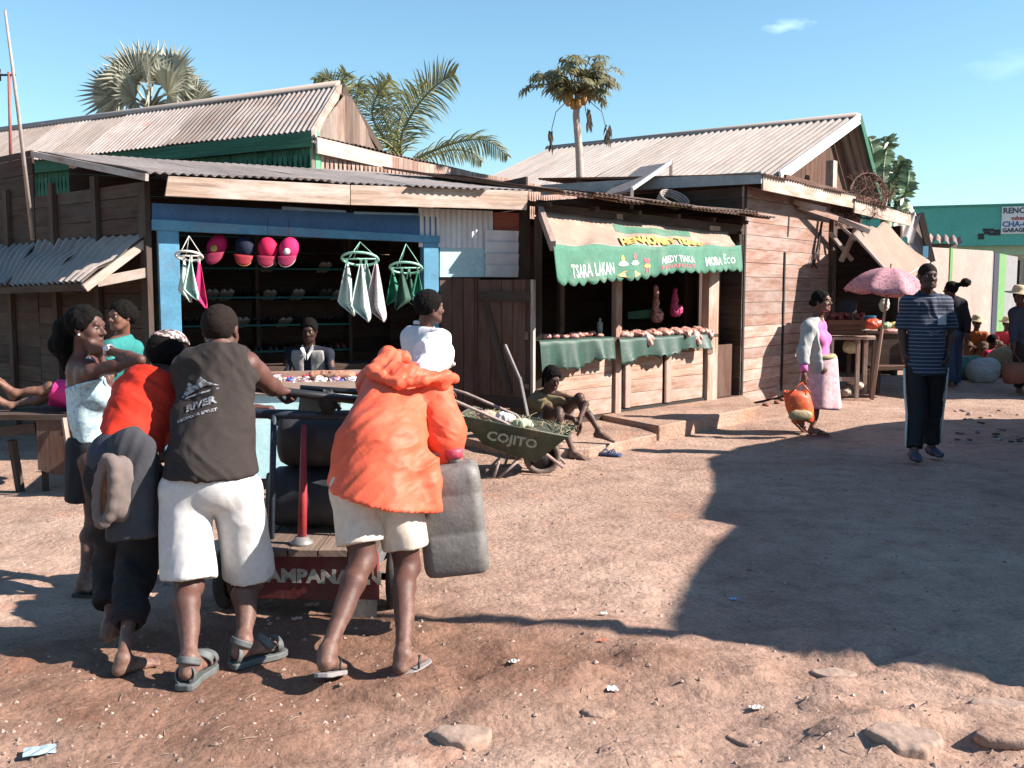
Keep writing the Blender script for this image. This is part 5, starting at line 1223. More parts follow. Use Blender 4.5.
cloth('scarf', [Cn(hd - hx[2] * .06 - hx[1] * .06, .080, at(425, 375, 4.60), .055, .03)], WHC, o, .008, (), .008, (16, 16, 14), 6, .004)
SHO = fabric('shorts_cream', (.55, .48, .41), .85, .1)
cloth('shorts', legs_prims(J, g, .02, q=.72, rh=.100, re=.100, ql=.74), SHO, o, .007, (), .006, (9, 9, 2), 31, .002)
cuff = MB(); cuff.tube([J['eR'].lerp(J['wR'], .62), J['eR'].lerp(J['wR'], .97)], [.045, .036], 14); cuff.build('cuff', WHC, o)
FFS = mat('rubber_grey', (.24, .22, .22), .8, .2, 12, .001); FFB = mat('rubber_black', (.02, .02, .02), .6, .2, 12, 0)
flipflop(o, J, 'L', g, FFS, FFB); flipflop(o, J, 'R', g, FFS, FFB)

# --- man in the dark tank top ------------------------------------------------
J = JP(hd=(221, 330, 4.50), nk=(218, 356, 4.42), pv=(212, 478, 4.12), sL=(185, 366, 4.40), sR=(247, 364, 4.40),
       eL=(190, 400, 4.66), wL=(222, 408, 4.85), eR=(270, 385, 4.52), wR=(279, 391, 4.72), hL=(186, 492, 4.08), hR=(236, 492, 4.12),
       kL=(189, 585, 4.00), aL=(189, 667, 3.92), kR=(250, 580, 4.22), aR=(247, 640, 4.14),
       face=(.12, 1, -.12), fwd=(.1, 1, -.28), tL=(.1, 1, .0), tR=(.75, .75, 0), nL=(0, 0, -1), nR=(0, 0, -1), dL=(1, .3, 0), dR=(.5, .9, -.12), cL=.8, cR=1.1, tcR=.9, hs=1.0, arm=1.08, leg=1.0)
J['aL'] = footp(190, 690, 1, 0, .028); J['aR'] = footp(244, 666, 1, 0, .028)
g = 1.0
o = mk_person('person in a dark grey tank top and long white shorts gripping the cart handle', J, g, SK, .0065, eyes=False)
short_hair(o, J, HAIR_S, .004, .06, -.035, .006, .0015)
TK = fabric('tank_charcoal', (.034, .027, .025), .9, .15)
sp_ = torso_prims(J, g, .024) 
sp_ += [Cn(at(190, 420, 4.26), .078, at(191, 480, 4.09), .112, .05), Cn(at(232, 420, 4.26), .078, at(229, 480, 4.12), .110, .05), Cn(at(212, 440, 4.2), .13, at(210, 480, 4.10), .155, .06)]
ax = J['ax']
tk_c = [(at(210, 477, 4.05), V((0.02, .0, -1))), (at(253, 362, 4.4), V((.93, 0, .38)).normalized()), (at(178, 366, 4.4), V((-.93, 0, .38)).normalized()), (at(219, 344, 4.4), V((0, .1, 1)).normalized())]
tko = cloth('tank_top', sp_, TK, o, .007, tk_c, .008, (5, 7, 13), 41, .003, rot=R(-35))
def lay_on(dst, pl_c, xd, yd, s, size, m, sx=1.0, bold=.003, lift=.006, name='lettering', mesh=None):
    """print laid on cloth: its points are dropped on the cloth along the view of the print's own normal"""
    me = mesh or text_mesh(s, size, .0, bold); xd = V(xd).normalized(); yd = V(yd).normalized(); n = xd.cross(yd).normalized(); Mi = WM[dst.name].inverted(); Mi3 = Mi.to_3x3()
    bmx = bmesh.new(); bmx.from_mesh(me); bmesh.ops.subdivide_edges(bmx, edges=bmx.edges[:], cuts=1); bmesh.ops.triangulate(bmx, faces=bmx.faces[:])
    vs = []
    for v in bmx.verts:
        q = V(pl_c) + xd * v.co.x * sx + yd * v.co.y
        ok, loc, nr, _ = dst.ray_cast(Mi @ (q + n * .3), Mi3 @ (-n), distance=.8)
        vs.append((WM[dst.name] @ loc + n * lift) if ok else q)
    fs = [[v.index for v in f_.verts] for f_ in bmx.faces]; bmx.free(); bpy.data.meshes.remove(me)
    return link_mesh(name, vs, fs, m, dst)
bpy.context.view_layer.update()
PRT = mat('print_grey', (.26, .27, .29), .8, .3, 70, 0, c2=(.055, .05, .048), thr=(.44, .52))
def shape_mesh(polys):
    me = bpy.data.meshes.new('shape'); vs = []; fs = []
    for p in polys: b = len(vs); vs += [(x, y, 0) for x, y in p]; fs.append(list(range(b, b + len(p))))
    me.from_pydata(vs, [], fs); return me
yb = (at(200, 380, 4.3) - at(200, 420, 4.2)); xb = at(225, 395, 4.25) - at(180, 412, 4.25)
xb = V((.95, .05, .30)); yb = V((-.25, .22, .94))
lay_on(tko, at(203, 405, 4.2), xb, yb, 'RIVER', .045, PRT, 1.15, .002)
lay_on(tko, at(202, 417, 4.2), xb, yb, 'OUTDOOR SPORT', .018, PRT, 1.15, .001)
lay_on(tko, at(202, 386, 4.25), xb, yb, '', .05, PRT, mesh=shape_mesh([[(-.09, -.028), (-.05, .03), (-.02, .005), (.01, .035), (.04, .0), (.085, -.028), (.03, -.012), (-.02, -.018)], [(-.07, -.03), (.08, -.036), (.08, -.042), (-.075, -.038)]]))
SHW = fabric('shorts_white', (.52, .51, .505), .8, .06)
lp = legs_prims(J, g, .012, q=.93, rh=.100, re=.108)
cloth('shorts', lp, SHW, o, .007, (), .006, (6, 6, 1.6), 51, .0035)
SAN = mat('sandal_grey', (.10, .11, .11), .7, .3, 20, .001)
for s in 'LR':
    a = V(J['a' + s]); r, f, u = frame(J['t' + s], (0, 0, 1)); mb = MB(); sole(mb, J, s, g, .026, 1.15); w_ = mb.build('sandal', SAN, o, .004)
    def band(c, nrm, R1, w, name='strap'):
        mb = MB(); nrm = V(nrm).normalized(); e1 = r; e2 = nrm.cross(e1).normalized(); rings = []
        for q in (-w, -w * .5, 0, w * .5, w): 
            rings.append([c + nrm * q + e1 * math.cos(t) * R1[0] + e2 * math.sin(t) * R1[1] for t in np.linspace(0, 2 * math.pi, 19)[:-1]])
        mb.loft(rings, False); x = mb.build(name, SAN, w_); md = x.modifiers.new('Solid', 'SOLIDIFY'); md.thickness = .005; md.offset = 1
    band(a - u * .035 + f * .10, f * .8 + u * .6, (.048, .040), .016); band(a - u * .05 + f * .145, f, (.050, .030), .013); band(a - u * .008 - f * .005, u * .9 + f * .45, (.040, .046), .013); band(a - u * .05 - f * .035, u * .3 - f, (.036, .036), .010)

# --- child in red, jacket tied round the waist --------------------------------
J = JP(hd=(168, 356, 4.62), nk=(158, 378, 4.52), pv=(124, 468, 4.20), sL=(132, 390, 4.50), sR=(176, 392, 4.55),
       eL=(150, 428, 4.80), wL=(190, 420, 5.00), eR=(222, 415, 4.95), wR=(256, 408, 5.05), hL=(110, 480, 4.18), hR=(140, 480, 4.22),
       kL=(116, 560, 4.36), aL=(112, 625, 4.14), kR=(138, 560, 4.24), aR=(127, 655, 3.98),
       face=(.4, 1, -.3), fwd=(.35, .9, -.5), tL=(.2, 1, 0), tR=(.62, .8, 0), dR=(1, .15, 0), dL=(1, .3, 0), nR=(0, 0, -1), nL=(0, 0, -1), cR=.9, cL=.8, hs=.93, arm=.9, leg=.88)
J['aR'] = footp(124, 679, .88, 0, 0); J['aL'] = footp(110, 652, .88, .03, 0)
g = .88
o = mk_person('barefoot child in a red shirt with a taupe jacket tied round the waist', J, g, SK, .006, eyes=False)
short_hair(o, J, HAIR, .013, .07, -.05, .007, .004)
hx = J['hax']; hd = J['hd']
mb = MB(); PAT = fabric('cap_patterned', (.42, .26, .24), .8, .5, 40, c2=(.12, .12, .10)) if False else mat('cap_patterned', (.50, .34, .32), .85, .6, 45, .002, c2=(.07, .06, .06), thr=(.48, .52))
cloth('cap', [El(hd + hx[2] * .045, (.088, .10, .078), hx, .01)], PAT, o, .007, [(hd + hx[2] * .065, -hx[2])], .002)
RED = fabric('shirt_red', (.50, .028, .012), .8, .12)
cloth('shirt', shirt_prims(J, g, .030, sl=.9, sr=.95, rs=.064, re=.062) + [Cn(at(140, 410, 4.4), .12, at(126, 450, 4.25), .13, .06)], RED, o, .007, [(at(148, 444, 4.25), V((-.35, .1, -.9)).normalized()), (at(166, 372, 4.5), V((.3, .3, .9)).normalized())], .008, (5, 8, 15), 61, .003, rot=R(-30))
NAV = fabric('cloth_darkblue', (.045, .048, .065), .9, .2)
cloth('waistband', [Cn(J['pv'] + V((-.01, 0, .03)), .135, J['pv'] + V((.01, 0, -.02)), .14, .05)], NAV, o, .009)
TRD = fabric('trousers_black', (.022, .020, .022), .9, .3)
cloth('trousers', legs_prims(J, g, .02, q=1.62, rh=.105, re=.092, ql=1.68), TRD, o, .0085, (), .012, (8, 8, 7), 71, .005)
GRJ = fabric('jacket_taupe', (.15, .12, .112), .9, .2); SLT = fabric('cloth_slate', (.050, .050, .058), .9, .2)
fy = V((.25, 1, 0)).normalized()
jp = [Cn(at(130, 455, 4.12), .115, at(131, 548, 4.06), .110, .03, flat=(fy, .6)), Cn(at(150, 466, 4.14), .04, at(148, 545, 4.10), .04, .02)]
jk = cloth('tied_jacket', jp, SLT, o, .0075, [(at(125, 541, 4.0), V((.10, 0, -1)).normalized())], .009, (9, 9, 2.5), 81, .003)
hc_ = at(106, 491, 4.0); e1_ = V((.93, -.36, 0)); e3_ = V((.14, 0, .99)).normalized(); rg = [hc_ + e1_ * .040 * math.cos(t) + e3_ * .135 * math.sin(t) for t in np.linspace(0, 2 * math.pi, 15)]
cloth('jacket_hood', [Cn(a_, .020, b_, .020, .012) for a_, b_ in zip(rg[:-1], rg[1:])] + [Cn(hc_ + V((.05, .05, .08)), .055, hc_ + V((.05, .05, -.08)), .06, .03)], GRJ, o, .0065, (), .004, (14, 14, 6), 83, .002)
mb = MB(); LIN = fabric('jacket_lining', (.15, .06, .03), .8, .5, 14); mb.ball(hc_ + V((.012, .010, 0)), (.036, .030, .125), 18, 12, .0, (e1_, e3_.cross(e1_), e3_)); mb.build('lining', LIN, jk)
ck = MB(); 
for k, dz in enumerate((0, .014, .028)): ck.torus(J['kR'].lerp(J['aR'], .66) + V((0, 0, dz)), .048, .011, J['aR'] - J['kR'], 20, 7)
ck.build('rolled_hem', TRD, o)

# --- girl in the white top -----------------------------------------------------
J = JP(hd=(87, 327, 5.12), nk=(84, 358, 5.15), pv=(92, 452, 5.15), sL=(80, 370, 5.32), sR=(92, 372, 5.00),
       eL=(110, 392, 5.45), wL=(100, 352, 5.42), eR=(140, 360, 4.92), wR=(104, 349, 5.02), hL=(92, 462, 5.25), hR=(92, 462, 5.07),
       kL=(100, 520, 5.25), aL=(92, 578, 5.30), kR=(94, 520, 5.08), aR=(82, 580, 5.12),
       face=(1, -.18, -.06), fwd=(1, -.05, 0), tL=(1, .2, 0), tR=(1, -.15, 0), dL=(-.4, 0, 1), dR=(-1, .25, 0), nL=(-1, 0, 0), nR=(-.2, 1, .2), cR=.5, cL=.7, hs=.94, arm=.80, leg=.84, hip=.78)
J['aR'] = footp(84, 595, .9); J['aL'] = footp(95, 586, .9)
g = .90
o = mk_person('girl in profile with a ponytail, light blue camisole and dark skirt, one arm raised', J, g, SK, .006, fem=True)
hx = J['hax']; hd = J['hd']; L = lambda x, y, z: hd + (hx[0] * x + hx[1] * y + hx[2] * z) * .94
cloth('hair', [El(L(0, -.020, .026), (.079, .095, .086), hx, .01), Cn(L(0, -.110, .02), .030, L(0, -.14, -.02), .042, .03), Cn(L(0, -.14, -.02), .046, L(.0, -.155, -.11), .048, .03), Cn(L(0, -.155, -.11), .048, L(0, -.12, -.23), .020, .04)],
      HAIR, o, .006, [(L(0, .052, .03), (hx[1] * .93 - hx[2] * .36).normalized())], .006, (30, 30, 18), 4, .003)
hbm = MB(); hbm.torus(L(0, -.108, .028), .030, .010, hx[1], 16, 6); hbm.build('hair_band', fabric('band_maroon', (.20, .03, .05)), o)
mb = MB(); mb.ball(L(.082, .006, -.038), .006, 8, 6); mb.build('earring', mat('pearl', (.8, .8, .78), .2, .05), o)
mat('camisole', (.42, .56, .60), .8, .45, 34, .002, 60, c2=(.24, .34, .42), thr=(.40, .50))
tk_ = torso_prims(J, g, .014, True)
cloth('camisole', tk_, MATS['camisole'], o, .0065, [(at(94, 381, 5.1), V((-.28, 0, 1)).normalized()), (at(92, 441, 5.1), V((0, 0, -1)))], .004, (10, 10, 6), 91, .002)
for s, q in (('L', 1), ('R', -1)):
    mb = MB(); p_ = J['nk'].lerp(J['s' + s], .62); mb.tube([p_ + J['ax'][1] * .085 - J['ax'][2] * .10, p_ + J['ax'][1] * .05 + V((0, 0, .005)), p_ + V((0, 0, .048)), p_ - J['ax'][1] * .07 + V((0, 0, -.0)), p_ - J['ax'][1] * .085 + V((0, 0, -.11))], .006, 6); mb.build('shoulder_strap', MATS['camisole'], o)
mb = MB(); DEN = fabric('skirt_dark', (.022, .022, .028), .85, .2)
sk = [Cn(at(91, 448, 5.15), .122, at(91, 510, 5.15), .126, .02, flat=(V((0, 1, 0)), .95))]
cloth('skirt', sk, DEN, o, .0075, [(at(91, 499, 5.15), V((0, 0, -1))), (at(92, 437, 5.15), V((0, 0, 1)))], .006, (10, 10, 4), 95, .002)
mb = MB(); mb.torus(J['eR'].lerp(J['wR'], .86), .028, .008, J['wR'] - J['eR'], 18, 8); wt = mb.build('wristwatch', mat('steel_watch', (.5, .5, .5), .3, .1, 5, 0, metal=.8), o)
mb = MB(); wd = (J['wR'] - J['eR']).normalized(); mb.lathe(J['eR'].lerp(J['wR'], .86) + V((0, -.030, .012)), [(.016, 0), (.017, .006), (.012, .009)], V((0, -1, .3)), 16); mb.build('watch_face', MATS['steel_watch'], wt)
flipflop(o, J, 'L', g, FFB, FFB); flipflop(o, J, 'R', g, FFB, FFB)

# --- woman in teal with her legs stretched out ---------------------------------
J = JP(hd=(121, 316, 7.9), nk=(122, 338, 7.95), pv=(96, 396, 7.95), sL=(134, 347, 8.1), sR=(110, 347, 7.78),
       eL=(140, 378, 8.1), wL=(116, 392, 8.0), eR=(110, 376, 7.6), wR=(104, 396, 7.62), hL=(90, 396, 8.05), hR=(90, 398, 7.86),
       kL=(46, 396, 7.95), aL=(12, 406, 7.95), kR=(50, 388, 7.8), aR=(16, 393, 7.75),
       face=(-.55, -.85, -.05), fwd=(-.85, -.4, .2), tL=(-.75, -.2, -.5), tR=(-.6, -.2, .55), fuL=(-.6, 0, .8), fuR=(-.8, 0, .5), hs=1.0, arm=.9, leg=.82)
J['tL'] = V((-.45, -.35, .8)); J['fuL'] = V((.85, -.1, .5)); J['tR'] = V((-.35, -.3, .9)); J['fuR'] = V((.9, -.1, .4))
g = .93
o = mk_person('woman in a teal blouse and pink skirt sitting with bare legs stretched along the bench', J, g, SK2, .0075, fem=True)
hx = J['hax']; hd = J['hd']
cloth('hair', [El(hd + hx[2] * .032 - hx[1] * .022, (.092, .10, .092), hx, .01), El(hd - hx[1] * .08, (.08, .05, .07), hx, .03)], HAIR, o, .0075, [(hd + hx[1] * .045, (hx[1] * .9 - hx[2] * .4).normalized())], .005, (30, 30, 30), 3, .003)
cloth('blouse', shirt_prims(J, g, .02, True, .95, .95, .060, .062), fabric('blouse_teal', (.03, .20, .19), .8, .15), o, .009, [(J['nk'] + V((0, 0, .01)), V((-.2, -.1, 1)).normalized())], .008, (9, 9, 6), 7, .003)
PNK = mat('skirt_pink', (.60, .02, .17), .8, .3, 22, .003, 40, c2=(.66, .30, .42), thr=(.30, .36))
pk_ = []
for s in 'LR': pk_.append(Cn(J['h' + s], .115, J['h' + s].lerp(J['k' + s], .98), .072, .04, cap=[(J['h' + s].lerp(J['k' + s], .92), (J['k' + s] - J['h' + s]).normalized())]))
cloth('skirt', pk_ + [El(J['pv'], (.16, .13, .11), J['ax'], .05)], PNK, o, .009, (), .009, (10, 10, 8), 8, .003)

# --- stallholder in the dark behind the table ----------------------------------
J = JP(hd=(309, 330, 9.9), nk=(309, 348, 9.95), pv=(309, 405, 10.0), sL=(328, 354, 9.95), sR=(290, 354, 9.95),
       eL=(333, 378, 9.85), wL=(318, 385, 9.6), eR=(286, 378, 9.85), wR=(298, 385, 9.6), hL=(318, 406, 10.0), hR=(300, 406, 10.0),
       kL=(322, 412, 9.6), aL=(322, 452, 9.65), kR=(296, 412, 9.6), aR=(296, 452, 9.65), face=(0, -1, -.25), fwd=(0, -1, 0), tL=(.1, -1, 0), tR=(-.1, -1, 0), dL=(-.3, -.9, 0), dR=(.3, -.9, 0))
o = mk_person('stallholder in a pale waistcoat sitting in the dark behind the jewellery table', J, .98, SK3, .009)
short_hair(o, J, HAIR, .010, .05, -.03, .008, .003)
cloth('shirt', shirt_prims(J, .98, .012, False, 1.8, 1.8, .052, .046), fabric('shirt_darkblue', (.015, .018, .03)), o, .01, [(J['nk'] + V((0, 0, .02)), V((0, 0, 1)))], .006)
VE = fabric('vest_pale', (.30, .29, .28))
vc_ = J['nk'].lerp(J['pv'], .45)
cloth('waistcoat', torso_prims(J, .98, .030) + [El(vc_ + V((0, -.16, .02)), (.045, .12, .34), J['ax'], .01, True)], VE, o, .01, [(J['nk'] + V((0, 0, -.02)), V((0, 0, 1))), (J['sL'] - V((.03, 0, 0)), V((1, 0, .1)).normalized()), (J['sR'] + V((.03, 0, 0)), V((-1, 0, .1)).normalized())], .005)
mb = MB(); n0 = J['nk'] + V((0, -.10, .02)); mb.prism([n0 + V((-.05, .04, .02)), n0 + V((-.065, .0, -.02)), n0 + V((-.01, -.03, -.13)), n0 + V((-.005, -.02, -.08))], V((0, -.006, 0))); mb.prism([n0 + V((.05, .04, .02)), n0 + V((.065, .0, -.02)), n0 + V((.01, -.03, -.13)), n0 + V((.005, -.02, -.08))], V((0, -.006, 0))); mb.build('collar', WHC, o)
cloth('trousers', legs_prims(J, .98, .02, 1.9, .1, .085), TRD, o, .011)

# --- young man in white behind the orange jacket --------------------------------
J = JP(hd=(430, 307, 6.9), nk=(424, 330, 6.95), pv=(424, 408, 6.95), sL=(411, 337, 7.08), sR=(440, 339, 6.82),
       eL=(410, 374, 7.2), wL=(436, 388, 7.2), eR=(443, 376, 6.78), wR=(436, 402, 7.0), hL=(424, 412, 7.04), hR=(425, 412, 6.87),
       kL=(430, 460, 7.04), aL=(426, 505, 7.06), kR=(424, 460, 6.87), aR=(418, 507, 6.85), face=(.85, .5, -.05), fwd=(.45, .88, -.1), tL=(1, .4, 0), tR=(1, .3, 0), dL=(1, .2, -.1), dR=(1, .1, -.1))
o = mk_person('young man in a white collared shirt standing beyond the orange jacket, looking right', J, .96, SK, .0075)
short_hair(o, J, HAIR, .011, .045, -.03, .007, .004)
WS = fabric('shirt_white', (.50, .49, .54), .8, .06)
so_ = cloth('shirt', shirt_prims(J, .96, .022, False, .8, .8, .060, .068), WS, o, .0085, [(J['nk'] + V((0, 0, .02)), V((.1, .1, 1)).normalized()), (J['pv'] - V((0, 0, .06)), V((0, 0, -1)))], .007, (8, 8, 5), 15)
mb = MB(); mb.torus(J['nk'] + V((0.0, 0, .035)), .064, .014, V((.25, .2, 1)), 22, 8); mb.build('collar', WS, o)
cloth('trousers', legs_prims(J, .96, .02, 1.85, .1, .08), TRD, o, .010)
flipflop(o, J, 'L', .96, FFB, FFB); flipflop(o, J, 'R', .96, FFB, FFB)

# --- man sitting on the step ------------------------------------------------------
J = JP(hd=(552, 378, 9.70), nk=(548, 394, 9.80), pv=(543, 428, 10.02), sL=(565, 399, 9.74), sR=(535, 401, 9.80),
       eL=(586, 404, 9.45), wL=(580, 418, 9.25), eR=(556, 413, 9.45), wR=(574, 419, 9.25), hL=(552, 429, 9.95), hR=(538, 430, 9.98),
       kL=(579, 398, 9.50), aL=(599, 431, 9.42), kR=(558, 412, 9.35), aR=(573, 452, 9.02),
       face=(.45, -.85, -.42), fwd=(.42, -.85, -.2), tL=(.9, -.45, -.15), tR=(.85, -.6, 0), dL=(.15, -.2, -1), dR=(.45, -.3, -.8), nL=(-1, 0, 0), nR=(-.6, 0, -.4), cL=.3, cR=.3, leg=.86, arm=.88)
J['pv'].z = .10 + .12; J['hL'].z = J['hR'].z = .22; J['aL'].z = max(.175, J['aL'].z); J['aR'].z = .085
o = mk_person('barefoot man in an olive t-shirt sitting hunched on the low step by the wheelbarrow', J, .95, SK3, .0075)
short_hair(o, J, HAIR, .011, .05, -.03, .007, .004)
OLV = fabric('tshirt_olive', (.17, .13, .075), .9, .2)
ts = cloth('t_shirt', shirt_prims(J, .95, .020, False, .55, .55, .064, .070), OLV, o, .0085, [(J['nk'] + V((0, 0, .02)), V((.1, -.3, 1)).normalized())], .008, (9, 9, 6), 17)
mb = MB(); p_ = J['nk'].lerp(J['pv'], .3) + J['ax'][1] * .12; mb.ball(p_, (.03, .012, .035), 10, 6, .2); mb.build('chest_print', WHC, ts)
cloth('shorts', legs_prims(J, .95, .02, .55, .1, .085), fabric('shorts_grey', (.12, .11, .10)), o, .009)
for k, (x, y) in enumerate(((602, 456), (609, 457))):
    p = onz(x, y, 0); p.z = gz(p.x, p.y); mb = MB(); d = V((.85 - .3 * k, -.35, 0)).normalized(); r_ = V((-d.y, d.x, 0)); pts = [(-.12, .025), (-.09, .038), (0, .036), (.07, .046), (.11, .038), (.13, .015)]
    mb.prism([p + d * a + r_ * b + V((0, 0, .03)) for a, b in pts] + [p + d * a - r_ * b + V((0, 0, .03)) for a, b in pts[::-1]], V((0, 0, -.02)))
    ff = mb.build('flip_flop', mat('rubber_blue', (.07, .10, .20), .7), None); tag(ff, ('left' if k == 0 else 'right') + ' one of the two empty dark blue flip-flops lying on the dirt before the step', 'sandal', 'empty flip-flops')
    for q in (-1, 1): mb = MB(); mb.tube([p + r_ * .035 * q + V((0, 0, .03)), p + d * .03 + r_ * .025 * q + V((0, 0, .065)), p + d * .08 + V((0, 0, .03))], .006, 5); mb.build('strap', MATS['rubber_blue'], ff)

# --- woman with the shopping bag -----------------------------------------------------
J = JP(hd=(822, 301, 10.7), nk=(817, 320, 10.75), pv=(821, 366, 10.75), sL=(820, 327, 10.92), sR=(809, 328, 10.58),
       eL=(822, 350, 10.98), wL=(826, 372, 10.9), eR=(803, 352, 10.52), wR=(804, 375, 10.45), hL=(822, 370, 10.84), hR=(822, 370, 10.66),
       kL=(815, 398, 10.84), aL=(803, 420, 10.88), kR=(819, 400, 10.66), aR=(814, 426, 10.62),
       face=(.75, -.66, 0), fwd=(.86, -.5, 0), tL=(.8, -.1, -.75), fuL=(.75, 0, .65), tR=(1, -.15, 0), dR=(0, 0, -1), dL=(.1, 0, -1), nR=(0, 1, 0), nL=(0, -1, 0), cR=1.0, cL=.5, arm=.95, leg=.92, fat=1.02, hs=1.0)
J['aR'] = footp(812, 435, .95); J['aL'] = footp(801, 431, .95, .05)
g = .95
o = mk_person('woman walking in a grey cardigan, pink top and pale pink skirt', J, g, SK2, .0075, fem=True)
hx = J['hax']; hd = J['hd']
cloth('hair', [El(hd + hx[2] * .028 - hx[1] * .02, (.084, .10, .09), hx, .01), El(hd - hx[1] * .10 - hx[2] * .02, (.04, .045, .035), hx, .02)], HAIR, o, .007, [(hd + hx[1] * .05 + hx[2] * .02, (hx[1] * .9 - hx[2] * .42).normalized())], .004, (30, 30, 30), 3)
PKT = fabric('top_pink', (.68, .16, .40), .8, .1); CAR = fabric('cardigan_grey', (.36, .36, .36), .95, .15); SKP = mat('skirt_palepink', (.62, .42, .45), .85, .3, 26, .003, 40, c2=(.48, .30, .34), thr=(.42, .56))
cloth('top', shirt_prims(J, g, .016, True, 0, 0), PKT, o, .0085, [(J['nk'] + V((0, 0, .005)), V((.35, -.2, .9)).normalized()), (J['pv'] - V((0, 0, .02)), V((0, 0, -1)))], .004)
ax = J['ax']; cps = shirt_prims(J, g, .034, True, 1.55, 1.55, .072, .066)
cps += [Cn(J['nk'].lerp(J['pv'], .4) - ax[1] * .03, .15, J['pv'] - ax[1] * .05 - V((0, 0, .03)), .165, .05, flat=(ax[0], .95))]
cut_n = (ax[1] * 1.0 + ax[0] * .15).normalized()
cg = [p for p in cps]
cloth('cardigan', cg, CAR, o, .0085, [(J['nk'].lerp(J['pv'], .5) + ax[1] * .045, (ax[1] * .95 + V((0, 0, .12))).normalized()), (J['pv'] - V((0, 0, .10)), V((0, 0, -1))), (J['nk'] + V((0, 0, .03)), V((0, 0, 1)))], .008, (9, 9, 6), 19)
for s in 'R': mb = MB(); d = (J['wR'] - J['eR']); mb.tube([J['eR'] + d * .50, J['eR'] + d * .86], [.045, .042], 14); mb.build('cuff', PKT, o)
mb = MB(); rings = []
for k, (zz_, rx) in enumerate(((.11, .155), (.06, .172), (-.05, .185), (-.2, .20), (-.32, .215), (-.42, .23), (-.45, .228))):
    rx *= 1.02; c_ = J['pv'] + V((.0 - .004 * k, 0, zz_)); rings.append([c_ + V((math.cos(t) * rx * (1 + .10 * math.sin(9 * t + 1 + k * .1) * (k / 6)), math.sin(t) * rx * .82 * (1 + .05 * math.sin(7 * t) * (k / 6)), -.02 * math.cos(t) * (k / 6))) for t in np.linspace(0, 2 * math.pi, 65)[:-1]])
mb.loft(rings, False); x = mb.build('skirt', SKP, o); md = x.modifiers.new('Solid', 'SOLIDIFY'); md.thickness = .004
mb = MB(); mb.torus(J['pv'] + V((0, 0, .10)), .128, .030, V((-.05, 0, 1)), 30, 8); mb.build('belt', fabric('belt_olive', (.36, .31, .18)), o)
flipflop(o, J, 'L', g, mat('rubber_red', (.30, .10, .09), .7), FFB); flipflop(o, J, 'R', g, MATS['rubber_red'], FFB)
# shopping bag in her hand
hb = J['wR'] + V((0, 0, -.10)); bgc = at(799, 404, 10.42)
sb = thing('shopping_bag', 'orange and yellow printed shopping bag carried by the woman in the pink skirt', 'bag', (bgc.x, bgc.y, bgc.z - .2))
mb = MB(); rings = []
for zz_, wx, wy in ((-.19, .09, .05), (-.17, .12, .06), (-.05, .14, .07), (.07, .135, .065), (.13, .12, .045)):
    rings.append([V((bgc.x + wx * math.cos(t) * (1 + .08 * math.sin(5 * t)) - zz_ * .25, bgc.y + wy * math.sin(t), bgc.z + zz_ + .015 * math.sin(3 * t))) for t in np.linspace(0, 2 * math.pi, 33)[:-1]])
mb.loft(rings, True); mb.build('bag_body', mat('bag_orange', (.58, .075, .02), .5, .3, 12, .004, 30, c2=(.60, .19, .025), thr=(.40, .46)), sb)
mb = MB(); mb.tube([bgc + V((-.11, -.05, .12)), hb + V((-.02, -.01, .02)), bgc + V((.10, -.05, .12))], .009, 6); mb.build('bag_handle', MATS['bag_orange'], sb)
mb = MB(); mb.ball(bgc + V((.0, -.07, -.11)), (.13, .03, .06), 14, 8, .08); mb.build('bag_print', mat('bag_white', (.40, .30, .16), .6, .4, 12), sb)

# --- man in the striped polo shirt ------------------------------------------------------
J = JP(hd=(928, 276, 9.12), nk=(927, 297, 9.2), pv=(926, 366, 9.2), sL=(945, 303, 9.2), sR=(908, 303, 9.2),
       eL=(951, 331, 9.24), wL=(948, 352, 9.12), eR=(902, 331, 9.24), wR=(904, 352, 9.2), hL=(935, 370, 9.2), hR=(916, 370, 9.2),
       kL=(932, 412, 9.28), aL=(931, 451, 9.28), kR=(917, 414, 9.12), aR=(914, 452, 9.02),
       face=(.02, -1, -.04), fwd=(.0, -1, 0), tL=(.15, -1, 0), tR=(-.15, -1, .0), dL=(-.1, -.25, -1), dR=(.05, 0, -1), nL=(-1, 0, 0), nR=(1, 0, 0), cL=.75, cR=.6, hs=1.02, arm=1.0)
J['aL'].z = .095; J['aR'].z = .095
g = 1.0
o = mk_person('tall man in a dark blue striped polo shirt and black trousers walking towards the camera', J, g, SK3, .0075, bare=False)
short_hair(o, J, HAIR_S, .004, .062, -.02, .007, .001)
m, t = newmat('polo_stripes'); co = t.coord('Object'); sx_ = t.n('ShaderNodeSeparateXYZ'); t.l(co, sx_.inputs[0])
wv = t.math('SINE', t.math('ADD', t.math('MULTIPLY', sx_.outputs[2], 6.283 / .034), t.math('MULTIPLY', t.noise(co, 4, 3), 1.5)))
t.color(t.mix(t.ramp(wv, [(.50, (.014, .019, .042)), (.9, (.10, .135, .20))]), (.9,) * 3, t.noise(co, 9), 'MULTIPLY')); t.rough(.85); t.bump(t.noise(co, 30), .003)
pol = cloth('polo_shirt', shirt_prims(J, g, .022, False, .90, .90, .062, .066) + [Cn(J['nk'].lerp(J['pv'], .5), .145, J['pv'] - V((0, 0, .06)), .178, .05, flat=(J['ax'][1], .80))], m, o, .008, [(J['nk'] + V((0, 0, .03)), V((0, -.55, 1)).normalized()), (J['pv'] - V((0, 0, .07)), V((0, 0, -1)))], .009, (9, 9, 5), 23, .003)
NVY = fabric('collar_navy', (.02, .028, .06))
mb = MB(); mb.torus(J['nk'] + V((0, .0, .035)), .068, .016, V((0, -.35, 1)), 24, 8); mb.build('collar', NVY, pol)
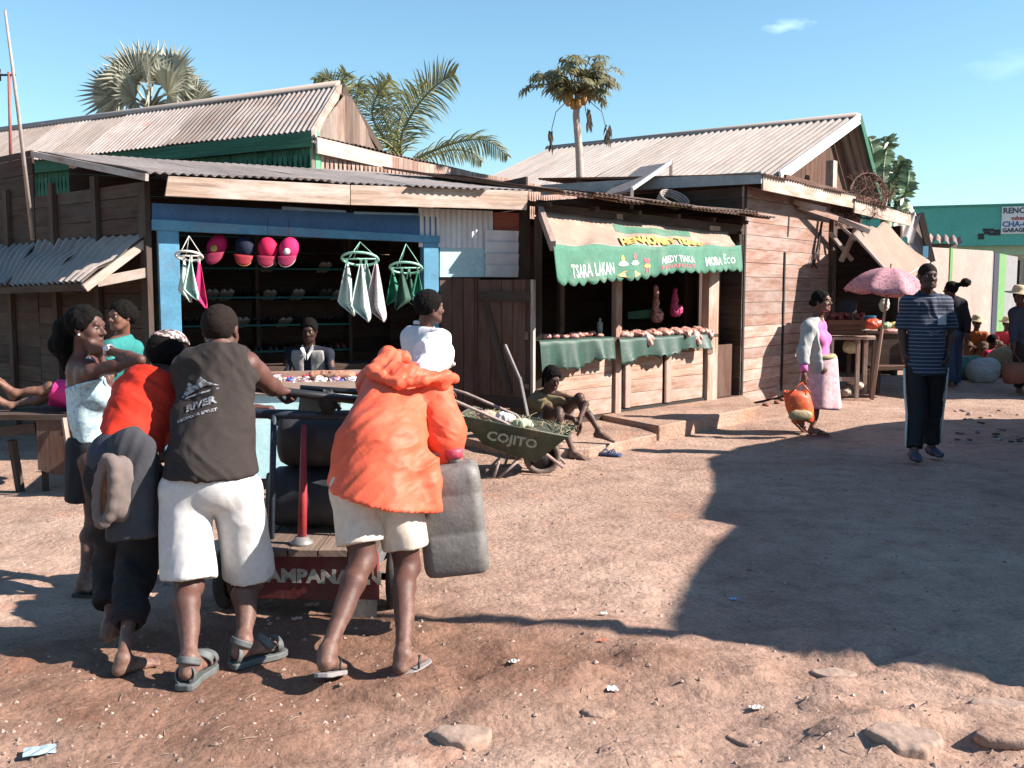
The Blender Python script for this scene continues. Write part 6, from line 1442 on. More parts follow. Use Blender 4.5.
mb = MB(); c_ = J['nk'].lerp(J['pv'], .33) + V((.085, -.135, 0)); mb.prism([c_ + V((-.04, 0, .045)), c_ + V((.04, .012, .045)), c_ + V((.04, .012, -.04)), c_ + V((-.04, 0, -.04))], V((0, -.006, 0))); mb.build('chest_patch', fabric('patch_pale', (.30, .36, .44)), pol)
mb = MB(); c_ = J['nk'].lerp(J['pv'], .52) + V((.0, -.145, 0)); c_ += V((0, -.012, 0)); mb.torus(c_ + V((.02, 0, .008)), .015, .0025, V((0, 1, .2)), 14, 5); mb.torus(c_ + V((-.02, 0, -.004)), .015, .0025, V((0, 1, .2)), 14, 5); mb.tube([c_ + V((.034, 0, .01)), c_ + V((.06, .01, .04))], .0022, 5); mb.tube([c_ + V((-.034, 0, -.006)), c_ + V((-.055, .01, .03))], .0022, 5); mb.build('hung_glasses', PRT, pol)
tr = cloth('trousers', legs_prims(J, g, .012, 1.93, .095, .080), fabric('track_black', (.010, .010, .014), .6, .2), o, .0085, (), .006, (9, 9, 4), 29)
for s, q in (('L', 1), ('R', -1)):
    h_, k_, a_ = J['h' + s], J['k' + s], J['a' + s]; mb = MB(); pts = [h_ + V((q * .112, -.01, .02)), h_.lerp(k_, .5) + V((q * .112, -.01, 0)), k_ + V((q * .098, -.01, 0)), k_.lerp(a_, .5) + V((q * .092, -.01, 0)), k_.lerp(a_, .9) + V((q * .085, -.01, 0))]
    mb.tube(pts, .011, 6); mb.build('side_stripe', fabric('stripe_white', (.55, .55, .52)), tr)
SHN = mat('shoe_navy', (.03, .04, .08), .6, .3, 20, .001)
for s in 'LR':
    a = V(J['a' + s]); r, f, u = frame(J['t' + s], (0, 0, 1)); cloth('shoe', [Cn(a - f * .02 - u * .04, .044, a + f * .06 - u * .05, .044, .03), Cn(a + f * .06 - u * .052, .042, a + f * .15 - u * .062, .036, .03, flat=(u, .8))], SHN, o, .007, [(a - u * .085, -u)], .001)

# --- background people ---------------------------------------------------------------------
J = JP(hd=(950, 289, 15.6), nk=(953, 300, 15.7), pv=(953, 332, 15.7), sL=(946, 304, 15.75), sR=(962, 304, 15.65), eL=(944, 320, 15.7), wL=(947, 333, 15.6), eR=(967, 320, 15.6), wR=(967, 334, 15.5),
       hL=(949, 334, 15.7), hR=(957, 334, 15.7), kL=(950, 359, 15.6), aL=(951, 382, 15.6), kR=(956, 359, 15.8), aR=(956, 384, 15.85), face=(-.7, .5, -.1), fwd=(-.4, .9, 0), tL=(-.5, 1, 0), tR=(-.5, 1, 0))
o = mk_person('person with hair in a high bun, black jacket and blue jeans, seen from behind', J, .95, SK3, .011, eyes=False, fem=True)
hx = J['hax']; hd = J['hd']; mb = MB(); 
cloth('hair', [El(hd + hx[2] * .02 - hx[1] * .02, (.088, .10, .095), hx, .01), El(hd - hx[1] * .15 + V((.08, 0, .08)), (.075, .07, .065), hx, .02), Cn(hd - hx[1] * .08 + V((0, 0, .05)), .03, hd - hx[1] * .14 + V((.06, 0, .07)), .03)], HAIR, o, .010, [(hd + hx[1] * .04, hx[1])], .01, (25, 25, 25))
cloth('jacket', shirt_prims(J, .95, .03, True, 1.9, 1.9, .068, .06), fabric('jacket_black', (.012, .012, .016)), o, .012, [(J['pv'] - V((0, 0, .06)), V((0, 0, -1)))], .008)
cloth('jeans', legs_prims(J, .95, .02, 1.95, .1, .085), fabric('jeans_blue', (.035, .055, .11)), o, .012)
def hat(o, hd, m, r0=.19, name='straw_hat'):
    mb = MB(); mb.lathe(hd + V((0, 0, .05)), [(r0, -.012), (r0 * .98, 0), (.105, .015), (.10, .06), (.085, .10), (.04, .115), (.0, .117)], V((.08, -.1, 1)), 24, False); mb.build(name, m, o)
STR = mat('straw', (.52, .40, .24), .85, .25, 30, .003)
def sitter(label, x, y, Y, shirt, lower, face=(-.3, -1, -.1), sc_=.92, hatm=None, lean=0.0, g_=None, hw=.19):
    h0 = at(x, y, Y); z = h0.z; X = h0.x; k = sc_
    J = dict(hd=h0, nk=V((X + .01, Y + .04, z - .20 * k)), pv=V((X + .02 + lean, Y + .18, max(.16, z - .72 * k))), face=V(face), fwd=V((face[0], face[1], 0)))
    sd = V((face[1], -face[0], 0)).normalized() * -1; fd = V((face[0], face[1], 0)).normalized(); rr_ = fd.cross(V((0, 0, 1)))
    for s, q in (('L', -1), ('R', 1)):
        J['s' + s] = J['nk'] + rr_ * q * .17 * k - V((0, 0, .05)); J['e' + s] = J['s' + s] + fd * .12 + rr_ * q * .05 - V((0, 0, .24)); J['w' + s] = J['e' + s] + fd * .20 - rr_ * q * .08 + V((0, 0, .03))
        J['h' + s] = J['pv'] + rr_ * q * .09; J['k' + s] = J['pv'] + fd * .36 + rr_ * q * .14 + V((0, 0, .22)); J['a' + s] = J['pv'] + fd * .42 + rr_ * q * .12; J['a' + s].z = .08; J['t' + s] = fd
    o = mk_person(label, J, sc_, SK3, .012)
    short_hair(o, J, HAIR, .012, .045, -.03, .011)
    cloth('shirt', shirt_prims(J, sc_, .022, False, 1.3, 1.3, .066, .058), shirt, o, .012, [(J['nk'] + V((0, 0, .02)), V((0, 0, 1)))], .006)
    cloth('skirt', legs_prims(J, sc_, .025, 1.5, .11, .10) , lower, o, .013)
    if hatm: hat(o, J['hd'], hatm, hw)
    return o, J
sitter('seated vendor in a straw hat and rust orange top by the concrete wall', 977, 323, 19.5, fabric('top_rust', (.30, .09, .03)), fabric('skirt_brown', (.10, .06, .04)), hatm=STR, hw=.2)
sitter('seated vendor bending forward in a crimson shawl between the two straw hats', 993, 341, 18.5, fabric('shawl_crimson', (.42, .02, .07)), fabric('skirt_crimson', (.25, .02, .05)), face=(.6, -.8, -.3))
sitter('far vendor in a straw hat and red top sitting furthest back by the wall', 1007, 324, 21.5, fabric('top_red', (.50, .05, .07)), fabric('skirt_brown', (.1, .06, .04)), hatm=STR, hw=.17)
J = JP(hd=(1019, 296, 14.8), nk=(1022, 308, 14.9), pv=(1024, 345, 14.9), sL=(1034, 313, 14.9), sR=(1014, 313, 14.9), eL=(1038, 330, 14.9), wL=(1036, 343, 14.8), eR=(1013, 331, 14.85), wR=(1014, 346, 14.7),
       hL=(1029, 346, 14.9), hR=(1019, 346, 14.9), kL=(1029, 370, 14.8), aL=(1030, 390, 14.8), kR=(1019, 370, 14.9), aR=(1019, 391, 14.95), face=(-.5, -.9, -.1), fwd=(-.3, -1, 0), tL=(0, -1, 0), tR=(0, -1, 0), dR=(0, 0, -1))
J['aL'].z = J['aR'].z = .08
o = mk_person('person in dark clothes and a brimmed hat at the right edge of the street', J, .95, SK3, .011)
short_hair(o, J, HAIR, .010, .05, -.03, .010); hat(o, J['hd'], STR, .2)
cloth('shirt', shirt_prims(J, .95, .03, False, 1.7, 1.7, .07, .06), fabric('shirt_navy', (.03, .035, .055)), o, .012, [(J['nk'] + V((0, 0, .02)), V((0, 0, 1)))])
cloth('trousers', legs_prims(J, .95, .02, 1.9, .1, .08), TRD, o, .012)
mb = MB(); c_ = at(1014, 372, 14.6); 
for zz_, w_ in (): pass
rings = [[c_ + V((w_ * math.cos(t), w_ * .6 * math.sin(t), zz_)) for t in np.linspace(0, 6.283, 21)[:-1]] for zz_, w_ in ((-.17, .12), (-.15, .15), (0, .17), (.14, .14))]
hbg = thing('hand_bag', 'brown woven bag held low by the person at the right edge', 'bag', (c_.x, c_.y, c_.z - .17)); mb.loft(rings); mb.build('bag_body', mat('bag_brown', (.14, .05, .03), .7, .3, 20), hbg)
mb = MB(); mb.tube([c_ + V((-.1, 0, .13)), J['wR'] + V((0, 0, -.09)), c_ + V((.1, 0, .13))], .01, 6); mb.build('bag_handle', MATS['bag_brown'], hbg)
# ---------------------------------------------------------------- push cart with its load
DK = .33
ct = thing('push_cart', 'low wooden hand cart with a dark red lettered tail board and a tubular frame', 'cart', (-1.0, 5.2, 0))
CW = wood('cart_deck', (.22, .16, .13), (.12, .09, .075)); RDB = mat('board_darkred', (.17, .022, .022), .7, .35, 8, .002, dirt=(.10, .07, .06)); RPT = mat('post_red', (.36, .035, .045), .5, .3, 12, .001)
TBp = Pl((at(232, 580, 4.66).x, 4.66), (at(378, 580, 4.60).x, 4.60))
mb = MB(); TBp.box(mb, 0, TBp.L, .085, .318, -.03, .0); tlb = mb.build('tail_board', RDB, ct, .004)
u_, z_ = TBp.hit(318, 577, .002); lettering('POTAMPANALIN', .088, TBp.P(TBp.L / 2, z_, .003), TBp.u, ZUP, mat('letter_white', (.50, .47, .42), .8, .4, 30, 0), tlb, .004, .001, 1.12)
mb = MB(); x0, x1 = TBp.P(0, 0).x, TBp.P(TBp.L, 0).x
for k in range(5): w_ = (x1 - x0) / 5; mb.box((x0 + w_ * (k + .5), 5.40, DK - .012), (w_ - .008, 1.60, .03))
mb.build('deck', CW, ct)
for xx in (x0 + .03, x1 - .05): mb = MB(); mb.box((xx, 5.38, DK - .07), (.06, 1.75, .08)); mb.build('side_beam', W_DARK, ct, .003)
mb = MB(); mb.beam(at(352, 573, 4.42), at(392, 545, 4.9), .07, .05); mb.build('tow_beam', mat('timber_slate', (.13, .13, .135), .8, .3), ct, .003)
for sx_, yy in ((x0 - .02, 4.78), (x1 + .01, 4.78), (x0 - .02, 6.0), (x1 + .01, 6.0)):
    c_ = V((sx_ + (.045 if sx_ > x0 else -.045), yy, .155)); mb = MB(); mb.torus(c_, .125, .028, V((1, 0, 0)), 28, 10); wl = mb.build('wheel', mat('tyre', (.05, .043, .04), .85, .4, 20, .002), ct)
    mb = MB(); mb.lathe(c_ - V((.03, 0, 0)), [(.10, 0), (.105, .02), (.03, .024), (.03, .06), (.10, .062)], V((1, 0, 0)), 20); mb.build('rim', MATS['rusty_metal'], wl)
for yy in (4.78, 6.0): mb = MB(); mb.tube([(x0 - .12, yy, .155), (x1 + .10, yy, .155)], .018, 8); mb.build('axle', STEEL_D, ct)
mb = MB(); mb.prism([at(339, 637, 4.58), at(376, 638, 4.58), at(377, 600, 4.60), at(356, 600, 4.60)], V((0, .015, 0))); mb.build('mud_flap', mat('board_dusty', (.30, .22, .18), .9, .3), ct)
mb = MB(); pb0 = at(302, 548, 4.72); pb0.z = DK + .005; mb.tube([pb0, at(303, 498, 4.73), at(304, 425, 4.76)], [.022, .020, .013], 10); mb.build('upright', RPT, ct)
mb = MB(); mb.lathe(pb0 - V((0, 0, .004)), [(.055, 0), (.055, .014), (.04, .022), (.03, .04)], n=20); mb.build('upright_foot', mat('steel_grey', (.28, .27, .27), .5, .3, 20, 0, metal=.4), ct)
BLB = mat('tube_blueblack', (.035, .05, .075), .45, .4, 12, .001)
fl0 = at(271, 540, 4.82); fl0.z = DK; 
mb = MB(); mb.tube([fl0, at(274, 415, 4.86)], .016, 8); mb.build('frame_leg', BLB, ct)
fr0 = V((x1 - .06, 4.86, DK)); mb = MB(); mb.tube([fr0, V((x1 - .06, 4.88, .96))], .016, 8); mb.build('frame_leg', BLB, ct)
mb = MB(); mb.tube([at(232, 413, 4.87), at(274, 414, 4.87), V((x1 - .05, 4.88, at(380, 416, 4.87).z))], .024, 10); mb.build('frame_bar', BLB, ct)
mb = MB(); ha_, hb_ = at(280, 391, 4.75), at(420, 408, 4.9); mb.tube([at(236, 386, 4.72), ha_, hb_], .020, 10); mb.tube([at(300, 388, 4.82), at(420, 396, 5.0)], .015, 8); hbar = mb.build('handle_bar', mat('rubber_handle', (.02, .02, .022), .35, .3, 12, 0), ct)
mb = MB(); mb.prism([at(300, 396, 4.84), at(322, 398, 4.84), at(320, 413, 4.86), at(298, 411, 4.86)], V((0, .03, 0))); mb.build('bracket', mat('bracket_grey', (.12, .14, .14), .6, .3), ct)
mb = MB(); mb.ball(at(327, 401, 4.82), (.045, .04, .06), 10, 7, .25); mb.tube([at(322, 414, 4.8), at(330, 395, 4.82), at(340, 410, 4.83)], .012, 6); mb.build('binding', mat('inner_tube', (.015, .015, .015), .7, .3), ct)
def drum(name, c, L_, r, m, label, squash=1.0):
    mb = MB(); c = V(c); ax = V((1, -.04, 0)).normalized(); pf = [(0.0, -L_ / 2 + .012), (r * .55, -L_ / 2), (r * .86, -L_ / 2 + .012), (r * .98, -L_ / 2 + .045), (r, -L_ / 2 + .09), (r, -L_ * .17), (r * 1.035, -L_ * .15), (r * 1.035, -L_ * .13), (r, -L_ * .11), (r, L_ * .11), (r * 1.035, L_ * .13), (r * 1.035, L_ * .15), (r, L_ * .17), (r, L_ / 2 - .09), (r * .98, L_ / 2 - .045), (r * .86, L_ / 2 - .012), (r * .55, L_ / 2), (0.0, L_ / 2 - .012)]
    mb.lathe(c, pf, ax, 30, False); d = thing(name, label, 'drum', (c.x, c.y, c.z - r)); b = mb.build('drum_body', m, d)
    mb = MB(); mb.lathe(c - ax * (L_ / 2 + .0) + V((0, 0, r * .6)), [(.028, .02), (.03, 0), (.026, -.014), (0, -.014)], ax, 16); mb.build('bung', STEEL_D, d); return d
DRB = mat('drum_blueblack', (.022, .026, .034), .6, .3, 4, .001, dirt=(.05, .045, .045)); DRG = mat('drum_greyblack', (.035, .035, .036), .6, .3, 4, .001, dirt=(.07, .06, .055))
xc = at(268, 500, 5.02).x + .31
drum('drum', (xc, 5.06, DK + .165), .62, .155, DRB, 'dark blue plastic drum lying on the cart deck under the blackish one')
drum('drum', (xc + .05, 5.06, DK + .165 + .30), .60, .145, DRG, 'blackish plastic drum lying on top of the dark blue drum on the cart')

# jerrycan in the bent man's hand
jc = thing('jerrycan', 'big dirty grey plastic jerrycan with a red cap held by the person in orange', 'jerrycan', at(451, 570, 4.36))
cx_ = at(452, 515, 4.36); ux = V((1, .05, .10)).normalized(); uz = V((-.10, 0, 1)).normalized(); uy = uz.cross(ux)
def rrect(c, hx_, hy_, rad, n=7):
    out = []
    for q, (sx_, sy_) in enumerate(((1, 1), (-1, 1), (-1, -1), (1, -1))):
        for k in range(n): t = math.pi / 2 * (q + k / (n - 1)); out.append(c + ux * (sx_ * (hx_ - rad) + rad * math.cos(t)) + uy * (sy_ * (hy_ - rad) + rad * math.sin(t)))
    return out
mb = MB(); rings = []
for z_, k_, kk in ((-.252, .80, .8), (-.248, .90, .9), (-.235, .965, .96), (-.21, 1, 1), (-.07, 1.0, 1), (-.062, .985, .98), (-.054, 1, 1), (.10, 1, 1), (.108, .985, .98), (.116, 1, 1), (.17, .99, .99), (.205, .95, .93), (.225, .86, .82), (.235, .72, .66)):
    rings.append(rrect(cx_ + uz * z_, .143 * k_, .115 * kk, .05 * k_))
mb.loft(rings); mb.build('can_body', mat('plastic_dirtygrey', (.165, .155, .15), .6, .3, 11, .003, 30, dirt=(.055, .048, .045), thr=(.3, .6)), jc)
mb = MB(); nk_ = cx_ + uz * .232 + ux * .035; mb.lathe(nk_, [(.034, 0), (.034, .03)], uz, 18); mb.build('spout', MATS['plastic_dirtygrey'], jc)
mb = MB(); mb.lathe(nk_ + uz * .022, [(.042, 0), (.042, .035), (.036, .042), (0, .042)], uz, 18); mb.build('cap', mat('cap_red', (.45, .06, .10), .5, .3, 12), jc)
mb = MB(); mb.tube([cx_ + uz * .22 - ux * .09, cx_ + uz * .275 - ux * .075, cx_ + uz * .285 - ux * .0, cx_ + uz * .25 + ux * .02], .013, 8); mb.build('carry_handle', MATS['plastic_dirtygrey'], jc)

# ---------------------------------------------------------------- wheelbarrow
wb0 = onz(512, 482)
wb = thing('wheelbarrow', 'old dark green metal wheelbarrow full of straw and scraps', 'wheelbarrow', (wb0.x, wb0.y, 0))
WY = wb0.y; GMT = mat('barrow_green', (.045, .065, .04), .6, .45, 7, .002, dirt=(.16, .10, .075))
tl, tr_, bl, br = at(457, 416, WY), at(568, 437, WY), at(480, 447, WY), at(533, 466, WY)
dp = V((.10, .62, 0)); mb = MB()
top = [tl, tr_, tr_ + dp, tl + dp]; bot = [bl + dp * .22, br + dp * .22, br + dp * .78, bl + dp * .78]
for i in range(4): j = (i + 1) % 4; mb.prism([top[i], top[j], bot[j], bot[i]], (V((0, .006, 0)) if i in (0,) else V((0, -.006, 0)) if i == 2 else V((-.006, 0, 0)) if i == 1 else V((.006, 0, 0))))
mb.prism(bot, V((0, 0, .006))); mb.build('tray', GMT, wb)
mb = MB(); mb.tube(top + [top[0]], .011, 6); mb.build('tray_rim', GMT, wb)
for q in (.08, .92):
    mb = MB(); a_ = at(452, 401, WY) + dp * q; mb.tube([a_ + V((-.20, 0, .06)), a_, at(505, 424, WY) + dp * q, at(560, 472, WY) + dp * (.5 + (q - .5) * .35)], .014, 8); mb.build('handle', mat('handle_pinkgrey', (.30, .22, .20), .6, .3, 12), wb)
    for xa, ya, xb, yb in ((498, 462, 492, 485), (517, 462, 496, 486)):
        mb = MB(); g_ = at(xb, yb, WY); g_.z = .01; mb.tube([at(xa, ya, WY) + dp * q, g_ + dp * q], .012, 6); mb.build('leg', MATS['handle_pinkgrey'], wb)
mb = MB(); g_ = at(480, 472, WY); mb.tube([at(487, 470, WY) + dp * .0, at(481, 476, WY) + dp * .5, at(487, 470, WY) + dp], .012, 6); mb.build('strut', MATS['handle_pinkgrey'], wb)
wc = at(537, 468, WY) + dp * .5; wc.z = .158
mb = MB(); mb.torus(wc, .135, .025, V((.16, -1, 0)), 26, 8); wl = mb.build('wheel', mat('tyre_dusty', (.16, .12, .10), .9, .4), wb)
mb = MB(); mb.lathe(wc + V((0, .02, 0)), [(.118, 0), (.12, .01), (.03, .025), (.02, .04)], V((.16, -1, 0)), 20); mb.build('rim', STEEL_D, wl)
mb = MB(); mb.tube([wc + V((0, -.10, 0)), wc + V((0, .10, 0))], .012, 6); mb.build('axle', STEEL_D, wb)
u1 = (tr_ - tl).normalized(); fn = (u1.cross((bl - tl))).normalized(); fn = fn if fn.y < 0 else -fn; mid = (tl + tr_ + bl + br) / 4 + V((.02, -.012, .012)); ydn = fn.cross(u1); ydn = ydn if ydn.z > 0 else -ydn
lettering('COJITO', .10, mid, u1, ydn, mat('letter_pale', (.14, .15, .12), .8, .4, 30, 0), wb, .003, .001, 1.2)
mb = MB(); rng = random.Random(8)
for i in range(90):
    t = rng.random(); s = rng.random(); p = tl.lerp(tr_, t) + dp * s + V((0, 0, -.01)); d = V((rng.gauss(0, 1), rng.gauss(0, .6), rng.gauss(.1, .25))).normalized() * rng.uniform(.05, .15); mb.tube([p, p + d * .5 + V((0, 0, .02)), p + d], [.004, .003, .002], 4, False)
rub = mb.build('straw_scraps', mat('straw_dry', (.45, .36, .22), .9, .5, 30)); tag(rub, 'dry straw and stalks heaped in the green wheelbarrow', 'straw', kind='stuff')
for i, (x, y, c_, lab, nm) in enumerate(((503, 414, (.62, .60, .58), 'crumpled white plastic bag on the straw in the wheelbarrow', 'plastic_bag'), (521, 420, (.40, .46, .30), 'pale green cabbage head on the straw in the wheelbarrow', 'cabbage'), (486, 412, (.50, .30, .22), 'pinkish brown lump of cloth at the high end of the wheelbarrow', 'rag'))):
    p = at(x, y + 4, WY + .25); vs, F = sdf_mesh([El(p, (.07, .06, .045), (V((1, 0, 0)), V((0, 1, 0)), ZUP)), El(p + V((.05, .03, -.01)), (.05, .05, .035), (V((1, 0, 0)), V((0, 1, 0)), ZUP))], .008); vs = folds(vs, F, .010, (30, 30, 30), i, .004)
    o = link_mesh(nm, vs, F, mat(nm + '_surface', c_, .8, .3, 20), None, smooth=True); tag(o, lab, nm.replace('_', ' '))
mb = MB(); mb.beam(at(520, 378, WY + .6), at(528, 417, WY + .35), .02, .03); mb.beam(at(505, 345, WY + .75), at(520, 380, WY + .6), .018, .025); o = mb.build('wooden_stick', mat('stick_grey', (.20, .18, .17), .8, .3)); tag(o, 'long grey stick standing up out of the wheelbarrow load', 'stick')

# ---------------------------------------------------------------- jewellery table
tb_ = thing('display_table', 'mint painted table covered with cheap jewellery in front of the shoe stall', 'table', (-1.5, 7.7, 0))
TT = Pl((-2.55, 7.35), (-.55, 7.85)); TW = .80; TD = 1.05
mb = MB(); TT.box(mb, -.05, TT.L + .05, TW - .03, TW, -TD, .04); mb.build('table_top', W_LIT, tb_, .004)
mb = MB(); TT.box(mb, .02, TT.L - .02, .12, TW - .035, -.03, -.005); mb.build('front_panel', MINT, tb_)
for u_, o_ in ((.04, -.05), (TT.L - .04, -.05), (.04, -TD + .05), (TT.L - .04, -TD + .05)): mb = MB(); TT.box(mb, u_ - .03, u_ + .03, 0, TW - .032, o_ - .03, o_ + .015); mb.build('leg', W_LIT, tb_)
mb = MB(); TT.box(mb, -.05, TT.L + .05, TW + .0, TW + .055, .015, .042); TT.box(mb, -.05, TT.L + .05, TW + .0, TW + .055, -TD, -TD + .03); mb.build('table_edge', W_LIT, tb_)
mb = MB(); TT.quad(mb, [(330, 399), (352, 399), (352, 392), (330, 392)], .03, .05); mb.build('price_board', mat('card_white', (.7, .7, .66), .7, .1), tb_)
# rows of jewellery on cards
rng = random.Random(21)
cols = [mat('trinket_silver', (.70, .70, .72), .25, .2, 30, 0, metal=.5), mat('trinket_white', (.80, .78, .76), .5, .2, 30, 0), mat('trinket_red', (.55, .05, .08), .4, .2, 30, 0), mat('trinket_blue', (.08, .12, .35), .4, .2, 30, 0), mat('trinket_dark', (.03, .03, .035), .4, .2, 30, 0), mat('trinket_pink', (.7, .25, .35), .4, .2, 30, 0)]
n_ = 0
for i in range(17):
    for j in range(8):
        u_ = .08 + i * .118 + rng.uniform(-.015, .015); o_ = -.10 - j * .105 + rng.uniform(-.012, .012)
        if u_ > TT.L - .05: continue
        p = TT.P(u_, TW + .012, o_); k = rng.choice((0, 0, 0, 1, 1, 1, 1, 2, 3, 5)); mb = MB(); hgt = .02 + .035 * (j / 7)
        tilt = V((0, 0, 1)) + TT.n * .6; tilt.normalize(); ax = (TT.u, TT.n.cross(TT.u).cross(TT.u).normalized() if False else TT.n, ZUP)
        if rng.random() < .55:
            mb.cm = 0; mb.box(p + V((0, 0, .006)), (.075, .06, .006), ax); mb.cm = 1
            for q in range(3): mb.torus(p + TT.u * (.022 * (q - 1)) + V((0, 0, .014)), .009, .0035, V((rng.uniform(-.3, .3), rng.uniform(-.3, .3), 1)), 8, 4)
            o = mb.build('trinket_card', [cols[1], cols[rng.choice((0, 2, 3, 4, 5))]])
        elif rng.random() < .6:
            mb.torus(p + V((0, 0, .012)), .026, .007, V((rng.uniform(-.2, .2), rng.uniform(-.2, .2), 1)), 12, 5); mb.torus(p + V((.012, .01, .026)), .026, .006, V((rng.uniform(-.4, .4), rng.uniform(-.4, .4), 1)), 12, 5); o = mb.build('bracelet', cols[k])
        else:
            mb.ball(p + V((0, 0, .018)), (.032, .022, .018), 8, 5, .2); mb.ball(p + V((.02, .01, .03)), (.018, .018, .014), 7, 4, .2); o = mb.build('brooch', cols[k])
        tag(o, 'small cheap trinket laid out among the rows on the jewellery table', 'trinket', 'trinkets on the jewellery table'); n_ += 1
for k, (x, y) in enumerate(((322, 369), (338, 367))):
    p = at(x, y, 8.35); p.z = TW + .04; vs, F = sdf_mesh([El(p, (.13, .05, .035), (TT.u, TT.n, ZUP)), El(p + TT.u * .08, (.06, .05, .03), (TT.u, TT.n, ZUP))], .008); vs = folds(vs, F, .008, (25, 25, 25), k)
    o = link_mesh('leather_pouch', vs, F, mat('leather_tan', (.35, .17, .11), .7, .3, 12), None, smooth=True); tag(o, ('left' if k == 0 else 'right') + ' one of two tan pouches at the back of the jewellery table', 'pouch')

# ---------------------------------------------------------------- goods in the shoe stall
SHM = [mat('shoe_black', (.015, .015, .015), .4, .3, 20, 0), mat('shoe_brown', (.10, .05, .03), .5, .3, 20, 0), mat('shoe_grey', (.10, .10, .10), .5, .3, 20, 0), mat('shoe_white', (.40, .38, .36), .6, .2, 20, 0), mat('shoe_red', (.16, .03, .03), .5, .3, 20, 0)]
def shoe_proto(i):
    root = thing('shoe', 'dark shoe standing in the rows on the stall shelves', 'shoe', (0, 0, 0), 0, 'shoes on the shelves')
    mb = MB(); pts = [(-.12, .022), (-.08, .034), (0, .030), (.06, .042), (.11, .034), (.135, .010)]
    mb.prism([V((b, -a, 0)) for a, b in pts] + [V((-b, -a, 0)) for a, b in pts[::-1]], V((0, 0, .018))); mb.build('sole', SHM[(0, 3, 2, 3, 0)[i]], root)
    mb = MB(); rings = []
    for a, w_, h_ in ((-.118, .018, .045), (-.10, .028, .062), (-.05, .030, .055), (0, .030, .055), (.05, .036, .048), (.095, .032, .036), (.128, .010, .022)):
        rings.append([V((w_ * math.cos(t), -a, .016 + (h_ * math.sin(t) if math.sin(t) > 0 else 0))) for t in np.linspace(0, math.pi * 2, 15)[:-1]])
    mb.loft(rings); mb.build('upper', SHM[i], root)
    return root
protos = [shoe_proto(i) for i in range(5)]; used_ = set(); rng = random.Random(2)
pick = {0: [0, 1, 0, 4, 0, 1, 0, 1, 4, 0, 0, 1, 0], 1: [2, 3, 0, 3, 3, 0, 0, 1, 0, 3, 0, 2, 1], 2: [0, 4, 0, 1, 0, 3, 0, 0, 1, 0, 0, 4, 0], 3: [4, 0, 1, 0, 4, 1, 0, 0, 0, 1, 0, 0, 4]}
for r_ in range(4):
    for i in range(13):
        if r_ == 0 and 1 <= i <= 5: continue
        k = pick[r_][i]
        for q in (-1, 1):
            p = SH.P(.10 + i * .157 + q * .032, shelf_z[r_] + .002, -.11)
            if k not in used_: o = protos[k]; used_.add(k)
            else: o = copy_tree(protos[k])
            ang = math.atan2(SH.n.y, SH.n.x) + math.pi / 2 + rng.uniform(-.1, .1); o.location = p; o.rotation_euler = (R(-22) if r_ < 3 else 0, 0, ang)
            o['label'] = 'dark sandal or shoe in the rows on the stall shelves' if k in (0, 1, 2, 4) else 'shoe with a white sole in the rows on the stall shelves'; o['group'] = 'dark shoes on the shelves' if k in (0, 1, 2, 4) else 'white shoes on the shelves'
# caps hanging in the front opening
for x, y, c_, lab in ((217, 249, (.42, .012, .085), 'crimson cap with a round yellow badge, leftmost of the hanging caps'), (245, 251, (.007, .011, .028), 'navy blue cap, second from the left of the hanging caps'), (268, 252, (.50, .012, .07), 'plain bright red-pink cap, third from the left of the hanging caps'), (289, 252, (.52, .02, .12), 'pink cap with a white badge, rightmost of the hanging caps')):
    p = at(x, y, 9.35); nm = 'cap_cloth_%d' % x; m_ = mat(nm, c_, .75, .15, 8, .001, spec=.2); root = thing('cap', lab, 'cap', p, 0, None)
    tl_ = ((x * 7) % 5 - 2) * .05; rx_ = V((1, .1, tl_)).normalized(); dz_ = V((-tl_, -.25, -1)).normalized(); ox_ = rx_.cross(dz_)
    mb = MB(); mb.ball(p + V((0, 0, .03)), (.092, .088, .108), 20, 12, 0, (rx_, ox_, -dz_)); mb.build('crown', m_, root)
    b_ = p + dz_ * .055 + ox_ * -.0; b_ = b_ + V((0, -.06, 0)); rows = []
    for t_ in np.linspace(0, 1, 5): rows.append([b_ + rx_ * (.088 * math.sin(a_) * (1 - .12 * t_)) + dz_ * (-.015 + .105 * t_ * math.cos(a_ * .9)) + V((0, -.035 * math.cos(a_) * (1 - .3 * t_), 0)) for a_ in np.linspace(-1.5, 1.5, 13)])
    mb = MB(); mb.loft(rows, False, True, False); x_ = mb.build('visor', mat('cap_brim_%d' % x, {245: (.28, .01, .02)}.get(x, dark(c_, .55)), .75, .15), root); md = x_.modifiers.new('Solid', 'SOLIDIFY'); md.thickness = .004
    mb = MB(); mb.tube(rows[-1], .005, 5); mb.build('brim_edge', mat('brim_edge_%d' % x, {217: (.3, .02, .06), 245: (.55, .30, .05), 268: (.6, .25, .3), 289: (.6, .58, .56)}[x], .7), root)
    if x in (217, 289): mb = MB(); mb.lathe(p + V((.0, -.095, .0)), [(.0, .0), (.032, .0), (.032, .006), (0, .008)], V((0, -1, .25)), 16); mb.build('badge', mat('badge_%d' % x, (.55, .36, .08) if x == 217 else (.6, .6, .6), .6, .3, 30), root)
    mb = MB(); mb.tube([p + V((0, 0, .09)), p + V((0, .02, .30))], .003, 4); mb.build('cord', STEEL_D, root)
